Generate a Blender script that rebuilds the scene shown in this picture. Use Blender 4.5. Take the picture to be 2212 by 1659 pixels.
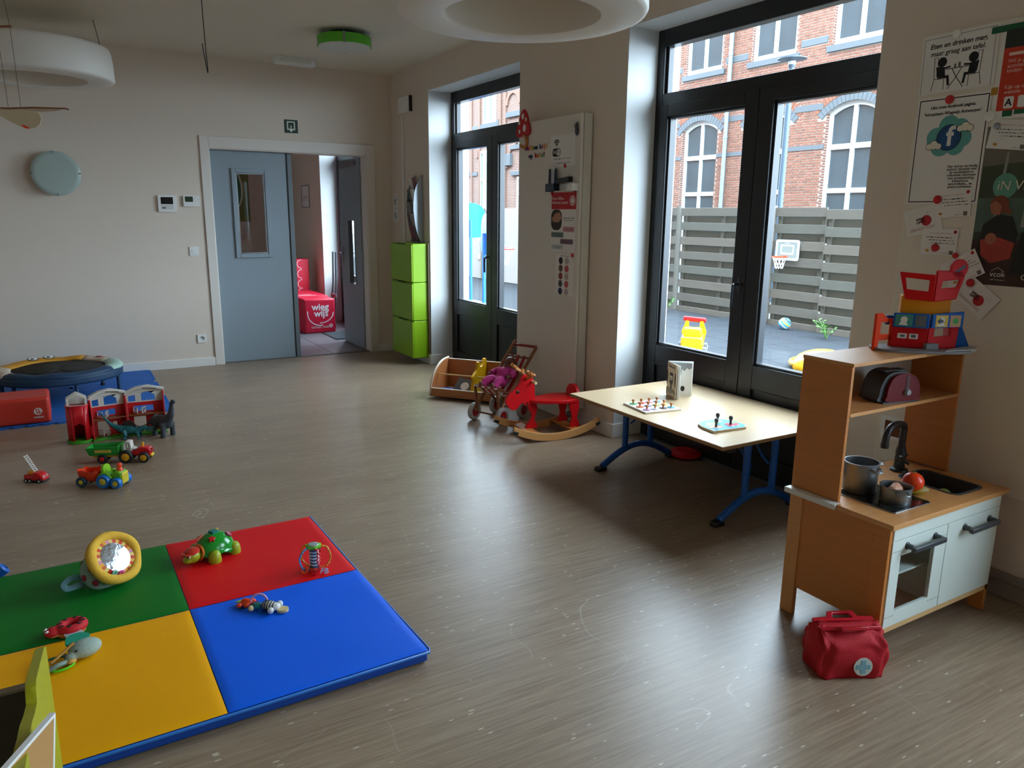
import bpy, bmesh, math, random
from mathutils import Vector, Matrix, Euler
from mathutils.geometry import tessellate_polygon
random.seed(7)
R=math.radians; PI=math.pi
for o in list(bpy.data.objects): bpy.data.objects.remove(o)
scene=bpy.context.scene; COL=scene.collection
# ---------------------------------------------------------------- camera, sky, exposure
FPX=1626.0; YAW,PITCH,ROLL=R(30.887),R(12.633),R(0.613); CAMH=1.5
_f=Vector((math.sin(YAW)*math.cos(PITCH),math.cos(YAW)*math.cos(PITCH),-math.sin(PITCH)))
_r0=Vector((math.cos(YAW),-math.sin(YAW),0)); _u0=_r0.cross(_f)
_r=_r0*math.cos(ROLL)+_u0*math.sin(ROLL); _u=-_r0*math.sin(ROLL)+_u0*math.cos(ROLL)
cam_data=bpy.data.cameras.new('camera'); cam=bpy.data.objects.new('camera',cam_data); COL.objects.link(cam)
cam_data.sensor_fit='HORIZONTAL'; cam_data.sensor_width=36; cam_data.lens=36*FPX/2212; cam_data.clip_start=.05; cam_data.clip_end=200
cam.matrix_world=Matrix(((_r.x,_u.x,-_f.x,0),(_r.y,_u.y,-_f.y,0),(_r.z,_u.z,-_f.z,CAMH),(0,0,0,1)))
scene.camera=cam
SKY=3.0
world=bpy.data.worlds.new('overcast_sky'); scene.world=world; world.use_nodes=True
bg=world.node_tree.nodes['Background']; bg.inputs[0].default_value=(.70,.86,1.0,1); bg.inputs[1].default_value=SKY
vs=scene.view_settings; vs.view_transform='Standard'; vs.look='None'; vs.gamma=1; vs.use_curve_mapping=False; vs.exposure=2.7
cy=scene.cycles; cy.max_bounces=10; cy.diffuse_bounces=7; cy.glossy_bounces=4; cy.transmission_bounces=6; cy.transparent_max_bounces=12; cy.sample_clamp_indirect=6; cy.caustics_reflective=False; cy.caustics_refractive=False; cy.use_denoising=True
XR=3.18; XO=3.60; YB=7.90; ZC=2.92; LINT=2.65
WINS=[(5.243,6.93),(2.205,3.95),(8.60,10.48),(-.86,.88),(-3.95,-2.2)]
for a,b in WINS:   # sky portals: they only guide the sampling of daylight through the openings
    L=bpy.data.lights.new('sky_portal','AREA'); L.shape='RECTANGLE'; L.size=b-a; L.size_y=LINT; L.cycles.is_portal=True
    lo=bpy.data.objects.new('sky_portal',L); COL.objects.link(lo); lo.location=(XO+.02,(a+b)/2,LINT/2)
    lo.rotation_euler=Euler((0,R(90),0)); L.size=LINT; L.size_y=b-a
# ---------------------------------------------------------------- materials
def lin(h):
    h=h.lstrip('#'); c=[int(h[i:i+2],16)/255 for i in (0,2,4)]
    return tuple(x/12.92 if x<=.04045 else ((x+.055)/1.055)**2.4 for x in c)+(1,)
MATS={}
def pm(name,col,rough=.5,metal=0,spec=.5,var=.12,vs=8,stretch=None,bump=0,bs=200,coat=0,trans=0,alpha=1,island=0,rz=0):
    """principled material whose colour is broken up by a noise texture (and per-piece variation)"""
    if name in MATS: return MATS[name]
    m=bpy.data.materials.new(name); m.use_nodes=True; nt=m.node_tree; N=nt.nodes; Lk=nt.links
    b=N['Principled BSDF']; c=lin(col) if isinstance(col,str) else tuple(col)+(1,)
    b.inputs['Roughness'].default_value=rough; b.inputs['Metallic'].default_value=metal
    b.inputs['Specular IOR Level'].default_value=spec; b.inputs['Coat Weight'].default_value=coat
    b.inputs['Transmission Weight'].default_value=trans; b.inputs['Alpha'].default_value=alpha
    tc=N.new('ShaderNodeTexCoord'); mp=N.new('ShaderNodeMapping'); Lk.new(tc.outputs['Object'],mp.inputs['Vector'])
    mp.inputs['Rotation'].default_value=(0,0,rz)
    if stretch: mp.inputs['Scale'].default_value=stretch
    nz=N.new('ShaderNodeTexNoise'); nz.inputs['Scale'].default_value=vs; nz.inputs['Detail'].default_value=4; Lk.new(mp.outputs[0],nz.inputs['Vector'])
    mx=N.new('ShaderNodeMix'); mx.data_type='RGBA'
    mx.inputs[6].default_value=tuple(x*(1-var) for x in c[:3])+(1,); mx.inputs[7].default_value=tuple(min(1,x*(1+var)) for x in c[:3])+(1,)
    Lk.new(nz.outputs['Fac'],mx.inputs[0]); out=mx.outputs[2]
    if island:
        g=N.new('ShaderNodeNewGeometry'); hs=N.new('ShaderNodeHueSaturation'); mr=N.new('ShaderNodeMapRange')
        mr.inputs['To Min'].default_value=1-island; mr.inputs['To Max'].default_value=1+island
        Lk.new(g.outputs['Random Per Island'],mr.inputs['Value']); Lk.new(mr.outputs[0],hs.inputs['Value']); Lk.new(out,hs.inputs['Color']); out=hs.outputs[0]
    Lk.new(out,b.inputs['Base Color'])
    if bump:
        n2=N.new('ShaderNodeTexNoise'); n2.inputs['Scale'].default_value=bs; n2.inputs['Detail'].default_value=3; Lk.new(mp.outputs[0],n2.inputs['Vector'])
        bp=N.new('ShaderNodeBump'); bp.inputs['Strength'].default_value=bump; bp.inputs['Distance'].default_value=.01; Lk.new(n2.outputs['Fac'],bp.inputs['Height']); Lk.new(bp.outputs[0],b.inputs['Normal'])
    MATS[name]=m; return m
def glass_mat(name,tint=(.95,.97,.975),refl=.6,base=.03):
    m=bpy.data.materials.new(name); m.use_nodes=True; nt=m.node_tree; N=nt.nodes; N.remove(N['Principled BSDF']); Lk=nt.links
    t=N.new('ShaderNodeBsdfTransparent'); t.inputs[0].default_value=tuple(tint)+(1,)
    g=N.new('ShaderNodeBsdfGlossy'); g.inputs['Roughness'].default_value=.01
    lw=N.new('ShaderNodeLayerWeight'); lw.inputs['Blend'].default_value=.5; fr=N.new('ShaderNodeMath'); fr.operation='POWER'; fr.inputs[1].default_value=5; Lk.new(lw.outputs['Facing'],fr.inputs[0]); nz=N.new('ShaderNodeTexNoise'); nz.inputs['Scale'].default_value=3
    ml=N.new('ShaderNodeMath'); ml.operation='MULTIPLY_ADD'; ml.inputs[1].default_value=refl; ml.inputs[2].default_value=base; Lk.new(fr.outputs[0],ml.inputs[0])
    mr=N.new('ShaderNodeMapRange'); mr.inputs['To Min'].default_value=.005; mr.inputs['To Max'].default_value=.02; Lk.new(nz.outputs['Fac'],mr.inputs['Value']); Lk.new(mr.outputs[0],g.inputs['Roughness'])
    x=N.new('ShaderNodeMixShader'); Lk.new(ml.outputs[0],x.inputs[0]); Lk.new(t.outputs[0],x.inputs[1]); Lk.new(g.outputs[0],x.inputs[2]); Lk.new(x.outputs[0],N['Material Output'].inputs[0])
    MATS[name]=m; return m
# ---------------------------------------------------------------- mesh builder
I4=Matrix.Identity(4)
def TR(x,y,z): return Matrix.Translation((x,y,z))
def RZ(a): return Matrix.Rotation(a,4,'Z')
def RX(a): return Matrix.Rotation(a,4,'X')
def RY(a): return Matrix.Rotation(a,4,'Y')
def SC(x,y=None,z=None):
    y=x if y is None else y; z=x if z is None else z
    return Matrix.Diagonal((x,y,z,1))
def frame(o,u,v):
    u=Vector(u).normalized(); n=u.cross(Vector(v)).normalized(); v=n.cross(u)
    return Matrix(((u.x,v.x,n.x,o[0]),(u.y,v.y,n.y,o[1]),(u.z,v.z,n.z,o[2]),(0,0,0,1)))
def RWALL(y,z,x=XR): return frame((x,y,z),(0,-1,0),(0,0,1))     # on the window wall, facing the room
def BWALL(x,z,y=YB): return frame((x,y,z),(1,0,0),(0,0,1))      # on the far wall, facing the room
WM={}
class MB:
    def __init__(s): s.v=[]; s.f=[]; s.mi=[]; s.M=I4; s.k=0
    def at(s,M): s.M=M; return s
    def mat(s,k): s.k=k; return s
    def add(s,vs,fs):
        n=len(s.v); M=s.M
        s.v+= [tuple(M@Vector(p)) for p in vs]
        s.f+= [tuple(n+i for i in f) for f in fs]; s.mi+=[s.k]*len(fs); return s
    def bx(s,x0,x1,y0,y1,z0,z1):
        return s.add([(x0,y0,z0),(x1,y0,z0),(x1,y1,z0),(x0,y1,z0),(x0,y0,z1),(x1,y0,z1),(x1,y1,z1),(x0,y1,z1)],
                     [(0,3,2,1),(4,5,6,7),(0,1,5,4),(1,2,6,5),(2,3,7,6),(3,0,4,7)])
    def box(s,c,d,rot=None):
        M=s.M; s.M=M@TR(*c)@(rot or I4); s.bx(-d[0]/2,d[0]/2,-d[1]/2,d[1]/2,-d[2]/2,d[2]/2); s.M=M; return s
    def rings(s,rs,closed=False,caps=True):
        n=len(rs[0]); vs=[p for r in rs for p in r]; fs=[]
        m=len(rs)
        for i in range(m-(0 if closed else 1)):
            a=i*n; b=((i+1)%m)*n
            for j in range(n):
                k=(j+1)%n; fs.append((a+j,a+k,b+k,b+j))
        if caps and not closed: fs.append(tuple(range(n-1,-1,-1))); fs.append(tuple((m-1)*n+j for j in range(n)))
        return s.add(vs,fs)
    def tube(s,pts,r,n=8,closed=False,caps=True,flat=1):
        P=[Vector(p) for p in pts]; m=len(P); rr=r if isinstance(r,(list,tuple)) else [r]*m
        T=[]
        for i in range(m):
            a=P[i-1] if (i>0 or closed) else P[i]; b=P[(i+1)%m] if (i<m-1 or closed) else P[i]
            d=(b-a); T.append(d.normalized() if d.length>1e-9 else Vector((0,0,1)))
        up=Vector((0,0,1)) if abs(T[0].z)<.9 else Vector((1,0,0))
        N=(up-T[0]*up.dot(T[0])).normalized(); rs=[]
        for i in range(m):
            N=N-T[i]*N.dot(T[i]); N=N.normalized() if N.length>1e-6 else T[i].orthogonal().normalized(); B=T[i].cross(N)
            rs.append([P[i]+(N*math.cos(2*PI*j/n)*flat+B*math.sin(2*PI*j/n))*rr[i] for j in range(n)])
        return s.rings(rs,closed,caps)
    def cyl(s,p0,p1,r0,r1=None,n=20): return s.tube([p0,p1],[r0,r0 if r1 is None else r1],n)
    def lathe(s,prof,n=32,caps=False,flat=1):
        return s.rings([[(r*math.cos(2*PI*j/n),r*flat*math.sin(2*PI*j/n),z) for j in range(n)] for r,z in prof],False,caps)
    def ball(s,c,r,n=16,m=10,rot=None):
        r=(r,)*3 if isinstance(r,(int,float)) else r; M=s.M; s.M=M@TR(*c)@(rot or I4)
        rs=[[(r[0]*math.sin(PI*i/m)*math.cos(2*PI*j/n),r[1]*math.sin(PI*i/m)*math.sin(2*PI*j/n),-r[2]*math.cos(PI*i/m)) for j in range(n)] for i in range(1,m)]
        s.rings(rs,False,False); b=len(s.v)-(m-1)*n
        s.v+=[tuple(s.M@Vector((0,0,-r[2]))),tuple(s.M@Vector((0,0,r[2])))]
        q=len(s.v)-2
        for j in range(n):
            k=(j+1)%n; s.f.append((q,b+k,b+j)); s.f.append((q+1,b+(m-2)*n+j,b+(m-2)*n+k)); s.mi+=[s.k,s.k]
        s.M=M; return s
    def torus(s,c,Rr,r,n=32,m=10,M2=None,flat=1,a0=0,a1=2*PI):
        M=s.M; s.M=M@TR(*c)@(M2 or I4); full=abs(a1-a0-2*PI)<1e-6; cnt=n if full else n+1
        s.tube([(Rr*math.cos(a0+(a1-a0)*i/n),Rr*flat*math.sin(a0+(a1-a0)*i/n),0) for i in range(cnt)],r,m,closed=full); s.M=M; return s
    def prism(s,pts,z0,z1,holes=()):
        """outline in the local XY plane, extruded from z0 to z1"""
        loops=[list(pts)]+[list(h) for h in holes]
        tri=tessellate_polygon([[Vector((p[0],p[1],0)) for p in l] for l in loops])
        flatp=[p for l in loops for p in l]; n=len(flatp)
        vs=[(p[0],p[1],z0) for p in flatp]+[(p[0],p[1],z1) for p in flatp]; fs=[]
        for t in tri:
            a,b,c=[Vector((flatp[i][0],flatp[i][1])) for i in t]
            if (b-a).cross(c-a)<0: t=(t[0],t[2],t[1])
            fs.append((t[0]+n,t[1]+n,t[2]+n)); fs.append((t[2],t[1],t[0]))
        o=0
        for li,l in enumerate(loops):
            k=len(l); area=sum(l[i][0]*l[(i+1)%k][1]-l[(i+1)%k][0]*l[i][1] for i in range(k))
            ccw=(area>0)==(li==0)
            for i in range(k):
                j=(i+1)%k; q=(o+i,o+j,o+j+n,o+i+n); fs.append(q if ccw else q[::-1])
            o+=k
        return s.add(vs,fs)
    def sheet(s,fn,nu,nv,thick=0):
        """grid surface from fn(u,v) -> point"""
        vs=[fn(i/nu,j/nv) for j in range(nv+1) for i in range(nu+1)]
        fs=[(j*(nu+1)+i,j*(nu+1)+i+1,(j+1)*(nu+1)+i+1,(j+1)*(nu+1)+i) for j in range(nv) for i in range(nu)]
        return s.add(vs,fs)
    def build(s,name,mat,parent=None,bevel=0,seg=2,smooth=40,world=False,solid=0,sub=0,remesh=0):
        me=bpy.data.meshes.new(name); vs=s.v
        if world and parent is not None:
            Mi=WM[parent.name].inverted(); vs=[tuple(Mi@Vector(p)) for p in vs]
        me.from_pydata(vs,[],s.f); ml=mat if isinstance(mat,(list,tuple)) else [mat]
        for m in ml: me.materials.append(m)
        if len(ml)>1: me.polygons.foreach_set('material_index',s.mi)
        me.update()
        if smooth:
            me.polygons.foreach_set('use_smooth',[True]*len(me.polygons)); me.set_sharp_from_angle(angle=R(smooth))
        o=bpy.data.objects.new(name,me); COL.objects.link(o)
        if remesh:
            q=o.modifiers.new('join','REMESH'); q.mode='VOXEL'; q.voxel_size=remesh; q.use_smooth_shade=True
            q=o.modifiers.new('soft','SMOOTH'); q.iterations=4; q.factor=.5
        if solid: q=o.modifiers.new('thickness','SOLIDIFY'); q.thickness=solid; q.offset=0
        if sub: q=o.modifiers.new('sub','SUBSURF'); q.levels=sub; q.render_levels=sub
        if bevel: q=o.modifiers.new('edge','BEVEL'); q.width=bevel; q.segments=seg; q.limit_method='ANGLE'; q.angle_limit=R(35); q.use_clamp_overlap=True
        if parent is not None: o.parent=parent; WM[o.name]=WM.get(parent.name,I4)
        else: WM[o.name]=I4
        return o
def pieces(mb,name,mat,parent,**kw):
    """build every connected piece of a builder as a part of its own"""
    n=len(mb.v); up=list(range(n))
    def fd(i):
        while up[i]!=i: up[i]=up[up[i]]; i=up[i]
        return i
    for f in mb.f:
        a=fd(f[0])
        for j in f[1:]: up[fd(j)]=a
    gr={}
    for f in mb.f: gr.setdefault(fd(f[0]),[]).append(f)
    for k in gr:
        idx=sorted({i for f in gr[k] for i in f}); mp={i:q for q,i in enumerate(idx)}; m=MB(); m.v=[mb.v[i] for i in idx]; m.f=[tuple(mp[i] for i in f) for f in gr[k]]; m.mi=[0]*len(m.f); m.build(name,mat,parent,**kw)
def thing(name,label,cat,loc=(0,0,0),rz=0,group=None,M=None):
    o=bpy.data.objects.new(name,None); COL.objects.link(o); o.empty_display_size=.05
    Mx=M if M is not None else TR(*loc)@RZ(rz)
    o.matrix_world=Mx; WM[o.name]=Mx.copy()
    o['label']=label; o['category']=cat
    if group: o['group']=group
    return o
def tag(o,label,cat,group=None):
    o['label']=label; o['category']=cat
    if group: o['group']=group
    return o
def struct(o): o['kind']='structure'; return o
def sgroup(name,M=I4):
    o=bpy.data.objects.new(name,None); COL.objects.link(o); o.matrix_world=M; WM[o.name]=M.copy(); o['kind']='structure'; return o
def copy_tree(o,loc=None,rz=None,label=None,M=None,parent=None):
    c=o.copy(); COL.objects.link(c); c.parent=parent
    if M is not None: c.matrix_world=M
    if loc is not None: c.location=loc
    if rz is not None: c.rotation_euler=(0,0,rz)
    if label: c['label']=label
    for ch in o.children: copy_tree(ch,parent=c)
    WM[c.name]=c.matrix_basis.copy()
    return c
def text(body,size,mat,parent,x,y,z=.0012,align='LEFT',rot=0,ext=.0002,sx=1,shear=0,bold=0,name='lettering'):
    """flat lettering in the parent's local XY plane"""
    c=bpy.data.curves.new(name,'FONT'); c.body=body; c.size=size; c.extrude=ext; c.align_x=align; c.align_y='CENTER'; c.shear=shear; c.offset=bold; c.resolution_u=3; c.space_line=.9
    c.materials.append(mat); o=bpy.data.objects.new(name,c); COL.objects.link(o); o.parent=parent
    o.matrix_local=TR(x,y,z)@RZ(rot)@SC(sx,1,1); return o
def rrect(x0,y0,x1,y1,r,n=5):
    P=[]
    for cx,cy,a in ((x1-r,y1-r,0),(x0+r,y1-r,90),(x0+r,y0+r,180),(x1-r,y0+r,270)):
        P+=[(cx+r*math.cos(R(a+90*i/n)),cy+r*math.sin(R(a+90*i/n))) for i in range(n+1)]
    return P
def circ(cx,cy,r,n=28,ry=None,a0=0): return [(cx+r*math.cos(a0+2*PI*i/n),cy+(ry or r)*math.sin(a0+2*PI*i/n)) for i in range(n)]
def spline(pts,n=6,closed=False):
    """Catmull-Rom through the points"""
    P=[Vector(p) for p in pts]; m=len(P); out=[]
    for i in range(m if closed else m-1):
        g=lambda k: P[k%m] if closed else P[max(0,min(m-1,k))]
        a,b,c,d=g(i-1),g(i),g(i+1),g(i+2)
        for j in range(n):
            t=j/n; out.append(.5*((2*b)+(c-a)*t+(2*a-5*b+4*c-d)*t*t+(3*b-a-3*c+d)*t**3))
    if not closed: out.append(P[-1])
    return [tuple(p) for p in out]
class Print:
    """flat printed shapes in a parent's local XY plane, one part per colour"""
    def __init__(s): s.d={}; s.n=0
    def poly(s,mat,pts,z=.0010): s.n+=1; z+=(s.n%12)*2e-5; s.d.setdefault(mat,MB()).prism(pts,z,z+.0003); return s
    def rect(s,mat,x0,y0,x1,y1,z=.0010): return s.poly(mat,[(x0,y0),(x1,y0),(x1,y1),(x0,y1)],z)
    def disc(s,mat,x,y,r,z=.0010,ry=None,n=28): return s.poly(mat,circ(x,y,r,n,ry),z)
    def line(s,mat,pts,w,z=.0010):
        for a,b in zip(pts,pts[1:]):
            d=Vector((b[0]-a[0],b[1]-a[1]))
            if d.length<1e-6: continue
            q=d.normalized()*w/2; p=Vector((-q.y,q.x))
            s.poly(mat,[(a[0]-q.x+p.x,a[1]-q.y+p.y),(a[0]-q.x-p.x,a[1]-q.y-p.y),(b[0]+q.x-p.x,b[1]+q.y-p.y),(b[0]+q.x+p.x,b[1]+q.y+p.y)],z)
        return s
    def ringp(s,mat,x,y,r,w,z=.0010): s.d.setdefault(mat,MB()).prism(circ(x,y,r),z,z+.0003,[circ(x,y,r-w)]); return s
    def frame(s,mat,x0,y0,x1,y1,w,z=.0010): s.d.setdefault(mat,MB()).prism([(x0,y0),(x1,y0),(x1,y1),(x0,y1)],z,z+.0003,[[(x0+w,y0+w),(x1-w,y0+w),(x1-w,y1-w),(x0+w,y1-w)]]); return s
    def scribble(s,mat,x0,x1,y,w,step=.006,z=.0010):
        x=x0
        while x<x1:
            l=random.uniform(.6,2.2)*step; l=min(l,x1-x); s.rect(mat,x,y-w/2+random.uniform(-w,w)*.3,x+l,y+w/2+random.uniform(-w,w)*.3,z); x+=l+step*.5
        return s
    def build(s,parent,name='print',split=False):
        for m,b in s.d.items():
            if split: pieces(b,name,m,parent,smooth=0)
            else: b.build(name,m,parent,smooth=0)
# palette
white_wall=pm('wall_paint','#DDD0C2',.85,var=.02,vs=2,bump=.06,bs=350)
ceil_paint=pm('ceiling_paint','#E4DCCD',.9,var=.015,vs=2,bump=.04,bs=300)
reveal_paint=pm('reveal_paint','#D2D4D4',.7,var=.015,vs=3)
white_gloss=pm('white_lacquer','#E6E3DE',.35,var=.02,vs=5)
white_plastic=pm('white_plastic','#E8E8E6',.35,var=.02,vs=20)
grey_plastic=pm('grey_plastic','#8E9296',.45,var=.05,vs=20)
dark_plastic=pm('dark_plastic','#1B1C1E',.4,var=.1,vs=30)
frame_black=pm('anthracite_frame','#17181C',.32,var=.12,vs=6,bump=.02,bs=500)
door_grey=pm('door_grey','#8A97A0',.45,var=.03,vs=3,bump=.02,bs=300)
paper=pm('paper','#E4E2DE',.8,var=.02,vs=10)
ink=pm('ink','#17171A',.8,var=.1,vs=40)
ink_soft=pm('ink_soft','#6B6A6C',.8,var=.1,vs=40)
red=pm('red_lacquer','#CE0A14',.4,spec=.35,var=.05,vs=6)
red_print=pm('red_print','#B8222A',.7,var=.06,vs=12)
red_mag=pm('red_magnet','#BE141C',.35,var=.05,vs=20)
green_mag=pm('green_tape','#0C5B38',.6,var=.1,vs=30)
yellow=pm('yellow_plastic','#F0B90C',.35,var=.05,vs=8)
orange=pm('orange_plastic','#F2491A',.35,var=.05,vs=8)
blue=pm('blue_plastic','#1565C0',.35,var=.05,vs=8)
green=pm('green_plastic','#1FA52C',.3,var=.05,vs=8)
lime=pm('lime_plastic','#8CC81E',.35,var=.05,vs=8)
black_rubber=pm('black_rubber','#151515',.6,var=.15,vs=30)
steel=pm('steel','#9AA0A4',.3,metal=1,var=.06,vs=20)
pot_metal=pm('pot_metal','#8A8F92',.38,metal=.9,var=.08,vs=20)
birch=pm('birch_wood','#C27A3A',.45,var=.16,vs=6,stretch=(1,1,12),bump=.03,bs=60)
birch_h=pm('birch_wood_long','#CE9358',.42,var=.16,vs=6,stretch=(1,14,14),bump=.03,bs=60)
beech=pm('beech_wood','#B97B45',.4,var=.2,vs=5,stretch=(2,14,14),bump=.03,bs=60)
dark_wood=pm('brown_wood','#8A5230',.45,var=.22,vs=5,stretch=(14,14,2),bump=.03,bs=60)
ply_edge=pm('plywood_edge','#9E7347',.6,var=.35,vs=10,stretch=(1,1,160))
glass=glass_mat('window_glass')
# ================================================================ THE ROOM
def floor_mat():
    m=bpy.data.materials.new('streaked_vinyl'); m.use_nodes=True; nt=m.node_tree; N=nt.nodes; Lk=nt.links; b=N['Principled BSDF']
    tc=N.new('ShaderNodeTexCoord')
    def mapped(rz,sc):
        q=N.new('ShaderNodeMapping'); q.vector_type='POINT'; r0=N.new('ShaderNodeMapping'); r0.inputs['Rotation'].default_value=(0,0,rz)
        Lk.new(tc.outputs['Object'],r0.inputs['Vector']); Lk.new(r0.outputs[0],q.inputs['Vector']); q.inputs['Scale'].default_value=sc; return q.outputs[0]
    def noise(v,s,d=5,r=.6):
        n=N.new('ShaderNodeTexNoise'); n.inputs['Scale'].default_value=s; n.inputs['Detail'].default_value=d; n.inputs['Roughness'].default_value=r; Lk.new(v,n.inputs['Vector']); return n.outputs['Fac']
    A=R(1)
    s1=noise(mapped(A,(1.0,26,1)),3.0); s2=noise(mapped(A,(2.5,75,1)),3.0,4,.7); s3=noise(mapped(A,(.35,2.2,1)),2.0,3,.5)
    mx=N.new('ShaderNodeMath'); mx.operation='ADD'; mx2=N.new('ShaderNodeMath'); mx2.operation='MULTIPLY'; mx2.inputs[1].default_value=.6; Lk.new(s2,mx2.inputs[0]); Lk.new(s1,mx.inputs[0]); Lk.new(mx2.outputs[0],mx.inputs[1])
    a3=N.new('ShaderNodeMath'); a3.operation='MULTIPLY_ADD'; a3.inputs[1].default_value=.35; Lk.new(s3,a3.inputs[0]); Lk.new(mx.outputs[0],a3.inputs[2])
    cr=N.new('ShaderNodeValToRGB'); e=cr.color_ramp.elements; e[0].position=.55; e[0].color=lin('#7A6450'); e[1].position=1.35/1.35; e[1].color=lin('#A8937B'); e2=cr.color_ramp.elements.new(.78); e2.color=lin('#927D68')
    mr=N.new('ShaderNodeMapRange'); mr.inputs['From Min'].default_value=.0; mr.inputs['From Max'].default_value=1.25; Lk.new(a3.outputs[0],mr.inputs['Value']); Lk.new(mr.outputs[0],cr.inputs['Fac'])
    # short pale flecks in the print
    vo=N.new('ShaderNodeTexVoronoi'); vo.inputs['Scale'].default_value=1; Lk.new(mapped(A,(14,70,1)),vo.inputs['Vector'])
    lt=N.new('ShaderNodeMath'); lt.operation='LESS_THAN'; lt.inputs[1].default_value=.14; Lk.new(vo.outputs['Distance'],lt.inputs[0])
    sep=N.new('ShaderNodeSeparateColor'); Lk.new(vo.outputs['Color'],sep.inputs[0]); gt=N.new('ShaderNodeMath'); gt.operation='GREATER_THAN'; gt.inputs[1].default_value=.74; Lk.new(sep.outputs[0],gt.inputs[0])
    mm=N.new('ShaderNodeMath'); mm.operation='MULTIPLY'; Lk.new(lt.outputs[0],mm.inputs[0]); Lk.new(gt.outputs[0],mm.inputs[1]); m2=N.new('ShaderNodeMath'); m2.operation='MULTIPLY'; m2.inputs[1].default_value=.75; Lk.new(mm.outputs[0],m2.inputs[0])
    mc=N.new('ShaderNodeMix'); mc.data_type='RGBA'; mc.inputs[7].default_value=lin('#E0D8CA'); Lk.new(m2.outputs[0],mc.inputs[0]); Lk.new(cr.outputs[0],mc.inputs[6])
    # thin curved scuff lines worn into the vinyl
    nd=N.new('ShaderNodeTexNoise'); nd.inputs['Scale'].default_value=1.3; Lk.new(tc.outputs['Object'],nd.inputs['Vector']); va=N.new('ShaderNodeVectorMath'); va.operation='ADD'; Lk.new(tc.outputs['Object'],va.inputs[0]); Lk.new(nd.outputs['Color'],va.inputs[1])
    ve=N.new('ShaderNodeTexVoronoi'); ve.feature='DISTANCE_TO_EDGE'; ve.inputs['Scale'].default_value=1.6; Lk.new(va.outputs[0],ve.inputs['Vector']); l2=N.new('ShaderNodeMath'); l2.operation='LESS_THAN'; l2.inputs[1].default_value=.0022; Lk.new(ve.outputs['Distance'],l2.inputs[0])
    nm=noise(tc.outputs['Object'],2.2,2); g2=N.new('ShaderNodeMath'); g2.operation='GREATER_THAN'; g2.inputs[1].default_value=.56; Lk.new(nm,g2.inputs[0]); p2=N.new('ShaderNodeMath'); p2.operation='MULTIPLY'; Lk.new(l2.outputs[0],p2.inputs[0]); Lk.new(g2.outputs[0],p2.inputs[1]); p3=N.new('ShaderNodeMath'); p3.operation='MULTIPLY'; p3.inputs[1].default_value=.22; Lk.new(p2.outputs[0],p3.inputs[0])
    m3=N.new('ShaderNodeMix'); m3.data_type='RGBA'; m3.inputs[7].default_value=lin('#CFC8BE'); Lk.new(p3.outputs[0],m3.inputs[0]); Lk.new(mc.outputs[2],m3.inputs[6]); Lk.new(m3.outputs[2],b.inputs['Base Color'])
    rr=N.new('ShaderNodeMapRange'); rr.inputs['To Min'].default_value=.30; rr.inputs['To Max'].default_value=.40; Lk.new(s1,rr.inputs['Value']); Lk.new(rr.outputs[0],b.inputs['Roughness'])
    bp=N.new('ShaderNodeBump'); bp.inputs['Strength'].default_value=.05; bp.inputs['Distance'].default_value=.004; Lk.new(s2,bp.inputs['Height']); Lk.new(bp.outputs[0],b.inputs['Normal'])
    b.inputs['Specular IOR Level'].default_value=.5
    return m
FLOORM=floor_mat()
XL,YF=-3.6,-4.6
struct(MB().bx(XL,XO,YF,7.98,-.12,0).build('floor',FLOORM,smooth=0))
struct(MB().bx(XL-.2,XO+.02,YF-.2,13.2,ZC,ZC+.2).build('ceiling',ceil_paint,smooth=0))
# window wall with four openings (two in view, one in the hall, one beside the camera)
ws=sorted(WINS); w=MB(); y=YF-.2
for a,b in ws:
    w.bx(XR,XO,y,a,-.12,ZC); w.bx(XR,XO,a,b,LINT,ZC); y=b
w.bx(XR,XO,y,13.2,-.12,ZC)
wall_right=struct(w.build('wall_right',white_wall,smooth=0))
# painted linings of the reveals
for a,b in ws:
    q=MB(); q.bx(XR+.001,3.425,b-.004,b+.001,0,LINT); q.bx(XR+.001,3.425,a-.001,a+.004,0,LINT); q.bx(XR+.001,3.425,a,b,LINT-.004,LINT+.001)
    q.bx(3.49,XO+.012,b-.004,b+.001,0,LINT); q.bx(3.49,XO+.012,a-.001,a+.004,0,LINT); q.bx(3.49,XO+.012,a,b,LINT-.004,LINT+.001)
    q.build('reveal_lining',reveal_paint,wall_right,smooth=0)
    MB().bx(3.40,XO+.03,a,b,-.10,.006).build('door_sill',pm('sill_stone','#565B60',.6,var=.15,vs=20),wall_right,smooth=0)
DX0,DX1,DZ=1.325,2.905,2.105
w=MB(); w.bx(XL-.2,DX0,YB,YB+.14,-.12,ZC); w.bx(DX1,XR,YB,YB+.14,-.12,ZC); w.bx(DX0,DX1,YB,YB+.14,DZ,ZC)
wall_back=struct(w.build('wall_back',white_wall,smooth=0))
struct(MB().bx(XL-.2,XL,YF-.2,YB,-.12,ZC).build('wall_left',white_wall,smooth=0))
struct(MB().bx(XL,XR,YF-.2,YF,-.12,ZC).build('wall_front',white_wall,smooth=0))
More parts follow.
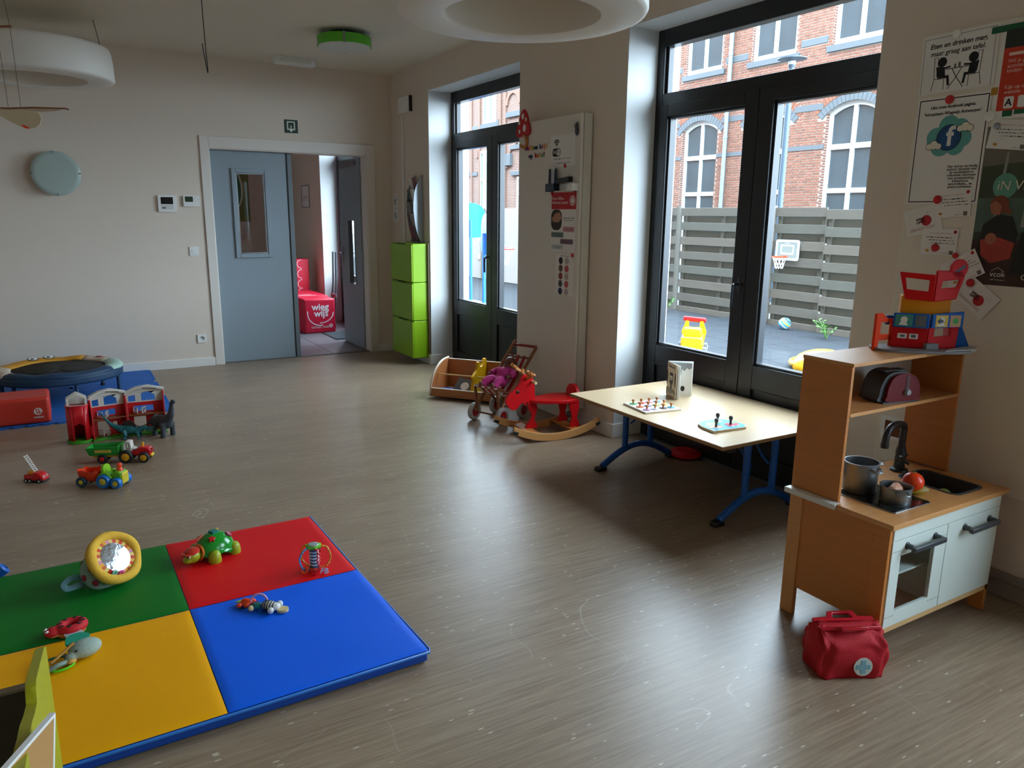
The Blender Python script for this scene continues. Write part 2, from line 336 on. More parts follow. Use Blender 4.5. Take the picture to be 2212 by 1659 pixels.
# unseen storeys overhead are added further down to shade the yard
# skirting
struct(MB().bx(XL,1.253,YB-.014,YB,0,.085).bx(2.99,XR,YB-.014,YB,0,.085).build('baseboard_back',white_gloss,bevel=.003))
b=MB()
for a,c in ((6.93,YB),(3.95,5.243)):
    b.bx(XR-.014,XR,a,c,0,.10)
for a,c in ((5.243,6.93),(2.205,3.95)):
    b.bx(XR-.014,3.42,c-.014,c,0,.10); b.bx(XR-.014,3.42,a,a+.014,0,.10)
struct(b.build('baseboard_right',white_gloss,bevel=.003))
taupe=pm('taupe_skirting','#8B8078',.5,var=.06,vs=5)
struct(MB().bx(XR-.018,XR,.88,2.205,0,.075).bx(XR-.030,XR,.88,2.205,.075,.105).build('baseboard_near',taupe,bevel=.003))
# doorway: casing, lining, left leaf (closed), right leaf (open into the hall)
c=MB(); c.bx(1.253,DX0+.01,YB-.016,YB,0,2.205); c.bx(DX1-.01,2.99,YB-.016,YB,0,2.205); c.bx(DX0+.01,DX1-.01,YB-.016,YB,DZ-.01,2.205)
c.bx(DX0-.005,DX0+.018,YB-.004,YB+.145,0,DZ); c.bx(DX1-.018,DX1+.005,YB-.004,YB+.145,0,DZ); c.bx(DX0,DX1,YB-.004,YB+.145,DZ-.018,DZ+.005)
struct(c.build('trim_1',pm('casing_white','#DDD6CE',.45,var=.02,vs=4),bevel=.004))
d1=sgroup('door_1')
def leaf_panel(x0,x1,y0,y1,z0,z1,gx0,gx1,gz0,gz1):
    # panel standing in XZ with a glazed opening
    m=MB(); m.M=Matrix(((1,0,0,0),(0,0,-1,y1),(0,1,0,0),(0,0,0,1)))
    return m.prism([(x0,z0),(x1,z0),(x1,z1),(x0,z1)],0,y1-y0,[[(gx0,gz0),(gx1,gz0),(gx1,gz1),(gx0,gz1)]])
leaf_panel(DX0+.02,2.083,7.965,8.005,.006,DZ-.02,1.575,1.85,1.095,1.88).build('leaf',door_grey,d1,bevel=.002)
f=MB()
for x0,x1,z0,z1 in ((1.535,1.575,1.055,1.92),(1.85,1.89,1.055,1.92),(1.575,1.85,1.88,1.92),(1.575,1.85,1.055,1.095)): f.bx(x0,x1,7.945,7.966,z0,z1)
f.build('glazing_frame',door_grey,d1,bevel=.004)
f=MB()
for x0,x1,z0,z1 in ((1.575,1.588,1.095,1.88),(1.837,1.85,1.095,1.88),(1.588,1.837,1.867,1.88),(1.588,1.837,1.095,1.108)): f.bx(x0,x1,7.956,7.985,z0,z1)
f.build('glazing_bead',steel,d1,bevel=.002)
MB().bx(1.575,1.85,7.985,7.99,1.095,1.88).build('pane',glass,d1,smooth=0)
MB().bx(2.083,2.128,7.955,8.012,.006,DZ-.02).build('meeting_stile',pm('stile_grey','#6A737A',.45,var=.04,vs=3),d1,bevel=.003)
MB().bx(2.072,2.083,7.962,8.004,.006,DZ-.02).build('rubber_seal',black_rubber,d1,smooth=0)
HM=frame((DX1-.022,8.045,0),(0,1,0),(0,0,1))      # open leaf: hinged on the right jamb, standing along +Y, facing -X... 
d2=sgroup('door_2',TR(DX1-.012,8.05,0)@RZ(R(89.5)))
m=MB(); m.M=RX(R(90)); m.prism([(0,.006),(.70,.006),(.70,DZ-.02),(0,DZ-.02)],-.02,.02,[[(.22,.72),(.42,.72),(.42,1.42),(.22,1.42)]]); m.build('leaf',door_grey,d2,bevel=.002)
MB().bx(.22,.42,-.003,.003,.72,1.42).build('pane',glass,d2,smooth=0)
f=MB()
for x0,x1,z0,z1 in ((.205,.22,.705,1.435),(.42,.435,.705,1.435),(.22,.42,1.42,1.435),(.22,.42,.705,.72)): f.bx(x0,x1,-.026,.026,z0,z1)
f.build('glazing_frame',steel,d2,bevel=.002)
h=MB()
for s in (-1,1): h.tube([(.64,s*.02,1.05),(.64,s*.062,1.05),(.62,s*.066,1.05),(.54,s*.066,1.05)],.008,8); h.box((.64,s*.023,1.03),(.035,.006,.2))
h.build('handle',steel,d2)
h=MB()
for z in (.25,1.05,1.85): h.cyl((-.012,.012,z-.05),(-.012,.012,z+.05),.009,n=10)
pieces(h,'hinge',steel,d2)
MB().box((.36,.022,1.66),(.07,.003,.03)).build('number_plate',steel,d2)
MB().bx(.1,.6,.02,.05,DZ-.09,DZ-.05).build('door_closer',steel,d2,bevel=.004)
# glazed doors in the window wall
frame_bead=pm('glazing_bead_grey','#2A2D33',.3,var=.1,vs=8)
def handle_mb(y,z):
    m=MB(); m.ball((3.415,y,z),(.012,.016,.065),12,8); m.tube([(3.41,y,z),(3.37,y,z),(3.36,y,z-.012)],.009,8); m.tube([(3.36,y,z),(3.357,y,z-.06),(3.362,y+.004,z-.135)],[.010,.0095,.009],8); return m
def glazed_door(idx,a,b,full=True):
    g=sgroup('window_%d'%idx); X0,X1=3.42,3.495; mid=(a+b)/2
    fr=MB(); fr.bx(X0,X1,a,a+.065,0,LINT); fr.bx(X0,X1,b-.065,b,0,LINT); fr.bx(X0,X1,a+.065,b-.065,LINT-.105,LINT); fr.bx(X0,X1,a+.065,b-.065,2.185,2.265); fr.bx(X0,X1,a+.065,b-.065,0,.03)
    fr.build('frame',frame_black,g,bevel=.004)
    bd=MB()
    for y0,y1,z0,z1 in ((a+.065,a+.085,2.265,2.545),(b-.085,b-.065,2.265,2.545)): bd.bx(X0+.022,X1-.01,y0,y1,z0,z1)
    pieces(bd,'glazing_bead',frame_bead,g,bevel=.002)
    MB().bx(3.455,3.461,a+.066,b-.066,2.266,2.544).build('pane',glass,g,smooth=0)
    for y0,y1 in ((a+.062,mid-.002),(mid+.002,b-.062)):
        s0=.072 if y0<mid-.1 and y1<mid else .1; s1=.1 if s0==.072 else .072
        lf=MB(); lf.bx(X0-.012,X1-.01,y0,y0+s0,.03,2.19); lf.bx(X0-.012,X1-.01,y1-s1,y1,.03,2.19)
        lf.bx(X0-.012,X1-.01,y0+s0,y1-s1,2.12,2.19); lf.bx(X0-.012,X1-.01,y0+s0,y1-s1,.52,.66); lf.bx(X0-.012,X1-.01,y0+s0,y1-s1,.03,.14)
        lo=lf.build('leaf',frame_black,g,bevel=.004)
        MB().bx(X0+.004,X1-.02,y0+s0,y1-s1,.14,.52).build('panel',frame_black,lo,bevel=.003)
        bm=MB(); gy0,gy1=y0+s0,y1-s1
        for p,q,r_,t in ((gy0,gy0+.014,.66,2.12),(gy1-.014,gy1,.66,2.12),(gy0+.014,gy1-.014,2.106,2.12),(gy0+.014,gy1-.014,.66,.674)): bm.bx(X0+.005,X1-.02,p,q,r_,t)
        bm.build('glazing_bead',frame_bead,lo,bevel=.002)
        MB().bx(3.452,3.458,gy0+.002,gy1-.002,.662,2.118).build('pane',glass,lo,smooth=0)
        if y0>mid-.1: handle_mb(mid+.045,1.12).build('handle',pm('handle_gunmetal','#3C4048',.3,metal=.6,var=.05),lo)
    return g
for i,(a,b) in enumerate(WINS): glazed_door(i+1,a,b)
# hall behind the doorway
hall_wall=pm('hall_wall_paint','#CDB9AC',.85,var=.03,vs=2,bump=.05,bs=350)
struct(MB().bx(.75,.9,8.04,13.0,-.12,ZC).build('wall_hall_side',hall_wall,smooth=0))
struct(MB().bx(.75,XO,12.6,12.75,-.12,ZC).build('wall_hall_end',hall_wall,smooth=0))
hf=struct(MB().bx(.9,XO,7.98,12.7,-.12,-.012).build('floor_hall',pm('tile_grout','#4C4C50',.8,var=.1,vs=30),smooth=0))
tile_m=pm('grey_tile','#7B7A80',.35,var=.07,vs=6)
tp=MB().bx(0,.596,0,.596,-.011,0).build('tile',tile_m,hf,bevel=.002)
first=True
for i in range(-3,2):
    for j in range(8):
        x0=2.49+i*.6; y0=7.98+.02+j*.6-.0
        if x0<.85 or x0>3.1: continue
        t=tp if first else tp.copy()
        if not first: COL.objects.link(t); t.parent=hf
        t.location=(x0+.002,y0+.0,.0); first=False
struct(MB().bx(DX0,DX1,7.93,8.0,-.004,.006).build('trim_2',pm('threshold','#6B645C',.5,var=.1,vs=12),smooth=0))
# ================================================================ OUTSIDE
G0=-.04
yard=struct(MB().bx(XO+.0,40,-12,60,-.5,G0-.03).build('ground',pm('joint_sand','#4A4A49',.9,var=.2,vs=30),smooth=0))
pav_m=pm('concrete_paver','#35393E',.8,spec=.12,var=.16,vs=9,bump=.1,bs=150)
# square pavers, laid at an angle to the house
pm0=MB().bx(0,.394,0,.394,-.03,0).build('paver',pav_m,yard,bevel=.004); first=True
PA=R(-9)
for i in range(-4,26):
    for j in range(-12,30):
        p=RZ(PA)@Vector((i*.4+3.3,j*.4+3,0)); cx,cy=(RZ(PA)@Vector((i*.4+3.5,j*.4+3.2,0))).xy
        if not(3.75<cx<8.92 and 2.6<cy<9.9): continue
        # keep the ones the doors show
        if cy<cx*.66 or cy>cx*1.35+1: continue
        t=pm0 if first else pm0.copy()
        if not first: COL.objects.link(t); t.parent=yard
        t.location=(p.x,p.y,G0); t.rotation_euler=(0,0,PA); first=False
MB().bx(XO+.0,9.3,-12,40,-.2,G0-.012).build('sand_bed',pm('dusty_paving','#34383C',.9,spec=.1,var=.2,vs=8),yard,smooth=0)
# ---- fence of weathered boards
fw=[pm('weathered_board_%d'%k,c,.85,var=.22,vs=5,stretch=(8,1.2,14),bump=.25,bs=40) for k,c in enumerate(('#67655E','#62645D','#6D6961'))]
fw_back=pm('weathered_board_back','#54534B',.9,var=.25,vs=5,stretch=(8,1.2,14),bump=.25,bs=40)
XF=9.0
def fence_panel(y0,y1,label,dz=0,dx=0,top=1.67):
    t=thing('board_fence',label,'fence',(XF+dx,(y0+y1)/2,G0),group='weathered board fence panels')
    L=(y1-y0)/2; k=0; z=top-G0+dz-.02
    while z>.12:
        MB().box((random.uniform(-.003,.003),0,z-.065),(.018,2*L,.128),RX(random.uniform(-.004,.004))).build('front_board',fw[k%3],t,bevel=.003); k+=1
        if z-.235>.0: MB().box((.055,0,z-.182),(.016,2*L,.135)).build('back_board',fw_back,t,bevel=.003)
        z-=.2335
    n=3 if 2*L>1.5 else 2
    for i in range(n):
        yy=-L+.06+(2*L-.12)*i/(n-1); MB().box((.029,yy,(top-G0+dz)/2),(.035,.06,top-G0+dz-.05)).build('batten',fw_back,t,bevel=.003)
    MB().box((.02,0,.03),(.05,2*L,.09)).build('kick_board',fw[2],t,bevel=.004)
    return t
fence_panel(9.68,11.45,'far fence panel, mostly hidden beyond the round post')
fence_panel(7.78,9.59,'long board fence panel behind the yellow toy truck')
fence_panel(6.78,7.64,'fence panel carrying the small basketball hoop')
fence_panel(4.95,6.765,'fence panel nearest the house, its lower boards set out of line',dz=-.03,dx=-.03)
o=tag(MB().at(TR(XF-.01,9.635,G0)).cyl((0,0,0),(0,0,1.72),.045,n=20).build('fence_post',fw[0]),'round weathered fence post above the green weed','post')
o=tag(MB().at(TR(XF-.02,7.71,G0)).bx(-.05,.05,-.06,.06,0,1.715).build('fence_post',fw[2],bevel=.006),'square weathered fence post beside the small basketball hoop','post')
# white boundary wall further along
t=thing('boundary_wall','white rendered boundary wall behind the blue basketball stands','wall',(XF,16,G0))
wr=pm('white_render','#C9CBC9',.8,var=.03,vs=3,bump=.08,bs=120)
MB().bx(0,.15,-2.9,9,0,1.70).build('render',wr,t,smooth=0)
MB().bx(-.04,.0,.30,.55,0,1.70).build('post',pm('concrete_post','#8B8B86',.85,var=.1,vs=12,bump=.2,bs=80),t,bevel=.006)
for y,z in ((.70,1.27),(.70,.52),(.20,1.33),(.2,.52)): MB().bx(-.012,.0,y-.06,y+.06,z-.06,z+.06).build('bracket',white_gloss,t,bevel=.003)
# ---- brick school building across the yard
XB=16.0
bld=thing('brick_building','red brick building with pale mortar and white windows beyond the fence','building',(XB,14,G0))
def W(x,y,z): return (x-XB,y-14,z-G0)
# unseen storeys and wing added to shade the yard and darken pane reflections
mortar=pm('pale_mortar','#A8A199',.9,var=.06,vs=10)
def brick_tex():
    m=bpy.data.materials.new('far_brickwork'); m.use_nodes=True; nt=m.node_tree; N=nt.nodes; Lk=nt.links; b=N['Principled BSDF']
    tc=N.new('ShaderNodeTexCoord'); sx=N.new('ShaderNodeSeparateXYZ'); cb=N.new('ShaderNodeCombineXYZ'); Lk.new(tc.outputs['Object'],sx.inputs[0]); Lk.new(sx.outputs['Y'],cb.inputs['X']); Lk.new(sx.outputs['Z'],cb.inputs['Y'])
    t=N.new('ShaderNodeTexBrick'); Lk.new(cb.outputs[0],t.inputs['Vector']); t.inputs['Scale'].default_value=1; t.inputs['Brick Width'].default_value=.2; t.inputs['Row Height'].default_value=.062; t.inputs['Mortar Size'].default_value=.007
    t.inputs['Color1'].default_value=lin('#745043'); t.inputs['Color2'].default_value=lin('#6A473B'); t.inputs['Mortar'].default_value=lin('#A8A199')
    Lk.new(t.outputs['Color'],b.inputs['Base Color']); b.inputs['Roughness'].default_value=.9; return m
struct(MB().bx(XL-.2,XO,YF-.2,13.2,ZC+.21,11).bx(XL-.2,XO,13.2,46,-.5,11).build('wall_yard_shade',brick_tex(),smooth=0))  # out-of-view masses, added to cut sky light in the yard
brick_m=pm('red_brick','#7A4C3A',.85,var=.15,vs=12,island=.22)
stone=pm('blue_grey_stone','#555B60',.8,var=.08,vs=14,bump=.1,bs=60)
wfr=pm('white_window_frame','#C4C8C8',.5,var=.02,vs=6)
bglass=pm('dark_pane','#38444A',.06,spec=.9,var=.35,vs=1.3)
MB().bx(.012,.4,4.6,26,0,7.5).build('far_wall',brick_tex(),bld,smooth=0)
# openings: upper sash windows and lower arched ones
UPC=[16.53,14.10,11.68]; UHW=.70; LWC=[16.53,14.10,11.66]; LHW=.69
SPR,APX=3.92,4.16
def archz(y,c,hw=LHW,spr=SPR,apx=APX):
    h=apx-spr; Rr=(hw*hw+h*h)/(2*h); d=y-c
    return spr-(Rr-h)+math.sqrt(max(0,Rr*Rr-d*d))
def blocked(y,z,e=.0):
    for c in UPC:
        if abs(y-c)<UHW+.01 and z>5.30: return True
        if abs(y-c)<UHW+.12 and 5.28<z<5.44: return True
    for c in LWC:
        if abs(y-c)<LHW+.01 and z<archz(max(c-LHW,min(c+LHW,y)),c): return True
        if abs(y-c)<LHW+.30 and z>3.80:
            h=APX-SPR; Rr=(LHW*LHW+h*h)/(2*h); zc=SPR-(Rr-h); d=math.hypot(y-c,z-zc)
            if d<Rr+.37 and d>Rr-.02 and abs(y-c)<(LHW+.13)*d/Rr: return True
    if (4.03<z<4.175 and not any(abs(y-c)<LHW+.1 for c in LWC)) or 3.125<z<3.235: return True
    if 5.53<z<5.68 and not any(abs(y-c)<UHW+.13 for c in UPC): 
        return True
    return False
PF=Matrix(((0,0,1,0),(1,0,0,0),(0,1,0,0),(0,0,0,1)))   # prism plane: local x->Y, y->Z, z->X
holes=[[(c-UHW-14,5.43-G0),(c+UHW-14,5.43-G0),(c+UHW-14,7.2-G0),(c-UHW-14,7.2-G0)] for c in UPC]+[[(c-LHW-14,1.0),(c+LHW-14,1.0)]+[(c+LHW*(1-i/7)-14,archz(c+LHW*(1-i/7),c)-G0) for i in range(15)] for c in LWC]
MB().at(PF).prism([(-6,0),(4.6,0),(4.6,7.5),(-6,7.5)],.012,.4,holes).build('wall',mortar,bld,smooth=0)
MB().bx(.39,.6,-6,4.6,.5,7.4).build('inner_wall',pm('inside_dim','#3E4244',.9,var=.2,vs=1),bld,smooth=0)
bk=MB(); row=0; z=1.55
while z<6.75:
    L=.2 if row%2==0 else .1; y=10.0+(.05 if row%2 else 0)
    while y<18.3:
        n8=8; free=[not blocked(y+.009+(L-.018)*k/n8,z+.022) for k in range(n8+1)]
        k0=next((k for k in range(n8+1) if free[k]),None)
        if k0 is not None:
            k1=k0
            while k1<n8 and free[k1+1]: k1+=1
            a,b_=y+.009+(L-.018)*k0/n8,y+.009+(L-.018)*k1/n8
            if b_-a>.025:
                d=random.uniform(-.002,.002); n=len(bk.v)
                bk.v+=[W(XB+.014,a,z),W(XB+.014,b_,z),W(XB+.014,b_,z+.044),W(XB+.014,a,z+.044),W(XB+d,a,z),W(XB+d,b_,z),W(XB+d,b_,z+.044),W(XB+d,a,z+.044)]
                bk.f+=[(n+4,n+7,n+6,n+5),(n,n+4,n+5,n+1),(n+3,n+2,n+6,n+7),(n,n+3,n+7,n+4),(n+1,n+5,n+6,n+2)]; bk.mi+=[0]*5
        y+=L
    z+=.062; row+=1
o=bk.build('bricks',brick_m,bld,smooth=0); o['kind']='stuff'
# stone bands between the openings
s=MB()
def band(y0,y1,z0,z1): s.bx(-.012,.02,y0-14,y1-14,z0-G0,z1-G0)
ed=[10.0]+[v for c in sorted(LWC) for v in (c-LHW,c+LHW)]+[18.3]
for i in range(0,len(ed),2): band(ed[i]+.01,ed[i+1]-.01,3.125,3.235); 
for i in range(0,len(ed),2): band(ed[i]+(.12 if i else 0),ed[i+1]-.12,4.03,4.175)
ed=[10.0]+[v for c in sorted(UPC) for v in (c-UHW,c+UHW)]+[18.3]
for i in range(0,len(ed),2): band(ed[i]+.14,ed[i+1]-.14,5.53,5.68)
s.build('stone_band',stone,bld,bevel=.003)
for c in UPC:
    MB().bx(-.05,.1,c-UHW-.12-14,c+UHW+.12-14,5.29-G0,5.43-G0).build('window_sill',stone,bld,bevel=.006)
    f=MB(); X0=.06
    y0,y1,z0,z1=c-UHW-14,c+UHW-14,5.43-G0,7.2-G0
    f.bx(X0,X0+.08,y0,y0+.1,z0,z1); f.bx(X0,X0+.08,y1-.1,y1,z0,z1); f.bx(X0,X0+.08,y0+.1,y1-.1,z0,z0+.13); f.bx(X0-.01,X0+.08,c-14-.05,c-14+.05,z0+.13,z1); f.bx(X0-.005,X0+.08,y0+.1,y1-.1,6.42-G0,6.54-G0)
    wf=f.build('window',wfr,bld,bevel=.006)
    MB().bx(-.0,.1,y0-.005,y0+.012,z0,z1).bx(-.0,.1,y1-.012,y1+.005,z0,z1).build('jamb',brick_tex() if 'jm' not in MATS else MATS['jm'],wf,smooth=0)
    for p,q in ((y0+.1,c-14-.05),(c-14+.05,y1-.1)):
        MB().bx(X0+.05,X0+.06,p,q,z0+.13,6.42-G0).build('pane',bglass,wf,smooth=0); MB().bx(X0+.05,X0+.06,p,q,6.54-G0,z1).build('pane',bglass,wf,smooth=0)
for c in LWC:
    cc=c-14; h=APX-SPR; Rr=(LHW*LHW+h*h)/(2*h); zc=SPR-(Rr-h)-G0; a1=math.asin(LHW/Rr)
    def arc(r,aa,n=14): return [(cc+r*math.sin(-aa+2*aa*i/n),zc+r*math.cos(-aa+2*aa*i/n)) for i in range(n+1)]
    f=MB().at(PF); outl=[(cc-LHW,1.0),(cc+LHW,1.0)]+arc(Rr,a1)[::-1]
    holes=[]
    for p,q in ((cc-LHW+.10,cc-.05),(cc+.05,cc+LHW-.10)):
        zt=lambda y: zc+math.sqrt((Rr-.1)**2-(y-cc)**2)
        holes.append([(p,3.22-G0)]+[(q,3.22-G0)]+[(p+(q-p)*(1-i/6),zt(p+(q-p)*(1-i/6))) for i in range(7)])
        holes.append([(p,2.21-G0),(q,2.21-G0),(q,3.10-G0),(p,3.10-G0)]); holes.append([(p,1.1),(q,1.1),(q,2.10-G0),(p,2.10-G0)])
    f.prism(outl,.10,.19,holes); wf=f.build('window',wfr,bld,smooth=0)
    for hl in holes: MB().at(PF).prism(hl,.15,.16).build('pane',bglass,wf,smooth=0)
    v=MB().at(PF); nv=18; a2=math.asin(min(1,(LHW+.13)/Rr))
    for i in range(nv):   # grey stone voussoirs
        t0=-a2+2*a2*i/nv+.004; t1=-a2+2*a2*(i+1)/nv-.004; r0,r1=Rr,Rr+.17
        v.prism([(cc+r0*math.sin(t0),zc+r0*math.cos(t0)),(cc+r1*math.sin(t0),zc+r1*math.cos(t0)),(cc+r1*math.sin(t1),zc+r1*math.cos(t1)),(cc+r0*math.sin(t1),zc+r0*math.cos(t1))],-.012,.12)
    v.build('stone_arch',stone,bld,smooth=0)
    v=MB().at(PF); nv=26
    for i in range(nv):
        t0=-a2+2*a2*i/nv+.0045; t1=-a2+2*a2*(i+1)/nv-.0045; r0,r1=Rr+.185,Rr+.36
        v.prism([(cc+r0*math.sin(t0),zc+r0*math.cos(t0)),(cc+r1*math.sin(t0),zc+r1*math.cos(t0)),(cc+r1*math.sin(t1),zc+r1*math.cos(t1)),(cc+r0*math.sin(t1),zc+r0*math.cos(t1))],-.004,.02)
    v.build('brick_arch',brick_m,bld,smooth=0)
    MB().bx(0,.16,cc-LHW-.004,cc-LHW+.008,1.0,SPR-G0).bx(0,.16,cc+LHW-.008,cc+LHW+.004,1.0,SPR-G0).build('jamb',brick_tex() if 'jm' not in MATS else MATS['jm'],wf,smooth=0)
pipe_m=pm('zinc_pipe','#7E93A2',.4,metal=.3,var=.06,vs=8)
p=MB().tube([W(XB-.09,15.45,0),W(XB-.09,15.45,7.4)],.055,12)
for z in (1.5,3.6,5.7): p.tube([W(XB-.09,15.45,z),W(XB-.09,15.45,z+.05)],.065,12)
p.build('drainpipe',pipe_m,bld)
# far end of the same front, seen through the other pair of doors
s=MB(); s.bx(-.04,.02,28.15-14,29.75-14,5.05-G0,5.24-G0); s.build('window_sill',stone,bld,bevel=.01)
def simple_window(y0,y1,z0,z1,nz=2):
    f=MB(); y0-=14;y1-=14;z0-=G0;z1-=G0; fw_=.1; mid=(y0+y1)/2; zm=z0+(z1-z0)*.6
    f.at(PF).prism([(y0,z0),(y1,z0),(y1,z1),(y0,z1)],-.03,.03,[[(p,a),(q,a),(q,b),(p,b)] for p,q in ((y0+fw_,mid-.05),(mid+.05,y1-fw_)) for a,b in ((z0+fw_,zm-.05),(zm+.05,z1-fw_))])
    wf=f.build('window',wfr,bld,smooth=0)
    for p,q in ((y0+fw_,mid-.05),(mid+.05,y1-fw_)):
        for a,b in ((z0+fw_,zm-.05),(zm+.05,z1-fw_)): MB().at(PF).prism([(p,a),(q,a),(q,b),(p,b)],.008,.012).build('pane',pm('green_pane','#4F7A66',.08,spec=.9,var=.4,vs=1.5),wf,smooth=0)
simple_window(28.25,29.32,5.24,7.3); simple_window(28.0,29.6,1.2,4.15); simple_window(26.0,26.5,1.3,3.0); simple_window(25.9,26.45,4.25,5.1)
s=MB()
for y0,y1,z0,z1,d in ((28.0,28.18,5.05,5.3,.03),(29.5,30.3,5.05,5.22,.03),(29.85,30.9,3.15,3.32,.03),(25.6,27.3,5.28,5.48,.1),(25.6,27.0,4.05,4.22,.08),(25.6,26.9,3.05,3.22,.1),(26.9,27.4,3.45,3.9,.12)): s.bx(-d,.02,y0-14,y1-14,z0-G0,z1-G0)
s.build('stone_band',stone,bld,bevel=.008)
s=MB(); pale=pm('pale_brick','#7C5F51',.85,var=.1,vs=12)
for y in (30.35,29.62,27.85,27.45): s.bx(-.05,.02,y-14-.06,y-14+.06,0,7.4)
s.build('pilaster_strip',pale,bld,smooth=0)
v=MB().at(PF)
for cc,zc,r,w_ in ((28.8-14,3.9-G0,.95,.2),(26.85-14,5.75-G0,.42,.14),(26.3-14,3.35-G0,.95,.16)):
    n=12; v.prism([(cc+(r+w_)*math.cos(PI*i/n),zc+(r+w_)*math.sin(PI*i/n)) for i in range(n+1)]+[(cc+r*math.cos(PI*(1-i/n)),zc+r*math.sin(PI*(1-i/n))) for i in range(n+1)],-.05,.02)
v.build('arch_moulding',pale,bld,smooth=0)
# lamp post
lp_m=pm('lamp_post_paint','#4A5C6C',.45,var=.06,vs=6)
t=thing('street_lamp','grey blue lamp post with a flat disc head before the brick building','lamp post',(11.4,9.62,G0))
m=MB().tube([(0,0,0),(0,0,4.12)],[.055,.05],16); m.build('post',lp_m,t)
MB().at(TR(0,0,4.12)).lathe([(.05,0),(.06,.02),(.06,.10),(.16,.13),(.25,.135),(.25,.15),(.02,.165)],28,True).build('disc_head',lp_m,t)
MB().at(TR(0,0,4.14)).lathe([(.052,.02),(.066,.03),(.066,.085),(.052,.09)],20,True).build('lantern',pm('lamp_lens','#C9D2D6',.3,var=.05,vs=8),t)
# small wall-mounted hoop on the fence
t=thing('basketball_hoop','small basketball hoop with grey backboard hung on the fence','basketball hoop',M=frame((XF-.03,7.365,1.055),(0,-1,0),(0,0,1)))
MB().prism(rrect(-.205,-.145,.205,.145,.035),0,.012,[rrect(-.17,-.11,.17,.11,.02)]).build('backboard_rim',pm('board_grey','#C4D2DA',.4,var=.04,vs=10),t,bevel=.003)
MB().prism(rrect(-.172,-.112,.172,.112,.02),.002,.008).build('backboard',pm('board_panel','#8FA09E',.3,var=.1,vs=6),t)
pr=Print(); pr.frame(pm('board_white','#E6EEF0',.5,var=.02),-.115,-.06,.115,.075,.022,.009); pr.build(t); text('TaSMart',.03,MATS['board_white'],t,0,.095,.0095,'CENTER')
MB().torus((-.03,-.095,.115),.105,.008,28,8,RX(R(90))).box((-.03,-.095,.012),(.05,.03,.02)).build('rim',orange,t)
nb=MB()
for i in range(10):
    a=2*PI*i/10; b=a+2*PI/10
    for s_ in (1,-1):
        nb.tube([(-.03+.105*math.cos(a),-.095,.115+.105*math.sin(a)),(-.03+.075*math.cos(a+s_*.31),-.16,.115+.075*math.sin(a+s_*.31)),(-.03+.06*math.cos(a),-.22,.115+.06*math.sin(a)),(-.03+.05*math.cos(a+s_*.31),-.26,.115+.05*math.sin(a+s_*.31))],.0035,5)
nb.build('net',white_plastic,t)
# ball
t=thing('play_ball','small blue and yellow ball at the foot of the fence','ball',(8.75,7.12,G0))
MB().at(TR(0,0,.085)).ball((0,0,0),.085,24,14,RX(R(35))).build('ball',pm('ball_blue','#5AA9CF',.4,var=.1,vs=5),t)
for k,(cc,a) in enumerate((('#E8B23A',20),('#F2F0E2',-12),('#3C3C44',55))):
    MB().at(TR(0,0,.085)@RY(R(20))@RX(R(40))).lathe([(.0858*math.cos(R(a+e)),.0858*math.sin(R(a+e))) for e in (-6,-3,0,3,6)],24).build('stripe',pm('ball_stripe_%d'%k,cc,.4,var=.05),t)
# yellow ride-on truck
t=thing('toy_truck','yellow plastic push truck with red handle out on the paving','toy truck',(6.32,6.42,G0),R(43)-PI)
ym=yellow
# local: +x is the truck's front (away from the house), y across; built around its tailgate
m=MB(); m.M=RZ(R(90))@RX(R(90))
m.prism([(-.11,.06),(-.055,.06),(-.055,.03),(.055,.03),(.055,.06),(.11,.06),(.135,.2),(.14,.24),(.115,.3),(.10,.36),(.065,.36),(.06,.27),(-.06,.27),(-.065,.36),(-.10,.36),(-.115,.3),(-.14,.24),(-.135,.2)],-.03,.03); m.build('tailgate',ym,t,bevel=.008)
MB().bx(.03,.46,-.12,.12,.07,.23).build('body',ym,t,bevel=.02)
MB().box((.30,0,.27),(.14,.2,.1)).build('cab',ym,t,bevel=.02)
MB().box((0,0,.375),(.05,.26,.055),RX(R(-3))).build('handle',red,t,bevel=.016)
MB().box((.02,0,.175),(.03,.26,.008)).build('ledge',pm('yellow_dark','#D9A208',.4),t)
wh=MB().cyl((0,-.03,0),(0,.03,0),.058,n=24).build('wheel',pm('wheel_grey','#4A4D52',.5,var=.08),t,bevel=.008); wh.location=(.04,.135,.058)
hb=MB().cyl((0,-.033,0),(0,.033,0),.026,n=16).build('hub',white_plastic,wh,bevel=.004)
for x,y in ((.04,-.135),(.36,.135),(.36,-.135)): c=copy_tree(wh,parent=t); c.location=(x,y,.058)
b2=MB()
for y in (-.085,.085): b2.cyl((-.035,y,.335),(-.028,y,.335),.012,n=12)
b2.build('bolt',dark_plastic,t)
# yellow slide end by the wall
o=fzp=None
t=thing('toy_slide','rounded yellow plastic toy showing past the wall edge','toy',(6.75,4.98,G0))
MB().ball((0,0,.05),(.34,.26,.16),24,14).build('shell',yellow,t)
MB().torus((0,0,.06),.30,.03,28,8).build('rim',pm('yellow_dark','#D9A208',.4),t)
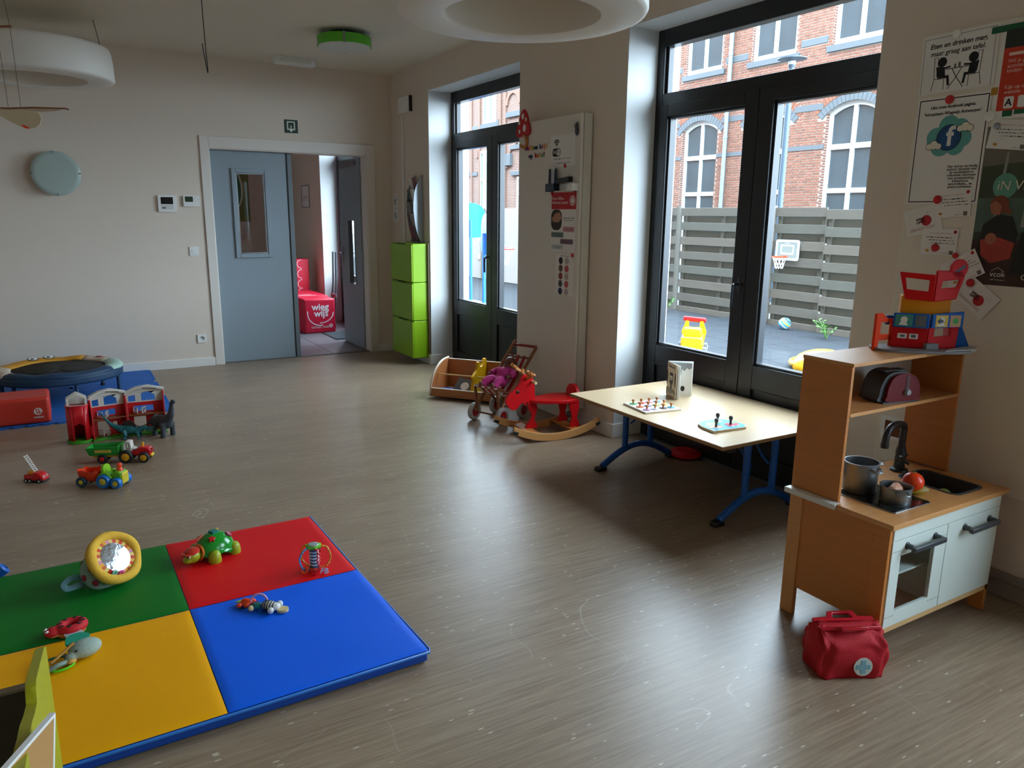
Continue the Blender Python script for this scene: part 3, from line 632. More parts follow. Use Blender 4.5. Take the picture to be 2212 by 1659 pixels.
# weeds
leaf_m=pm('weed_leaf','#55863A',.6,var=.25,vs=12)
def weed(x,y,n,s,label):
    t=thing('weed',label,'plant',(x,y,G0),group='weeds at the fence foot')
    st=MB()
    for i in range(n):
        a=random.uniform(0,2*PI); l=random.uniform(.6,1)*s; tip=(math.cos(a)*l*.6,math.sin(a)*l*.6,l*.8)
        st.tube(spline([(0,0,0),(tip[0]*.4,tip[1]*.4,tip[2]*.6),tip],4),.004,5)
        for k in range(5):
            f=.35+.16*k; c=Vector((tip[0]*f,tip[1]*f,tip[2]*f)); b=a+(1.3 if k%2 else -1.3)
            L_=s*.22; d=Vector((math.cos(b),math.sin(b),.35)).normalized()*L_; w_=Vector((-d.y,d.x,0)).normalized()*L_*.24; u=Vector((0,0,L_*.08))
            MB().add([c,c+d*.45+w_+u,c+d,c+d*.45-w_+u,c+d*.45-u*.6],[(0,4,1),(1,4,2),(2,4,3),(3,4,0),(0,1,3),(1,2,3)]).build('leaf',leaf_m,t,smooth=0)
    st.build('stem',leaf_m,t)
weed(8.6,9.45,8,.34,'green weed growing at the round fence post')
weed(8.55,6.28,7,.30,'green weed growing at the fence beside the wall edge')
# blue basketball stands
def stand(x,y,h,rz,label,bh=.5,extra=True):
    t=thing('basketball_stand',label,'basketball stand',(x,y,G0),rz,group='blue basketball stands')
    bl=pm('stand_blue','#2E7BD6',.35,var=.06,vs=8); b2=pm('board_blue','#1F96E8',.35,var=.1,vs=4)
    MB().tube([(0,0,.05),(0,0,h)],.026,14).build('pole',bl,t)
    MB().at(TR(0,0,0)).lathe([(.28,0),(.28,.04),(.1,.09),(.03,.1)],24,True).build('base',bl,t)
    m=MB(); m.M=TR(0,-.03,h-.28)@RX(R(90))
    m.prism(spline([(-.2,0),(.2,0),(.25,.2),(.24,.4),(.15,.52),(0,.56),(-.15,.52),(-.24,.4),(-.25,.2)],4,True),-.012,.012); m.build('backboard',b2,t,bevel=.004)
    q=MB(); q.M=TR(0,-.045,h-.28)@RX(R(90))
    for a,b in (((-.2,.1),(.2,.1)),((-.2,.1),(-.14,.48)),((.2,.1),(.14,.48)),((-.17,.3),(.17,.3)),((0,.02),(0,.53))):
        d=Vector((b[0]-a[0],b[1]-a[1])); p=Vector((-d.y,d.x)).normalized()*.006
        q.prism([(a[0]+p.x,a[1]+p.y),(a[0]-p.x,a[1]-p.y),(b[0]-p.x,b[1]-p.y),(b[0]+p.x,b[1]+p.y)],-.002,.002)
    q.build('board_rib',bl,t)
    MB().torus((0,-.26,h-.22),.19,.012,28,8).box((0,-.06,h-.22),(.08,.05,.05)).build('rim',pm('rim_red','#E4473E',.4),t)
    nb=MB()
    for i in range(9):
        a=2*PI*i/9
        for s_ in (1,-1): nb.tube([(.19*math.cos(a),-.26+.19*math.sin(a),h-.22),(.14*math.cos(a+s_*.35),-.26+.14*math.sin(a+s_*.35),h-.34),(.1*math.cos(a),-.26+.1*math.sin(a),h-.45)],.004,5)
    nb.build('net',pm('net_cream','#DCDCC0',.7),t)
    return t
stand(6.1,11.62,1.46,R(150),'blue basketball stand farther from the doors, half hidden by the other one')
stand(5.35,9.78,1.28,R(76),'blue basketball stand nearer the doors, its red hoop to one side')
# ================================================================ LAMPS AND CEILING
lamp_white=pm('lamp_shell','#E9E6DF',.5,var=.02,vs=3)
lamp_in=pm('lamp_recess','#D9D2C4',.6,var=.03,vs=3)
def ring_lamp(x,y,z,Rr,ri,h,label,cords):
    t=thing('pendant_lamp',label,'pendant lamp',(x,y,z),group='white ring pendant lamps')
    MB().lathe([(ri,.0),(ri+.012,-.004),(Rr-.025,0),(Rr-.008,.006),(Rr,.02),(Rr-.004,h*.6),(Rr-.012,h-.03),(Rr-.02,h-.01),(Rr-.04,h),(.06,h+.01)],64).build('shell',lamp_white,t,smooth=50)
    MB().lathe([(ri,0),(ri-.006,.01),(ri-.03,h*.55),(ri-.10,h*.75),(.02,h*.8),(.0,h*.8)],56).build('recess',lamp_in,t,smooth=50)
    c=MB()
    for a in cords: c.tube([((Rr-.06)*math.cos(a),(Rr-.06)*math.sin(a),h-.01),((Rr-.1)*math.cos(a),(Rr-.1)*math.sin(a),ZC-z)],.0025,6)
    pieces(c,'cord',dark_plastic,t)
    return t
ring_lamp(1.855,3.05,2.35,.548,.345,.28,'white ring pendant lamp at the top centre, seen from below',(2.0,4.1,6.2))
ring_lamp(-.016,6.9,2.45,.535,.35,.245,'white drum pendant lamp hanging at the upper left',(.15,2.2,4.3))
t=thing('ceiling_lamp','flat round ceiling lamp with lime green rim','ceiling lamp',(2.16,6.30,ZC))
MB().lathe([(.0,-.03),(.10,-.03),(.11,0)],24).build('mount',dark_plastic,t)
MB().lathe([(.205,-.035),(.212,-.04),(.212,-.105),(.205,-.11),(.0,-.03)],48).build('rim',pm('lamp_green','#56B324',.4,var=.05),t)
MB().lathe([(.204,-.107),(.2,-.116),(.0,-.118)],48).build('diffuser',pm('frosted_diffuser','#CFD6D2',.5,var=.02),t)
c=MB()
for a in (-1.9,-.35,1.2,2.7): c.box((.213*math.cos(a),.213*math.sin(a),-.075),(.006,.016,.085),RZ(a))
pieces(c,'clip',steel,t,bevel=.001)
t=thing('emergency_light','slim white emergency light on the ceiling above the exit sign','emergency light',M=TR(2.1,7.56,ZC)@RZ(R(2)))
MB().bx(-.19,.19,-.04,.05,-.065,0).build('housing',white_plastic,t,bevel=.006)
MB().bx(-.15,.15,-.043,-.03,-.045,-.015).build('lens',pm('emergency_lens','#D6D3C6',.4,var=.03),t,bevel=.004)
tag(MB().at(TR(.10,4.55,ZC)).tube([(0,0,.01),(0,0,-.015),(.01,.0,-.03),(.055,0,-.032)],.004,8).build('ceiling_hook',dark_plastic),'small dark hook screwed into the ceiling at the upper left','hook')
hw=(.92,5.3)
tag(MB().tube(spline([(hw[0]-.0,hw[1],ZC),(hw[0]+.0,hw[1],2.7),(hw[0]+.003,hw[1],2.5),(hw[0]+.006,hw[1],2.35),(hw[0]-.016,hw[1],2.52)],6),.0028,6).build('hanging_wire',dark_plastic),'thin black wire hanging from the ceiling with its end bent up','wire')
# gull mobile at the left edge
def P3(x,y,d):   # point on the sight line at depth d
    v=_f+_r*((x-1106)/FPX)-_u*((y-829.5)/FPX); return Vector((0,0,CAMH))+v*d
mb=P3(20,240,3.3)
t=thing('bird_mobile','cream paper gull mobile with wooden rods at the left edge','mobile',M=TR(*mb)@RZ(-YAW))
px_=3.3/FPX
def q(x,y,d=0): return ((x-20)*px_,d,-(y-240)*px_)
m=MB(); m.M=RX(R(90)); m.prism([(p[0],p[2]) for p in [q(-90,236),q(-30,233),q(10,236),q(60,238),q(83,243),q(86,246),q(88,254),q(84,266),q(74,273),q(58,276),q(42,272),q(20,262),q(0,250),q(-40,246)]],-.002,.002); m.build('wing',pm('cream_paper','#D3C3A2',.7,var=.05,vs=10),t)
m=MB(); m.M=RX(R(90)); m.prism([(p[0],p[2]) for p in [q(42,269),q(48,268),q(59,273),q(58,276.5),q(50,275)]],.002,.003); m.build('beak_mark',orange,t,smooth=0)
MB().tube([q(-120,231,.01),q(20,234.5,.0),q(70,232.5,-.0),q(142,233.5,0),q(149,236,0)],[.004,.004,.004,.003,.003],8).build('rod',dark_wood,t)
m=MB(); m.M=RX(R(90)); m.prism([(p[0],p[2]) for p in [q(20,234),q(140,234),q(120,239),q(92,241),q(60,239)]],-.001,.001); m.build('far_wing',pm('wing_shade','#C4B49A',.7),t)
MB().tube([q(-120,68,.05),q(48,70,0)],.005,8).build('upper_rod',dark_wood,t)
MB().tube([q(-4,-60,.02),q(2,69,.02)],.0012,5).tube([q(6,-60,.02),q(19,231,.0)],.0009,5).tube([q(30,-60,.0),q(44,69,0),q(46,232,0)],.0009,5).build('thread',ink,t)
# ================================================================ FAR WALL
t=thing('exit_sign','square dark green exit sign above the doorway','sign',M=BWALL(2.128,2.34))
MB().prism(rrect(-.073,-.069,.073,.069,.006),0,.003).build('plate',white_plastic,t)
pr=Print(); dg=pm('sign_green','#12301F',.5,var=.08,vs=10); sg=pm('sign_glow','#DCE6DA',.5,var=.02)
pr.rect(dg,-.068,-.064,.068,.064,.0031)
pr.line(sg,[(-.012,-.028),(-.034,-.028),(-.034,.042),(.034,.042),(.034,-.028),(.012,-.028)],.011,.0036); pr.rect(sg,-.005,-.035,.005,.008,.0036); pr.poly(sg,[(-.018,-.034),(.018,-.034),(0,-.055)],.0036); pr.build(t,'pictogram')
t=thing('wall_lamp','round frosted glass wall lamp','wall lamp',M=BWALL(.06,1.812))
MB().lathe([(.0,0),(.11,0),(.11,.075),(.0,.075)],32).build('mount',white_plastic,t)
MB().lathe([(.0,.085),(.15,.088),(.185,.084),(.188,.080),(.185,.076),(.0,.076)],56).build('glass_disc',pm('frosted_glass','#A9BAB4',.3,var=.06,vs=4),t,smooth=60)
c=MB()
for a in (.02,PI/2+.05,PI,4.7): c.box((.180*math.cos(a),.180*math.sin(a),.084),(.02,.012,.012),RZ(a))
pieces(c,'clip',steel,t,bevel=.002)
t=thing('intercom','white square intercom panel with dark screen','intercom',M=BWALL(.93,1.574))
MB().prism(rrect(-.078,-.076,.078,.076,.008),0,.022).build('case',white_plastic,t,bevel=.003)
MB().prism(rrect(-.052,-.006,.052,.058,.003),.022,.0245).build('screen',pm('dark_screen','#0A0B0C',.15,var=.2),t)
MB().prism(rrect(-.055,-.055,.055,-.014,.003),.022,.024).build('keypad',pm('key_grey','#CFCDC9',.4),t); MB().bx(-.045,-.015,-.045,-.035,.024,.0255).build('button',dark_plastic,t)
t=thing('thermostat','small white thermostat with green display','thermostat',M=BWALL(1.143,1.60))
MB().prism(rrect(-.07,-.05,.07,.05,.006),0,.025).build('case',white_plastic,t,bevel=.003)
MB().prism(rrect(-.056,-.008,.014,.042,.002),.025,.0265).build('display',pm('lcd_green','#2A3F2E',.2,var=.15,vs=30),t)
c=MB()
for a in range(4): c.cyl((.042+.018*math.cos(a*PI/2),.018+.018*math.sin(a*PI/2),.025),(.042+.018*math.cos(a*PI/2),.018+.018*math.sin(a*PI/2),.027),.006,n=12)
c.build('button',pm('key_grey','#CFCDC9',.4),t)
t=thing('light_switch','white square light switch left of the doorway','light switch',M=BWALL(1.135,1.13)); MB().prism(rrect(-.042,-.042,.042,.042,.006),0,.009).build('plate',white_plastic,t,bevel=.002)
for y0,y1 in ((-.022,-.008),(-.007,.007),(.008,.022)): MB().bx(-.022,.022,y0,y1,.009,.0125).build('rocker',white_plastic,t,bevel=.001)
t=thing('power_socket','white power socket low on the far wall','power socket',M=BWALL(1.143,.28))
MB().prism(rrect(-.042,-.042,.042,.042,.006),0,.012,[circ(0,0,.021)]).build('plate',white_plastic,t,bevel=.002)
MB().lathe([(.021,.011),(.02,.002),(.0,.002)],24).build('well',pm('key_grey','#CFCDC9',.4),t); MB().cyl((-.009,0,.002),(-.009,0,.004),.003,n=8).cyl((.009,0,.002),(.009,0,.004),.003,n=8).cyl((0,.012,.002),(0,.012,.010),.003,n=8).build('contact',dark_plastic,t)
# ================================================================ HALL FURNISHINGS
pink=pm('red_leatherette','#D5163A',.45,var=.06,vs=6,bump=.05,bs=60); pinkw=pm('print_pinkish_white','#EADBDD',.6,var=.02)
t=thing('foam_cube','red foam cube seat printed wieg wijs in the hall','pouf',(2.8,9.67,0))
MB().bx(-.2,.2,-.2,.2,0,.435).build('cube',pink,t,bevel=.02,seg=3)
fr=bpy.data.objects.new('front_print',None); COL.objects.link(fr); fr.parent=t; fr.matrix_local=frame((0,-.2,.215),(1,0,0),(0,0,1))
text('wieg',.118,pinkw,fr,.005,.118,.002,'CENTER',bold=.003,name='lettering'); text('wijs',.118,pinkw,fr,.015,.035,.002,'CENTER',bold=.003); text('samen met',.052,pinkw,fr,-.005,-.135,.002,'CENTER')
pr=Print(); pr.line(pinkw,[(-.16,.065)]+[(.0+.16*math.cos(R(a)),.04+.155*math.sin(R(a))) for a in range(180,290,10)],.012,.0015); pr.line(pinkw,[(.17*math.cos(R(a)),.045+.13*math.sin(R(a))) for a in range(270,366,8)],.012,.0015); pr.disc(pinkw,.135,-.125,.024,.0015); pr.build(fr,'smile_print'); text('B',.036,pink,fr,.135,-.125,.0022,'CENTER',bold=.001)
t=thing('foam_bench','red foam bench block behind the printed cube in the hall','bench',(2.78,10.32,0)); MB().bx(-.28,.28,-.4,.4,0,.43).build('block',pink,t,bevel=.02,seg=3)
pr=Print(); pr.rect(pinkw,-.12,-.33,.14,-.30,.4305); pr.rect(pinkw,-.1,-.2,.1,-.18,.4305); pr.build(t)
t=thing('upright_foam','upright red foam block with pale arcs at the hall bench','foam block',(2.83,10.83,0)); MB().bx(-.22,.22,-.09,.09,0,.87).build('block',pink,t,bevel=.02,seg=3)
fr=bpy.data.objects.new('front_print',None); COL.objects.link(fr); fr.parent=t; fr.matrix_local=frame((0,-.09,0),(1,0,0),(0,0,1)); pr=Print()
for z in (.8,.66,.52,.40): pr.line(pinkw,[(.11+.06*math.cos(R(a)),z+.06*math.sin(R(a))) for a in range(90,271,15)],.007,.0015); pr.rect(pinkw,-.04,z-.01,-.005,z+.0,.0015)
pr.build(fr,'arc_print')
t=thing('notice_frame','small framed notice on the hall wall','frame',M=RWALL(11.2,1.735)); MB().prism([(-.2,-.16),(.2,-.16),(.2,.16),(-.2,.16)],0,.012,[[(-.185,-.145),(.185,-.145),(.185,.145),(-.185,.145)]]).build('frame',grey_plastic,t); MB().bx(-.187,.187,-.147,.147,.001,.006).build('sheet',paper,t)
pr=Print(); [pr.scribble(ink_soft,-.14,.12,y,.008,.02,.0065) for y in (.0,-.025,-.05)]; pr.build(t)
t=thing('door_mat','dark grey door mat on the hall tiles','door mat',(3.02,9.15,0)); MB().bx(-.2,.35,-.27,.28,.0,.012).build('mat',pm('mat_pile','#4C5157',.95,var=.2,vs=60,bump=.5,bs=300),t,bevel=.004); MB().prism([(-.215,-.285),(.36,-.285),(.36,.295),(-.215,.295)],.0,.010,[[(-.2,-.27),(.35,-.27),(.35,.28),(-.2,.28)]]).build('border',pm('mat_border','#33363A',.7),t)
t=thing('folded_stand','folded grey stand leaning behind the open hall door','stand',(3.14,9.95,0)); a=MB()
for s_ in (-1,1): a.tube([(-.03,s_*.10,.0),(.02,s_*.06,.62),(.03,s_*.06,1.0)],.014,8)
pieces(a,'leg',pm('stand_grey','#5D6268',.4,metal=.3),t); MB().box((.0,0,.42),(.02,.2,.05)).build('brace',pm('stand_mauve','#8B6E78',.6),t,bevel=.004)
t=thing('hall_poster','green map poster on the end wall of the hall','poster',M=frame((2.46,12.595,1.78),(1,0,0),(0,0,1)))
MB().bx(-.22,.22,-.42,.42,0,.002).build('sheet',pm('poster_olive','#6B6A22',.7,var=.2,vs=6),t); pr=Print(); pg=pm('poster_green','#1C5A34',.7,var=.1); pc=pm('poster_cream','#D8CDB0',.7)
pr.poly(pc,circ(0,.07,.13,20,.3),.0022); pr.poly(pg,circ(-.005,.06,.11,20,.28),.0026); pr.line(pc,[(-.2,.4),(-.05,.25),(.1,.38)],.02,.0022); pr.build(t)
t=thing('high_chair','small wooden high chair standing in the hall','chair',(2.22,12.3,0)); a=MB()
for sx in (-1,1):
    for sy in (-1,1): MB().tube([(sx*.2,sy*.2,0),(sx*.13,sy*.13,.95 if sy<0 else 1.1)],.02,8).build('leg',beech,t)
MB().box((0,0,.72),(.3,.3,.03)).build('seat',beech,t,bevel=.006); MB().box((0,.15,1.02),(.28,.02,.16)).build('backrest',beech,t,bevel=.006); MB().box((0,-.13,.45),(.28,.02,.05)).build('stretcher',beech,t)
t=thing('hall_cupboard','dark cupboard on the side of the hall','cupboard',(1.42,12.2,0)); MB().bx(-.5,.35,-.3,.38,0,2.35).build('body',pm('cupboard_grey','#4A4A48',.6,var=.05),t,bevel=.004); MB().bx(-.06,.34,-.315,-.3,.05,2.3).build('door',pm('cupboard_grey2','#52524F',.6,var=.05),t,bevel=.003)
# ================================================================ WINDOW WALL, FAR END
t=thing('router','white router box high on the wall beside the far glazed doors','router',M=RWALL(7.45,2.575)); MB().prism(rrect(-.135,-.075,.135,.075,.006),0,.035).build('case',white_plastic,t,bevel=.004); MB().cyl((.11,-.055,.035),(.11,-.055,.0365),.007,n=12).build('indicator',pm('led_blue','#6E7BD8',.4),t); MB().bx(.136,.142,-.074,.076,.0,.033).build('side_grille',dark_plastic,t)
tag(MB().bx(XR-.016,XR,7.53,7.565,1.21,2.47).build('cable_duct',white_gloss,bevel=.003),'white cable duct running down from the router','cable duct')
t=thing('wall_note','white paper note with two small sketches beside the brochure rack','note',M=RWALL(7.80,1.565)); MB().bx(-.075,.075,-.15,.15,0,.001).build('sheet',paper,t); pr=Print(); pr.line(ink,[(.02*math.cos(a*.9)+.02*math.sin(a*2.3),.06+.03*math.sin(a*1.3)) for a in range(12)],.004); pr.line(ink,[(.025*math.cos(a*1.1),-.08+.03*math.sin(a*1.7)) for a in range(12)],.004); pr.rect(ink_soft,-.02,.11,.02,.115); pr.rect(ink_soft,-.02,-.01,.02,-.006); pr.build(t,'sketch')
# brochure rack: curved silver side, five trays
t=thing('brochure_rack','curved silver brochure rack above the lime cabinets','rack',(XR,7.16,1.225))
silver=pm('silver_sheet','#A7AEB5',.35,metal=.5,var=.05,vs=8)
prof=[(0,0),(-.035,0),(-.08,.12),(-.105,.28),(-.105,.4),(-.085,.52),(-.03,.64),(0,.66)]
for yy in (-.085,.085):
    m=MB(); m.M=TR(0,yy,0)@RX(R(90)); m.prism(spline([(a,b,0) for a,b in prof[1:-1]],4) and [(p[0],p[1]) for p in [(0,0,0)]+spline([(a,b,0) for a,b in prof[1:-1]],4)+[(0,.66,0)]],-.004,.004); m.build('side_panel',silver,t)
bc=['#7D2C34','#D9D4CB','#3F4B3F','#8F8378','#55303A']; 
for k,(zz,xx) in enumerate(((.5,-.05),(.385,-.07),(.265,-.08),(.15,-.075),(.03,-.055))):
    MB().box((xx,0,zz),(.012,.165,.05),RY(R(12))).build('tray',dark_plastic,t)
t_r=t
for k,(zz,xx) in enumerate(((.5,-.05),(.385,-.07),(.265,-.08),(.15,-.075),(.03,-.055))):
    g=thing('brochure_bundle','brochures in the %s tray of the curved rack'%('topmost','second','middle','fourth','bottom')[k],'brochures',(XR+xx-.008,7.16,1.225+zz-.02))
    for i,dy in enumerate((-.045,.04)): MB().box((-.012+.004*i,dy,.075),(.004,.075,.15),RY(R(-14))@RX(R(random.uniform(-4,4)))).build('brochure',pm('brochure_%d'%((k+i)%5),bc[(k+i)%5],.5,var=.3,vs=30),g)
# lime shoe cabinets
lime_cab=pm('lime_cabinet','#86B20C',.45,var=.03,vs=4)
for k in range(3):
    z0=.07+k*.383
    t=thing('shoe_cabinet',('lowest','middle','topmost')[k]+' lime green wall cabinet of the stack of three','cabinet',(XR,7.228,z0),group='lime green wall cabinets')
    MB().bx(-.178,-.004,-.27,.27,0,.379).build('body',lime_cab,t,bevel=.006)
    m=MB(); m.M=TR(-.178,0,0)@RY(R(-90))@RZ(R(0)); MB().bx(-.190,-.176,-.268,.268,.004,.368).build('flap',lime_cab,t,bevel=.005)
    MB().bx(-.186,-.176,-.1,.1,.369,.379).build('grip_gap',pm('gap_dark','#3C4A10',.8),t)
tag(MB().bx(XR-.02,XR,6.935,6.955,.12,1.22).build('cabinet_rail',pm('rail_brown','#5B4A34',.6,var=.15,vs=20)),'narrow brown upright strip between lime cabinets and window reveal','strip')
cp=[(3.165,7.62,1.0),(3.15,7.64,.8),(3.14,7.66,.6),(3.13,7.70,.4),(3.12,7.72,.25),(3.13,7.66,.12)]
tag(MB().tube(spline(cp,6),.004,6).build('cable',white_plastic),'thin white cable hanging beside the lime cabinets','cable')
# ================================================================ FLAT RADIATOR WITH MAGNETS
XFR=3.08
rad=thing('flat_radiator','tall flat white radiator covered with notes between the glazed doors','radiator',(3.13,4.68,.14))
radm=pm('radiator_white','#D9D2C8',.35,var=.02,vs=4)
MB().bx(-.05,-.028,-.395,.395,.03,2.03).build('front_plate',radm,rad,bevel=.004)
MB().bx(-.028,.04,-.39,.39,0,2.03).build('body',radm,rad,bevel=.004)
MB().bx(-.026,.038,-.400,-.39,.0,2.032).build('side_cover',pm('radiator_side','#CFCDC3',.4,var=.02,vs=5),rad,bevel=.003)
v=MB().cyl((0,-.3,-.07),(0,-.3,.01),.012,n=12).cyl((0,-.3,-.06),(.05,-.3,-.06),.012,n=12).cyl((-.06,-.32,-.055),(.0,-.32,-.055),.02,n=16).cyl((0,-.36,-.07),(0,-.36,.01),.01,n=12); v.build('valve',steel,rad)
def on_rad(y,z): return RWALL(y,z,XFR-.0005)
t=thing('mushroom_magnet','red wooden toadstool hook with white dots at the radiator corner','wall hook',M=RWALL(5.0,2.13,XFR-.004)); 
MB().prism(spline([(-.1,-.045,0),(-.085,.02,0),(-.045,.09,0),(0,.135,0),(.045,.1,0),(.075,.03,0),(.092,-.03,0),(.06,-.055,0),(0,-.05,0),(-.06,-.06,0)],4,True) and [(p[0],p[1]) for p in spline([(-.1,-.045,0),(-.085,.02,0),(-.045,.09,0),(0,.135,0),(.045,.1,0),(.075,.03,0),(.092,-.03,0),(.06,-.055,0),(0,-.05,0),(-.06,-.06,0)],4,True)],0,.014).build('cap',red_print,t,bevel=.003)
pr=Print(); [pr.disc(paper,x,y,r,.0142,r*1.25) for x,y,r in ((-.005,.085,.017),(-.055,.045,.014),(.04,.06,.011),(.02,.0,.021),(-.05,-.02,.012))]; pr.build(t,'dot',True)
MB().tube(spline([(.0,-.05,.008),(.035,-.07,.008),(.045,-.11,.008),(.02,-.14,.012),(-.02,-.12,.02)],5),.011,8).build('stem',birch,t)
lc=[pm('magnet_letter_%d'%i,c,.5,var=.05) for i,c in enumerate(('#2B3C8C','#B4262E','#E0701C','#D8A818','#3E8B34','#1C1C22'))]
def letters(s,y,z,size,col,row):
    k=0; od=('first','second','third','fourth','fifth','sixth','seventh','eighth','ninth','tenth','eleventh','twelfth'); cn=('blue','red','orange','yellow','green','black')
    for ch in s:
        if ch!=' ':
            c=bpy.data.curves.new('letter_magnet','FONT'); c.body=ch; c.size=size; c.extrude=.002; c.align_x='CENTER'; c.align_y='CENTER'; c.offset=.0012; c.resolution_u=3; c.materials.append(lc[col%6])
            o=bpy.data.objects.new('letter_magnet',c); COL.objects.link(o); o.matrix_world=on_rad(y,z)@TR(0,0,.002); tag(o,'%s letter magnet, %s of the %s row below the toadstool hook'%(cn[col%6],od[k],row),'magnet','letter magnets on the radiator'); col+=1; k+=1
        y-=size*.60
letters('welkom bij!',4.975,1.985,.046,0,'upper'); letters('op huis!',4.925,1.928,.046,5,'lower')
t=thing('wifi_notice','white wifi notice sheet on the radiator','notice',M=on_rad(4.497,1.94)); MB().bx(-.150,.150,-.107,.107,0,.001).build('sheet',paper,t); pr=Print()
for k,r in enumerate((.014,.027,.04)): pr.line(ink,[(-.075+r*math.cos(R(a)),.035+r*math.sin(R(a))) for a in range(45,136,15)],.008)
pr.disc(ink,-.075,.036,.005); pr.poly(ink,rrect(-.125,-.035,-.025,.02,.022),.001); pr.poly(paper,rrect(-.07,-.030,-.03,.015,.016),.0014); [pr.scribble(ink,-.10,.09,y,.004,.01) for y in (-.052,)]; pr.scribble(ink,-.08,.09,-.082,.004,.01); pr.build(t); text('Wi',.04,paper,t,-.12,-.008,.0014); text('Fi',.04,ink,t,-.065,-.008,.0018)
def magnet(M,label,m=red_mag,r=.014): 
    t=thing('magnet',label,'magnet',M=M,group='round magnets'); MB().lathe([(r,0),(r,.005),(r*.8,.007),(0,.0075)],24).build('disc',m,t)
magnet(on_rad(4.462,1.838),'round red magnet under the wifi notice')
magnet(on_rad(4.493,2.035),'pale round magnet at the top of the wifi notice',white_plastic,.010)
t=thing('pen_holder','clear magnetic holder full of markers on the radiator','pen holder',M=on_rad(4.585,1.70)); MB().bx(-.055,.055,-.035,.02,.0,.003).bx(-.055,.055,-.035,-.031,.0,.045).bx(-.055,-.052,-.035,.02,0,.045).bx(.052,.055,-.035,.02,0,.045).bx(-.055,.055,-.035,.02,.042,.045).build('cup',pm('cup_navy','#1D2740',.25,var=.1),t)
for k,(x,h_,c_) in enumerate(((-.04,.15,'#1B1E26'),(-.022,.13,'#26314C'),(-.004,.135,'#B8BCC2'),(.012,.165,'#D8D8DA'),(.03,.14,'#1C2A78'),(.043,.15,'#22324A'))):
    g=thing('marker',('black','navy','silver','white','blue','dark teal')[k]+' marker pen in the holder on the radiator','pen',M=on_rad(4.585-x,1.672)); MB().cyl((0,0,.022),(random.uniform(-.006,.006),h_,.022),.0075,n=12).build('barrel',pm('marker_%d'%k,c_,.35,var=.1),g); MB().cyl((0,-.0,.022),(0,.035,.022),.0082,n=12).build('cap',pm('cap_%d'%k,('#101114','#18224a','#8c1c22','#2a2d33','#101114','#1f7c8c')[k],.35),g)
t=thing('eraser','black board eraser on the magnetic tray','eraser',M=on_rad(4.44,1.74)); MB().box((0,0,.02),(.15,.035,.04),RZ(R(4))).build('block',dark_plastic,t,bevel=.005)
t=thing('magnet_tray','small white magnetic tray under the board eraser','tray',M=on_rad(4.40,1.695)); MB().bx(-.12,.1,-.03,-.026,0,.05).bx(-.12,.1,-.03,.02,0,.003).bx(.04,.1,-.03,.022,0,.05).build('tray',white_plastic,t,bevel=.002)
t=thing('mouse_magnet','small grey mouse-shaped magnet near the radiator top','magnet',M=on_rad(4.325,2.06)); MB().ball((0,0,.008),(.02,.035,.008),16,10).ball((.0,.035,.008),(.012,.018,.007),12,8).tube(spline([(-.015,.01,.006),(-.03,.03,.006),(-.02,.045,.006)],4),.003,6).build('body',pm('mouse_grey','#3E3F44',.6),t)
t=thing('offline_poster','long poster headed Even offline, helemaal samen on the radiator','poster',M=on_rad(4.472,1.455)); MB().bx(-.155,.155,-.205,.205,0,.001).build('sheet',paper,t); pr=Print(); pr.rect(red_print,-.148,.09,.155,.205); pr.disc(paper,.11,.148,.034,.0014); pr.ringp(red_print,.11,.148,.026,.006,.0018)
pdk=pm('photo_dark','#3A3030',.7,var=.3,vs=30); psk=pm('photo_skin','#B07F66',.7,var=.15,vs=30)
pr.poly(pdk,rrect(-.150,-.055,-.015,.088,.05),.0010); pr.poly(psk,[(-.145,.02),(-.1,.06),(-.04,.07),(-.02,.03),(-.05,.0),(-.12,.0)],.0014)
for x0,y0,x1,c_ in ((-.0,-.065,.14,'#C9929B'),(-.145,-.105,.01,'#6E7F7A'),(-.03,-.15,.13,'#7D6474'),(-.145,-.19,.01,'#C6CBCB')): pr.poly(pm('bubble'+c_[1:],c_,.7),rrect(x0,y0,x1,y0+.036,.01),.0010); pr.scribble(ink,x0+.015,x1-.015,y0+.023,.003,.008,.0014); pr.scribble(ink,x0+.02,x1-.03,y0+.012,.003,.008,.0014)
[pr.scribble(ink,.005,.135,y,.004,.01) for y in (.03,.015)]; pr.build(t); text('Even offline,\nhelemaal samen',.031,paper,t,-.142,.15,.0014)
magnet(on_rad(4.615,1.655),'round red magnet at the top corner of the offline poster nearer the doors'); magnet(on_rad(4.335,1.657),'round red magnet at the top corner of the offline poster nearer the radiator edge')
t=thing('photo_list','white sheet with two columns of round pictures on the radiator','notice',M=on_rad(4.442,1.093)); MB().bx(-.112,.112,-.145,.145,0,.001).build('sheet',paper,t); pr=Print()
for k in range(5):
    y=.095-k*.054; pr.disc(pm('photo_%d'%k,('#2E2A2E','#6B4A3C','#8C3A36','#4E4A4E','#20344E')[k],.7,var=.3,vs=60),-.045,y,.025); pr.disc(pm('tagc_%d'%(k%2),('#B7A9A8','#C4545E')[k%2],.7),.03,y,.025); pr.scribble(ink_soft,.012,.048,y,.002,.006,.0014)
pr.scribble(ink,-.04,.06,.13,.004,.01); pr.build(t); magnet(on_rad(4.345,1.232),'round red magnet at the corner of the round picture sheet')
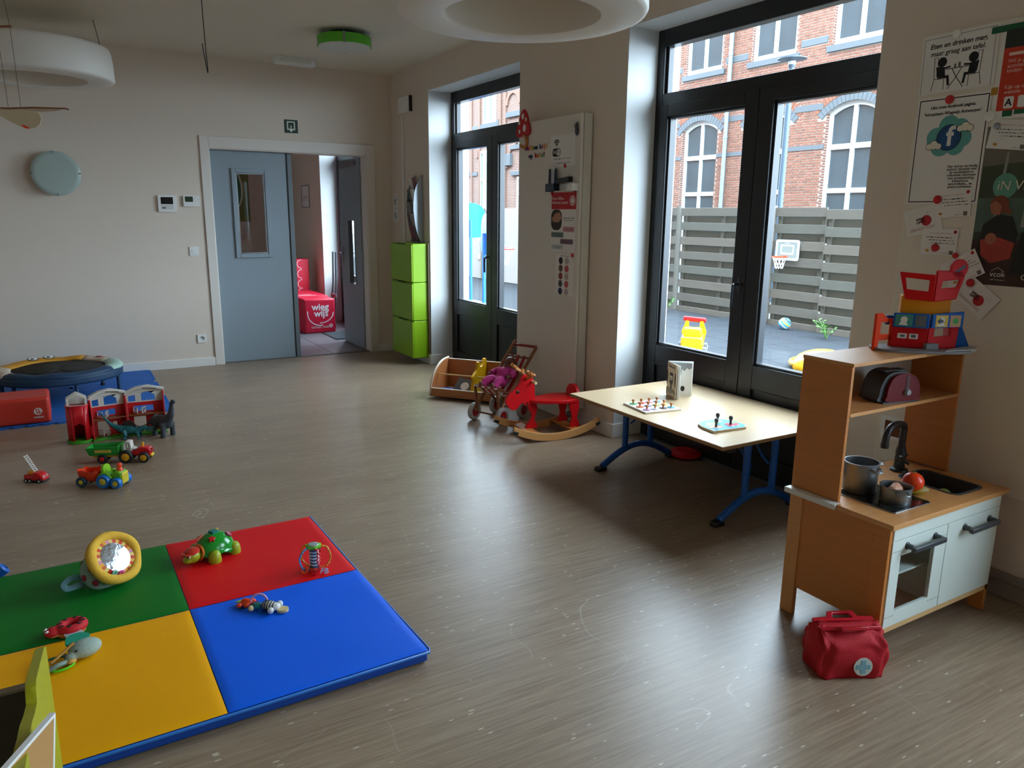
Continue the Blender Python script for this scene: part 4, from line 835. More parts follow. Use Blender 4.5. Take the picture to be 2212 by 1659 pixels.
# ================================================================ NEAR WALL BOARD AND POSTERS
XN=3.168
tag(MB().bx(XN,XR,.95,2.01,.42,2.24).build('magnet_board',pm('board_white_enamel','#DED6C8',.4,var=.02,vs=3),bevel=.002),'large white magnetic board behind the posters and toy kitchen','board')
def on_nw(y,z,dx=0): return RWALL(y,z,XN-.0006-dx)
t=thing('table_manners_poster','poster Eten en drinken mag with two people at a table','poster',M=on_nw(1.855,2.115)@RZ(R(1))); MB().bx(-.150,.150,-.108,.118,0,.001).build('sheet',paper,t)
pr=Print(); pr.line(ink_soft,[(-.142,-.105),(-.142,.106),(.137,.108),(.137,-.105)],.0018)
def sitter(s):   # simple seated figure drawn in ink
    X=lambda x: s*x
    pr.disc(ink,X(.062),.01,.019); pr.poly(ink,[(X(.085),-.005),(X(.05),-.01),(X(.045),-.045),(X(.08),-.045)][::s],.001); pr.line(ink,[(X(.055),-.015),(X(.03),-.012)],.007); pr.line(ink,[(X(.07),-.05),(X(.035),-.048),(X(.03),-.078)],.010)
    pr.line(ink_soft,[(X(.095),.03),(X(.09),-.05),(X(.098),-.095)],.003); pr.line(ink_soft,[(X(.09),-.052),(X(.05),-.052),(X(.048),-.095)],.003); pr.line(ink_soft,[(X(.095),.03),(X(.08),.03),(X(.076),-.05)],.002)
sitter(-1); sitter(1); pr.line(ink,[(-.045,-.02),(.045,-.02)],.003); pr.line(ink,[(-.02,-.02),(0,-.055),(.03,-.095)],.003); pr.line(ink,[(.02,-.02),(0,-.055),(-.03,-.095)],.003); pr.rect(ink_soft,-.012,-.018,-.004,-.004); pr.rect(ink_soft,.004,-.018,.014,.0)
pr.build(t); text('Eten en drinken mag,',.0265,ink,t,-.005,.075,.0014,'CENTER',shear=.15,bold=.0005); text('maar graag aan tafel.',.0265,ink,t,-.005,.046,.0014,'CENTER',shear=.15,bold=.0003)
magnet(on_nw(1.87,2.222,.002),'pale round magnet at the top of the table poster',white_plastic,.016)
t=thing('like_page_poster','tall poster asking to like the page with blue round logo','poster',M=on_nw(1.85,1.777,.001)); MB().bx(-.148,.148,-.213,.213,0,.001).build('sheet',paper,t); pr=Print(); pr.frame(pm('ink_plum','#3A1E2A',.8),-.140,-.205,.140,.205,.004)
teal=pm('cloud_teal','#5FA6A0',.7,var=.04); fb=pm('logo_blue','#1D4F86',.7,var=.04)
for x,y,r in ((-.055,.055,.038),(-.03,.02,.042),(.03,.015,.036),(.055,.045,.036),(.04,.085,.036),(-.005,.095,.042),(-.06,.035,.03),(.0,.05,.06)): pr.disc(teal,x,y,r,.001)
pr.disc(ink,0,.05,.051,.0014); pr.disc(fb,0,.05,.048,.0018); pr.ringp(ink,0,.05,.041,.0015,.0021)
cream=pm('cloud_cream','#E2DCCB',.7)
for ox,oy in ((.062,.082),(-.058,.018)):
    for x,y,r in ((-.02,0,.012),(0,.006,.017),(.02,0,.012)): pr.disc(ink,ox+x,oy+y,r+.0018,.0022); 
    for x,y,r in ((-.02,0,.012),(0,.006,.017),(.02,0,.012)): pr.disc(cream,ox+x,oy+y,r,.0026)
pr.build(t); text('f',.105,paper,t,.004,.052,.0026,'CENTER',bold=.003); text('Like onze facebook pagina:',.0168,ink,t,.0,.172,.0014,'CENTER',bold=.0004,shear=.1); text("'Inloopteam Wiegwijs Antwerpen'",.0168,ink,t,.0,.147,.0014,'CENTER',bold=.0004,shear=.1)
text('Hier vind je: ons huidig\naanbod, nieuwtjes over\nde speelbabbels en\nruilboetiek, informatie\nover groepswerking,\nboekenboot,\naanschuiftafel,... en\nandere activiteiten.',.0128,ink,t,.07,-.105,.0014,'CENTER',bold=.0002)
magnet(on_nw(1.865,1.975,.003),'large red round magnet at the top of the like page poster',r=.017); magnet(on_nw(1.861,1.582,.004),'red round magnet on the top card below the like page poster',r=.017)
t=thing('activity_poster','red activity leaflet in a clear sleeve at the picture edge','poster',M=on_nw(1.555,2.035,.0015)); MB().bx(-.142,.13,-.155,.17,0,.001).build('sheet',paper,t); pr=Print(); pr.rect(pm('leaflet_red','#C93A1E',.7,var=.05),-.125,-.125,.13,.10,.001); pr.rect(pm('leaflet_photo','#2A2E26',.7,var=.4,vs=20),-.125,.10,.13,.165,.001); pr.poly(paper,rrect(-.10,-.118,-.065,-.075,.006),.0014); pr.poly(paper,rrect(-.05,-.118,-.01,-.075,.006),.0014); pr.poly(pm('leaf_pale','#E8C9BE',.7),rrect(-.105,.072,.08,.083,.004),.0014)
pr.build(t); text('A',.036,ink,t,-.083,-.097,.0018,'CENTER',bold=.001); text('Wil je graag\nactiviteiten\nkindjes',.019,pm('leaf_pale','#E8C9BE',.7),t,-.105,.035,.0014); text('Kijk op onze\nwebsite',.019,pm('leaf_pale','#E8C9BE',.7),t,-.105,-.05,.0014)
for y,z,w_,lab in ((1.64,2.208,.16,'long dark green tape strip along the top of the leaflet'),(1.637,1.90,.03,'green tape piece under the leaflet, nearer the glazed doors'),(1.595,1.905,.03,'green tape piece under the leaflet, nearer the picture edge')):
    tag(MB().at(on_nw(y,z,.002)).bx(-w_*.6,w_*.6,-.012,.012,0,.0008).build('tape_strip',green_mag,smooth=0),lab,'tape')
tag(MB().at(on_nw(1.695,1.985,.002)).bx(-.012,.012,-.014,.014,0,.0008).build('tape_strip',pm('tape_ochre','#B98526',.6),smooth=0),'ochre tape square beside the leaflet','tape')
# large photo poster of people, cut by the picture edge
t=thing('photo_poster','large photo poster IN VER with two people sitting outdoors','poster',M=on_nw(1.40,1.555)); MB().bx(-.30,.30,-.305,.30,0,.001).build('sheet',pm('photo_foliage','#39422E',.6,var=.6,vs=5),t)
pr=Print(); lightg=pm('photo_light','#8A8F86',.6,var=.2,vs=6); hair=pm('photo_hair','#7A3A20',.6,var=.3,vs=20); skin=pm('photo_face','#A8654A',.6,var=.15); dk=pm('photo_black','#17140F',.6,var=.3,vs=20); drk2=pm('photo_brown','#3C2018',.6,var=.4,vs=8); rd=pm('photo_red','#A83A2C',.6,var=.4,vs=20)
pr.poly(pm('photo_sky','#6E675C',.6,var=.1),[(-.30,.15),(.30,.20),(.30,.30),(-.30,.30)],.001); pr.rect(pm('photo_mid','#4C6154',.6,var=.5,vs=8),-.30,-.1,.3,.03,.001); 
for x in (-.235,-.13,.02): pr.poly(lightg,[(x,-.08),(x+.014,-.08),(x+.03,.2),(x+.02,.2)],.0012)
pr.rect(drk2,-.30,-.305,.30,-.13,.0012)
pr.poly(dk,[(-.28,-.17),(-.265,-.07),(-.215,-.03),(-.16,-.04),(-.135,-.10),(-.14,-.18)],.0014); pr.disc(hair,-.215,.005,.035,.0018); pr.poly(skin,[(-.25,.005),(-.24,-.03),(-.21,-.035),(-.205,.0),(-.23,.02)],.0022); pr.poly(hair,[(-.19,.0),(-.165,-.02),(-.175,-.035),(-.2,-.02)],.0018)
pr.poly(rd,[(-.27,-.13),(-.2,-.12),(-.14,-.14),(-.15,-.2),(-.22,-.22),(-.26,-.19)],.0022); pr.disc(skin,-.23,-.125,.022,.0026)
pr.poly(dk,[(-.15,-.26),(-.12,-.1),(-.06,-.04),(.1,-.05),(.1,-.27)],.0026); pr.disc(pm('photo_hair2','#2A1610',.6,var=.3,vs=20),-.05,-.0,.05,.003); pr.disc(pm('in_ver_green','#5E9A84',.6,var=.05),-.205,.075,.045,.0014,.048); pr.build(t)
text('iN VER',.05,pm('poster_pale','#D9D8C8',.6),t,-.235,.075,.0032,shear=.1); text('vcok',.03,MATS['poster_pale'],t,-.185,-.262,.0034,'CENTER'); text('eg',.03,MATS['poster_pale'],t,-.29,-.262,.0034); text('G',.03,MATS['poster_pale'],t,-.1,-.268,.0034)
pr=Print(); pr.line(MATS['poster_pale'],[(-.21,-.25),(-.187,-.235),(-.163,-.25)],.0015,.0032); pr.scribble(MATS['poster_pale'],-.21,-.155,-.283,.002,.004,.0032); pr.build(t)
# hand-written feedback cards
def card(y,z,rot,kind,label,dx):
    t=thing('feedback_card',label,'card',M=on_nw(y,z,dx)@RZ(R(rot)),group='feedback cards'); MB().bx(-.076,.076,-.054,.054,0,.0008).build('sheet',paper,t); pr=Print()
    if kind==0:
        pr.disc(red_print,.062,.042,.007); pr.scribble(pm('ink_pink','#C98A86',.8),-.045,.045,.034,.002,.005); [pr.scribble(ink,-.055+.012*k,.05+.01*k,.018-.012*k,.0022,.008) for k in range(3)]; pr.disc(pm('logo_ochre','#C08A2A',.7),-.045,-.038,.008,.001,.005); pr.rect(pm('stamp_grey','#6F6E68',.8,var=.5,vs=200),.048,-.05,.064,-.034); pr.scribble(ink_soft,.015,.042,-.046,.0015,.004)
    else:
        pr.disc(red_print,.015,-.004,.022); pr.line(ink_soft,[(-.06,-.030),(.045,-.030)],.0016); pr.line(red_print,[(-.06,-.036),(.045,-.036)],.0016)
        for k in range(16): pr.disc(ink_soft,random.uniform(-.06,.065),random.choice((1,-1,1))*random.uniform(.012,.042) if k%2 else random.uniform(.0,.04),.0013,n=8)
    pr.build(t)
    if kind: text('WEEK\nOPVO',.014,ink,t,-.028,.0,.0014,'LEFT',bold=.0006)
card(1.80,1.565,4,0,'feedback card overlapping the foot of the like page poster',.003); card(1.915,1.497,16,1,'card with a red dot beside the board edge',.0015); card(1.833,1.411,-1,0,'feedback card hung lowest but level, over the toy airport tower',.003); card(1.722,1.305,30,0,'feedback card tilted steeply over the photo poster corner',.006); card(1.651,1.197,-36,1,'tilted card with a red dot under the photo poster',.004)
card(1.615,1.82,-7,0,'feedback card under the red leaflet at the picture edge',.003)
magnet(on_nw(1.844,1.386,.005),'red round magnet on the level feedback card',r=.016); magnet(on_nw(1.753,1.358,.009),'small red round magnet on the steeply tilted card',r=.012); magnet(on_nw(1.680,1.253,.007),'red round magnet on the lowest tilted card',r=.016); magnet(on_nw(1.665,1.855,.005),'silver round magnet on the card under the leaflet',steel,.012); magnet(on_nw(1.697,1.895,.003),'pale round magnet at the edge of the like page poster',white_plastic,.02)
magnet(on_nw(1.60,2.195,.004),'silver round magnet above the red leaflet',steel,.010)
t=thing('wall_box','open brown socket box low on the magnetic board behind the kitchen tap','socket box',M=on_nw(1.93,.575)); MB().prism(rrect(-.06,-.05,.06,.055,.008),0,.004,[rrect(-.042,-.035,.05,.035,.005)]).build('plate',white_plastic,t); MB().bx(-.043,.051,-.036,.036,.0,.001).build('recess',pm('box_brown','#6A3A1E',.8,var=.15),t)
# ================================================================ LOW TABLE
tblue=pm('table_blue','#1356A6',.3,var=.06,vs=6)
t=thing('low_table','low birch plywood table with blue tubular legs at the glazed doors','table',(2.965,2.96,0))
MB().bx(-.425,.425,-.61,.61,.452,.468).build('tabletop',pm('maple_laminate','#CBB08C',.32,var=.06,vs=4,stretch=(10,1,1)),t,bevel=.002)
MB().prism([(-.427,-.612),(.427,-.612),(.427,.612),(-.427,.612)],.450,.4665,[[(-.424,-.609),(.424,-.609),(.424,.609),(-.424,.609)]]).build('edge_band',ply_edge,t,smooth=0)
for s_ in (-1,1):
    yy=s_*.475
    m=MB(); n=14
    m.tube([(-.27+.54*i/n,yy,.025+.105*math.sin(PI*i/n)) for i in range(n+1)],.020,12); m.build('foot_arch',tblue,t)
    for sx in (-.10,.10): MB().tube([(sx,yy,.12),(sx,yy,.425)],.019,12).build('leg',tblue,t)
    MB().tube([(-.33,yy,.43),(.33,yy,.43)],.018,12).build('top_rail',tblue,t)
    for sx in (-.06,.06): MB().tube([(sx,yy,.27),(sx,yy-s_*.04,.30),(sx,yy-s_*.16,.44)],.007,8).build('brace',tblue,t)
    for sx in (-.28,.28): MB().box((sx,yy,.013),(.065,.05,.026)).build('foot_cap',dark_plastic,t,bevel=.008)
    MB().box((-.33,s_*.58 if s_>0 else -.56,.435),(.05,.05,.035)).box((-.27,s_*.54,.437),(.04,.06,.03)).build('bracket',dark_plastic,t,bevel=.006)
# board book standing open
t=thing('board_book','black and white board book standing open on the table','book',M=TR(3.03,3.27,.468)@RZ(R(-50)))
pgm=pm('book_white','#DCDAD4',.5,var=.03); bkk=pm('book_beige','#C9B79F',.5,var=.05); blk=pm('book_black','#1A1A1C',.5,var=.1)
def bookside(ang,cov,nm,w=.145):
    f=bpy.data.objects.new(nm,None); COL.objects.link(f); f.parent=t; f.matrix_local=RZ(ang); return f
WB,HB=.145,.205
m=MB(); m.M=RZ(R(-14)); m.bx(-WB,0,-.001,.003,0,HB); m.M=RZ(R(14)); m.bx(-WB,0,-.003,.001,0,HB); 
# spine at local origin edge; covers and pages as thin boards
def board(ang,x0,x1,y0,y1,z0,z1,mt,nm): 
    q_=MB(); q_.M=RZ(ang); q_.bx(x0,x1,y0,y1,z0,z1); return q_.build(nm,mt,t,bevel=.002)
front=board(R(-62),-.0,WB,-.004,0,0,HB,bkk,'cover'); board(R(-58),0,WB*.98,.0,.004,.003,HB-.004,pgm,'page'); board(R(-54),0,WB*.97,.0,.004,.003,HB-.004,pgm,'page')
board(R(12),0,WB,0,.004,0,HB,pgm,'cover'); board(R(8),0,WB*.98,-.004,0,.003,HB-.004,pgm,'page'); board(R(2),0,WB*.95,-.004,0,.003,HB-.006,pm('page_grey','#8A8C8C',.5),'page')
f=bpy.data.objects.new('cover_print',None); COL.objects.link(f); f.parent=t; f.matrix_local=RZ(R(-62))@frame((0,-.004,0),(1,0,0),(0,0,1))
pr=Print(); 
for side in (1,-1):
    cx=.072+side*.062; pr.poly(blk,[(cx-side*.012,.12),(cx-side*.002,.16),(cx+side*.008,.15),(cx+side*.008,.07),(cx-side*.006,.08)],.001)
pr.poly(blk,spline([(.045,.12,0),(.05,.15,0),(.072,.145,0),(.094,.15,0),(.10,.12,0),(.094,.085,0),(.072,.075,0),(.05,.085,0)],4,True) and [(p[0],p[1]) for p in spline([(.045,.12,0),(.05,.15,0),(.072,.145,0),(.094,.15,0),(.10,.12,0),(.094,.085,0),(.072,.075,0),(.05,.085,0)],4,True)],.001)
for x in (.062,.083): pr.disc(pgm,x,.118,.011,.0014,.014); pr.disc(blk,x,.116,.005,.0018,.006)
pr.poly(pm('book_grey','#6E6A64',.5),[(.0,.01),(.0,.05),(.03,.06),(.07,.045),(.11,.055),(.145,.04),(.145,.03),(.1,.035),(.06,.02),(.03,.035),(.02,.01)],.001); pr.rect(blk,.06,.05,.085,.075,.001); pr.build(f); text('KLEINE MOL',.018,pm('book_grey','#6E6A64',.5),f,.072,.182,.0016,'CENTER',bold=.0006)
f=bpy.data.objects.new('page_print',None); COL.objects.link(f); f.parent=t; f.matrix_local=RZ(R(2))@frame((0,-.004,0),(1,0,0),(0,0,1)); pr=Print()
pr.poly(pgm,[(.05,0),(.138,0),(.138,.17),(.12,.16),(.11,.17),(.095,.15),(.08,.16),(.075,.12),(.06,.11),(.07,.07),(.055,.06)],.001); pr.poly(blk,[(.02,.1),(.05,.15),(.07,.13),(.06,.11),(.07,.09),(.05,.07),(.03,.08)],.0014); pr.disc(blk,.09,.045,.012,.0014,.016); pr.build(f)
# peg puzzle with twelve knobs
t=thing('peg_puzzle','square wooden puzzle board with twelve knobbed discs','puzzle',M=TR(2.745,3.075,.468)@RZ(R(-8)))
MB().bx(-.115,.115,-.115,.115,0,.010).build('board',pm('puzzle_board','#DDD2C2',.5,var=.06),t,bevel=.002)
pcs=['#5CA86B','#D2474E','#E58A94','#6EA6DB','#E2794A','#8C8FD0','#A9C04A','#E4CE5C','#B884C0','#C9D6EA','#5B4A46','#6FB6D6']
knob=None
for i in range(12):
    x,y=-.078+.052*(i%4),.07-.07*(i//4)
    MB().cyl((x,y,.0101),(x,y,.0135),.021,n=18).build('disc',pm('puzzle_disc_%d'%i,pcs[i],.45),t)
    k_=MB().at(TR(x,y,.0135)).lathe([(.0045,0),(.004,.009),(.0075,.013),(.0085,.019),(.006,.023),(0,.024)],14).build('knob',birch,t)
t=thing('vehicle_puzzle','blue wooden puzzle board with three tall dark pegs','puzzle',M=TR(2.79,2.61,.468)@RZ(R(-6)))
outl=[(-.115,-.09),(.09,-.09),(.115,-.06),(.115,.03),(.08,.075),(.02,.09),(-.06,.085),(-.1,.05),(-.115,0)]
MB().prism(outl,0,.012).build('board',pm('puzzle_ply','#CDBB9B',.5,var=.1),t,bevel=.002)
pr=Print(); pb=pm('puzzle_blue','#4AA3D8',.45,var=.12,vs=12); pg2=pm('puzzle_green','#9CC25A',.45); po=pm('puzzle_orange','#E0935C',.45); pr2=pm('puzzle_red','#CF3A4A',.45)
pr.poly(pb,[(x*.95,y*.95) for x,y in outl],.0121); pr.poly(pg2,[(-.09,.0),(-.05,.05),(.02,.04),(.0,.01),(-.05,-.01)],.0125); pr.poly(pg2,[(.07,.02),(.1,.03),(.105,-.03),(.08,-.01)],.0125)
pr.poly(po,circ(-.055,-.035,.042,20,.022),.0129); pr.poly(paper,[(-.085,-.052),(-.03,-.055),(-.035,-.045),(-.085,-.044)],.0132); pr.poly(pr2,[(.015,-.055),(.085,-.05),(.09,-.02),(.06,-.015),(.045,.005),(.02,-.005)],.0129); pr.disc(paper,.035,-.055,.008,.0132); pr.disc(paper,.07,-.055,.008,.0132); pr.poly(paper,circ(.02,.045,.03,16,.014),.0129); pr.build(t)
for x,y in ((-.055,-.035),(.045,-.025),(.02,.045)): MB().at(TR(x,y,.0132)).lathe([(.006,0),(.006,.022),(.0095,.028),(.0105,.038),(.006,.044),(0,.045)],14).build('peg',pm('peg_dark','#4A3C36',.5,var=.1),t)
t=thing('toy_disc','red plastic disc lying under the table','disc',(3.33,3.39,.006)); MB().lathe([(.0,.004),(.07,.004),(.085,.0),(.1,.008),(.102,.02),(.095,.03),(.06,.034),(.0,.033)],40).build('disc',red,t,smooth=60); MB().torus((0,0,.034),.06,.004,32,8).build('ridge',red,t)
# ================================================================ TOY KITCHEN
KX,KY=2.295,1.357; KR=R(0)
kt=thing('toy_kitchen','birch toy kitchen with white doors against the near wall','toy kitchen',(KX,KY,0))
kw=birch; kwh=pm('kitchen_white','#DCE4DD',.4,var=.02,vs=5)
MB().bx(.015,.030,.04,.40,.115,.485).build('side_panel',kw,kt,bevel=.001); MB().bx(.690,.705,.04,.40,.10,.485).build('side_panel',kw,kt,bevel=.001)
for x in (.010,.690):
    MB().bx(x,x+.020,.365,.422,0,.485).build('leg',birch_h,kt,bevel=.002); MB().bx(x,x+.022,.012,.07,0,.485).build('leg',kw,kt,bevel=.002)
MB().bx(.010,.710,.012,.03,.088,.107).build('bottom_rail',pm('birch_edge','#D6AE78',.5,var=.1,vs=8),kt,bevel=.001)
MB().bx(.03,.69,.03,.40,.105,.115).build('base_board',kw,kt,smooth=0)
MB().bx(.03,.69,.395,.40,.115,.485).build('lower_back',kwh,kt,smooth=0)
MB().bx(.352,.362,.03,.395,.115,.485).build('divider',kwh,kt,smooth=0)
MB().bx(.028,.702,.008,.022,.437,.485).build('fascia',kwh,kt,bevel=.001)
# oven door with window, cupboard door
m=MB(); m.M=frame((0,.022,0),(1,0,0),(0,0,1)); m.prism([(.028,.112),(.354,.112),(.354,.434),(.028,.434)],0,.014,[[(.082,.165),(.285,.165),(.285,.375),(.082,.375)]]); dv=m.build('oven_door',kwh,kt,bevel=.001)
MB().bx(.082,.285,.012,.0155,.165,.375).build('window_pane',glass,dv,smooth=0)
for z in (.150,.395): MB().bx(.028,.082 if z<.3 else .082,.0075,.0082,z,z+.0015).bx(.285,.354,.0075,.0082,z,z+.0015).build('groove',pm('groove_grey','#8C938E',.7),dv,smooth=0)
cdv=MB().bx(.358,.702,.008,.022,.112,.434).build('cupboard_door',kwh,kt,bevel=.001)
def khandle(x0,x1,z,par):
    m=MB(); m.box(((x0+x1)/2,-.022,z),(x1-x0,.016,.018)); 
    for x in (x0+.012,x1-.012): m.cyl((x,.008,z+.004),(x,-.018,z+.004),.0095,n=14); m.cyl((x,.010,z+.004),(x,.004,z+.004),.014,n=14)
    m.build('handle',pm('handle_grey','#3A3D40',.4,var=.06),par,bevel=.003)
khandle(.10,.29,.402,dv); khandle(.455,.645,.395,cdv)
MB().bx(.035,.350,.05,.39,.270,.278).build('oven_shelf',kwh,kt,smooth=0)
# worktop with sink cut-out
sx0,sx1,sy0,sy1=.472,.652,.055,.29
MB().prism([(-.002,-.004),(.727,-.004),(.727,.43),(-.002,.43)],.487,.505,[rrect(sx0,sy0,sx1,sy1,.03)][::1]).build('worktop',birch_h,kt,bevel=.001)
sk=MB(); sk.prism(rrect(sx0-.008,sy0-.008,sx1+.008,sy1+.008,.036),.505,.5075,[rrect(sx0+.004,sy0+.004,sx1-.004,sy1-.004,.026)]); sk.build('sink_rim',pm('sink_rim','#3E4245',.35,var=.06),kt,bevel=.001)
o1=rrect(sx0+.003,sy0+.003,sx1-.003,sy1-.003,.027); o2=rrect(sx0+.02,sy0+.02,sx1-.02,sy1-.02,.02)
MB().rings([[(x,y,.507) for x,y in o1],[(x,y,.44) for x,y in o2]],False,False).add([(x,y,.44) for x,y in o2],[tuple(range(len(o2)))]).build('sink_basin',pm('sink_black','#17181A',.5,var=.1),kt)
MB().prism(rrect(.098,.058,.318,.305,.012),.505,.5085).build('hob_rim',steel,kt,bevel=.001); MB().prism(rrect(.103,.063,.313,.300,.01),.5086,.5094).build('hob',pm('hob_glass','#101418',.12,spec=.4,var=.2),kt)
pr=Print(); gl=pm('hob_line','#77828A',.4); pr.ringp(gl,.225,.245,.05,.0015,.5096); pr.ringp(gl,.200,.125,.052,.0015,.5096); pr.rect(pm('hob_red','#C2383E',.4),.25,.2,.275,.207,.5096); pr.build(kt,'hob_marking')
MB().bx(-.012,.022,.215,.435,.486,.506).build('clamp_strip',pm('strip_white','#DCDAD6',.4),kt,bevel=.002)
# upper rack
MB().bx(.022,.036,.228,.43,.506,1.0).build('rack_side',kw,kt,bevel=.001); MB().bx(.706,.720,.228,.43,.506,.99).build('rack_side',kw,kt,bevel=.001)
MB().bx(.020,.722,.222,.432,1.0,1.013).build('rack_top',birch_h,kt,bevel=.001); MB().bx(.036,.706,.226,.43,.818,.831).build('rack_shelf',birch_h,kt,bevel=.001)
MB().bx(.034,.708,.428,.432,.825,1.0).build('rack_back',pm('kitchen_back','#D9D8D2',.5,var=.02),kt,smooth=0)
MB().tube([(.70,.232,.508),(.70,.43,.508)],.0025,6).build('rail_wire',pm('wire_mauve','#7A5A58',.4),kt)
fc=pm('tap_black','#26272A',.4,var=.08)
fx,fy=.553,.335
tp_=MB(); tp_.at(TR(fx,fy,.506)).lathe([(.0,.0),(.036,.0),(.034,.008),(.022,.012),(.020,.03),(.020,.085),(.0165,.095),(.0165,.10)],20); tp_.M=TR(fx,fy,.506)
tp_.tube(spline([(0,0,.09),(0,0,.15),(-.004,-.002,.185),(-.035,-.006,.20),(-.085,-.012,.205),(-.125,-.018,.195),(-.145,-.02,.165),(-.148,-.02,.135)],5),.0135,12); tp_.cyl((-.148,-.02,.142),(-.148,-.02,.122),.0155,n=16)
tp_.build('tap',fc,kt)
h_=MB(); h_.M=TR(fx-.022,fy-.02,.506+.062)@RZ(R(35)); h_.cyl((0,0,0),(-.028,0,0),.012,n=14); 
for a in range(4): h_.cyl((-.03,.022*math.cos(R(30)+a*PI/2)*0,0),(-.03,.030*math.cos(R(30)+a*PI/2),.030*math.sin(R(30)+a*PI/2)),.0055,n=8)
h_.build('tap_handle',fc,kt)
KZ=.5096
def pot(x,y,r,h,label,name='toy_pot'):
    t=thing(name,label,'pot',(KX+x,KY+y,KZ)); MB().lathe([(0,.001),(r*.96,.001),(r,.006),(r,h-.004),(r+.004,h-.002),(r+.004,h),(r-.002,h),(r-.003,.008),(0,.006)],36).build('body',pot_metal,t,smooth=50); return t
p1_=pot(.19,.262,.060,.115,'tall metal toy pot on the back of the hob')
MB().tube(spline([(.056,-.025,.10),(.085,-.03,.097),(.085,-.005,.097),(.06,.0,.10)],4),.004,8).tube(spline([(-.02,-.056,.10),(-.03,-.08,.097),(.0,-.085,.097),(.02,-.056,.10)],4),.004,8).build('grip',pot_metal,p1_)
p2_=pot(.200,.125,.052,.062,'small metal toy saucepan with pink food at the front of the hob','toy_saucepan'); MB().tube(spline([(-.045,-.03,.05),(-.06,-.05,.048),(-.03,-.068,.048),(-.01,-.05,.05)],4),.004,8).build('grip',pot_metal,p2_)
t=thing('toy_food','pink toy food piece in the small saucepan','toy food',(KX+.205,KY+.13,KZ+.008)); MB().ball((0,0,.035),(.032,.022,.02),14,8).ball((.02,.012,.04),(.02,.016,.014),12,8).ball((-.02,-.005,.04),(.018,.016,.014),12,8).build('food',pm('food_pink','#D49A7C',.5,var=.15,vs=20),t)
t=thing('toy_plate','small yellow-green toy plate under the tomato','plate',(KX+.355,KY+.155,.5055)); MB().lathe([(0,.002),(.03,.002),(.05,.010),(.058,.016),(.06,.018),(.048,.013),(.03,.005),(0,.005)],32,flat=.9).build('plate',pm('plate_lime','#B9BE3C',.4,var=.1),t,smooth=60)
t=thing('toy_tomato','shiny orange-red toy tomato on its small plate','toy food',(KX+.358,KY+.158,.512)); MB().ball((0,0,.035),(.038,.038,.036),24,16).build('fruit',pm('tomato','#F0451C',.3,var=.04),t); MB().cyl((0,0,.069),(.003,.0,.073),.004,n=8).build('stem',green,t)
t=thing('toy_avocado','dark green toy avocado lying in the black sink','toy food',(KX+.505,KY+.12,.4405)); MB().ball((0,0,.032),(.045,.030,.03),20,12,RZ(R(20))).ball((.03,.011,.030),(.025,.02,.02),14,10).build('fruit',pm('avocado','#6F7A2A',.4,var=.2,vs=20),t)
# toaster
t=thing('toy_toaster','dark red toy toaster on the kitchen shelf','toy toaster',M=TR(KX+.365,KY+.30,.831)@RZ(R(-12))); tr_=pm('toaster_red','#6A0A16',.35,spec=.25,var=.06); td=pm('toaster_grey','#2D2E30',.45,var=.05)
prof=[(-.085,.006),(.085,.006),(.09,.03),(.085,.065),(.06,.1),(.02,.115),(-.03,.115),(-.065,.1),(-.085,.065),(-.09,.03)]
m=MB(); m.M=RX(R(90)); m.prism([(p[0],p[1]) for p in spline([(a,b,0) for a,b in prof],4,True)],-.045,.045); m.build('body',td,t,bevel=.008)
m=MB(); m.M=TR(.012,-.046,0)@RX(R(90)); m.prism([(p[0]*.86+.0,p[1]*.93+.002) for p in spline([(a,b,0) for a,b in prof],4,True)],-.002,.012); m.build('front_cover',tr_,t,bevel=.005)
MB().bx(-.05,.05,-.02,.02,.112,.118).build('slot',dark_plastic,t); m=MB(); m.M=TR(.025,-.06,.04)@RX(R(90)); m.lathe([(.0,.010),(.010,.010),(.014,.0)],20); m.build('dial',grey_plastic,t); MB().bx(.017,.033,-.0595,-.058,.055,.10).bx(.023,.027,-.060,-.058,.055,.10).build('lever_slot',pm('slot_red','#4A0A12',.4),t); MB().bx(-.082,.082,-.058,.04,0,.006).build('base',dark_plastic,t); pr=None
# ================================================================ TOY AIRPORT on the kitchen
t=thing('toy_airport','red yellow and blue toy airport with control tower on top of the kitchen','toy building',M=TR(KX+.50,KY+.31,1.013)@RZ(R(-30)))
og=pm('airport_orange','#E8400E',.5,spec=.25,var=.05); rd_=pm('airport_red','#CC0812',.5,spec=.25,var=.05); yl=pm('airport_yellow','#D88806',.5,spec=.25,var=.05); bl_=pm('airport_blue','#1560B8',.5,spec=.25,var=.05); gr_=pm('airport_grey','#7E7F82',.5,var=.08)
def wallpanel(w,h,hole,th=.006): 
    m=MB(); m.M=RX(R(90)); m.prism(w,-th,th,hole); return m
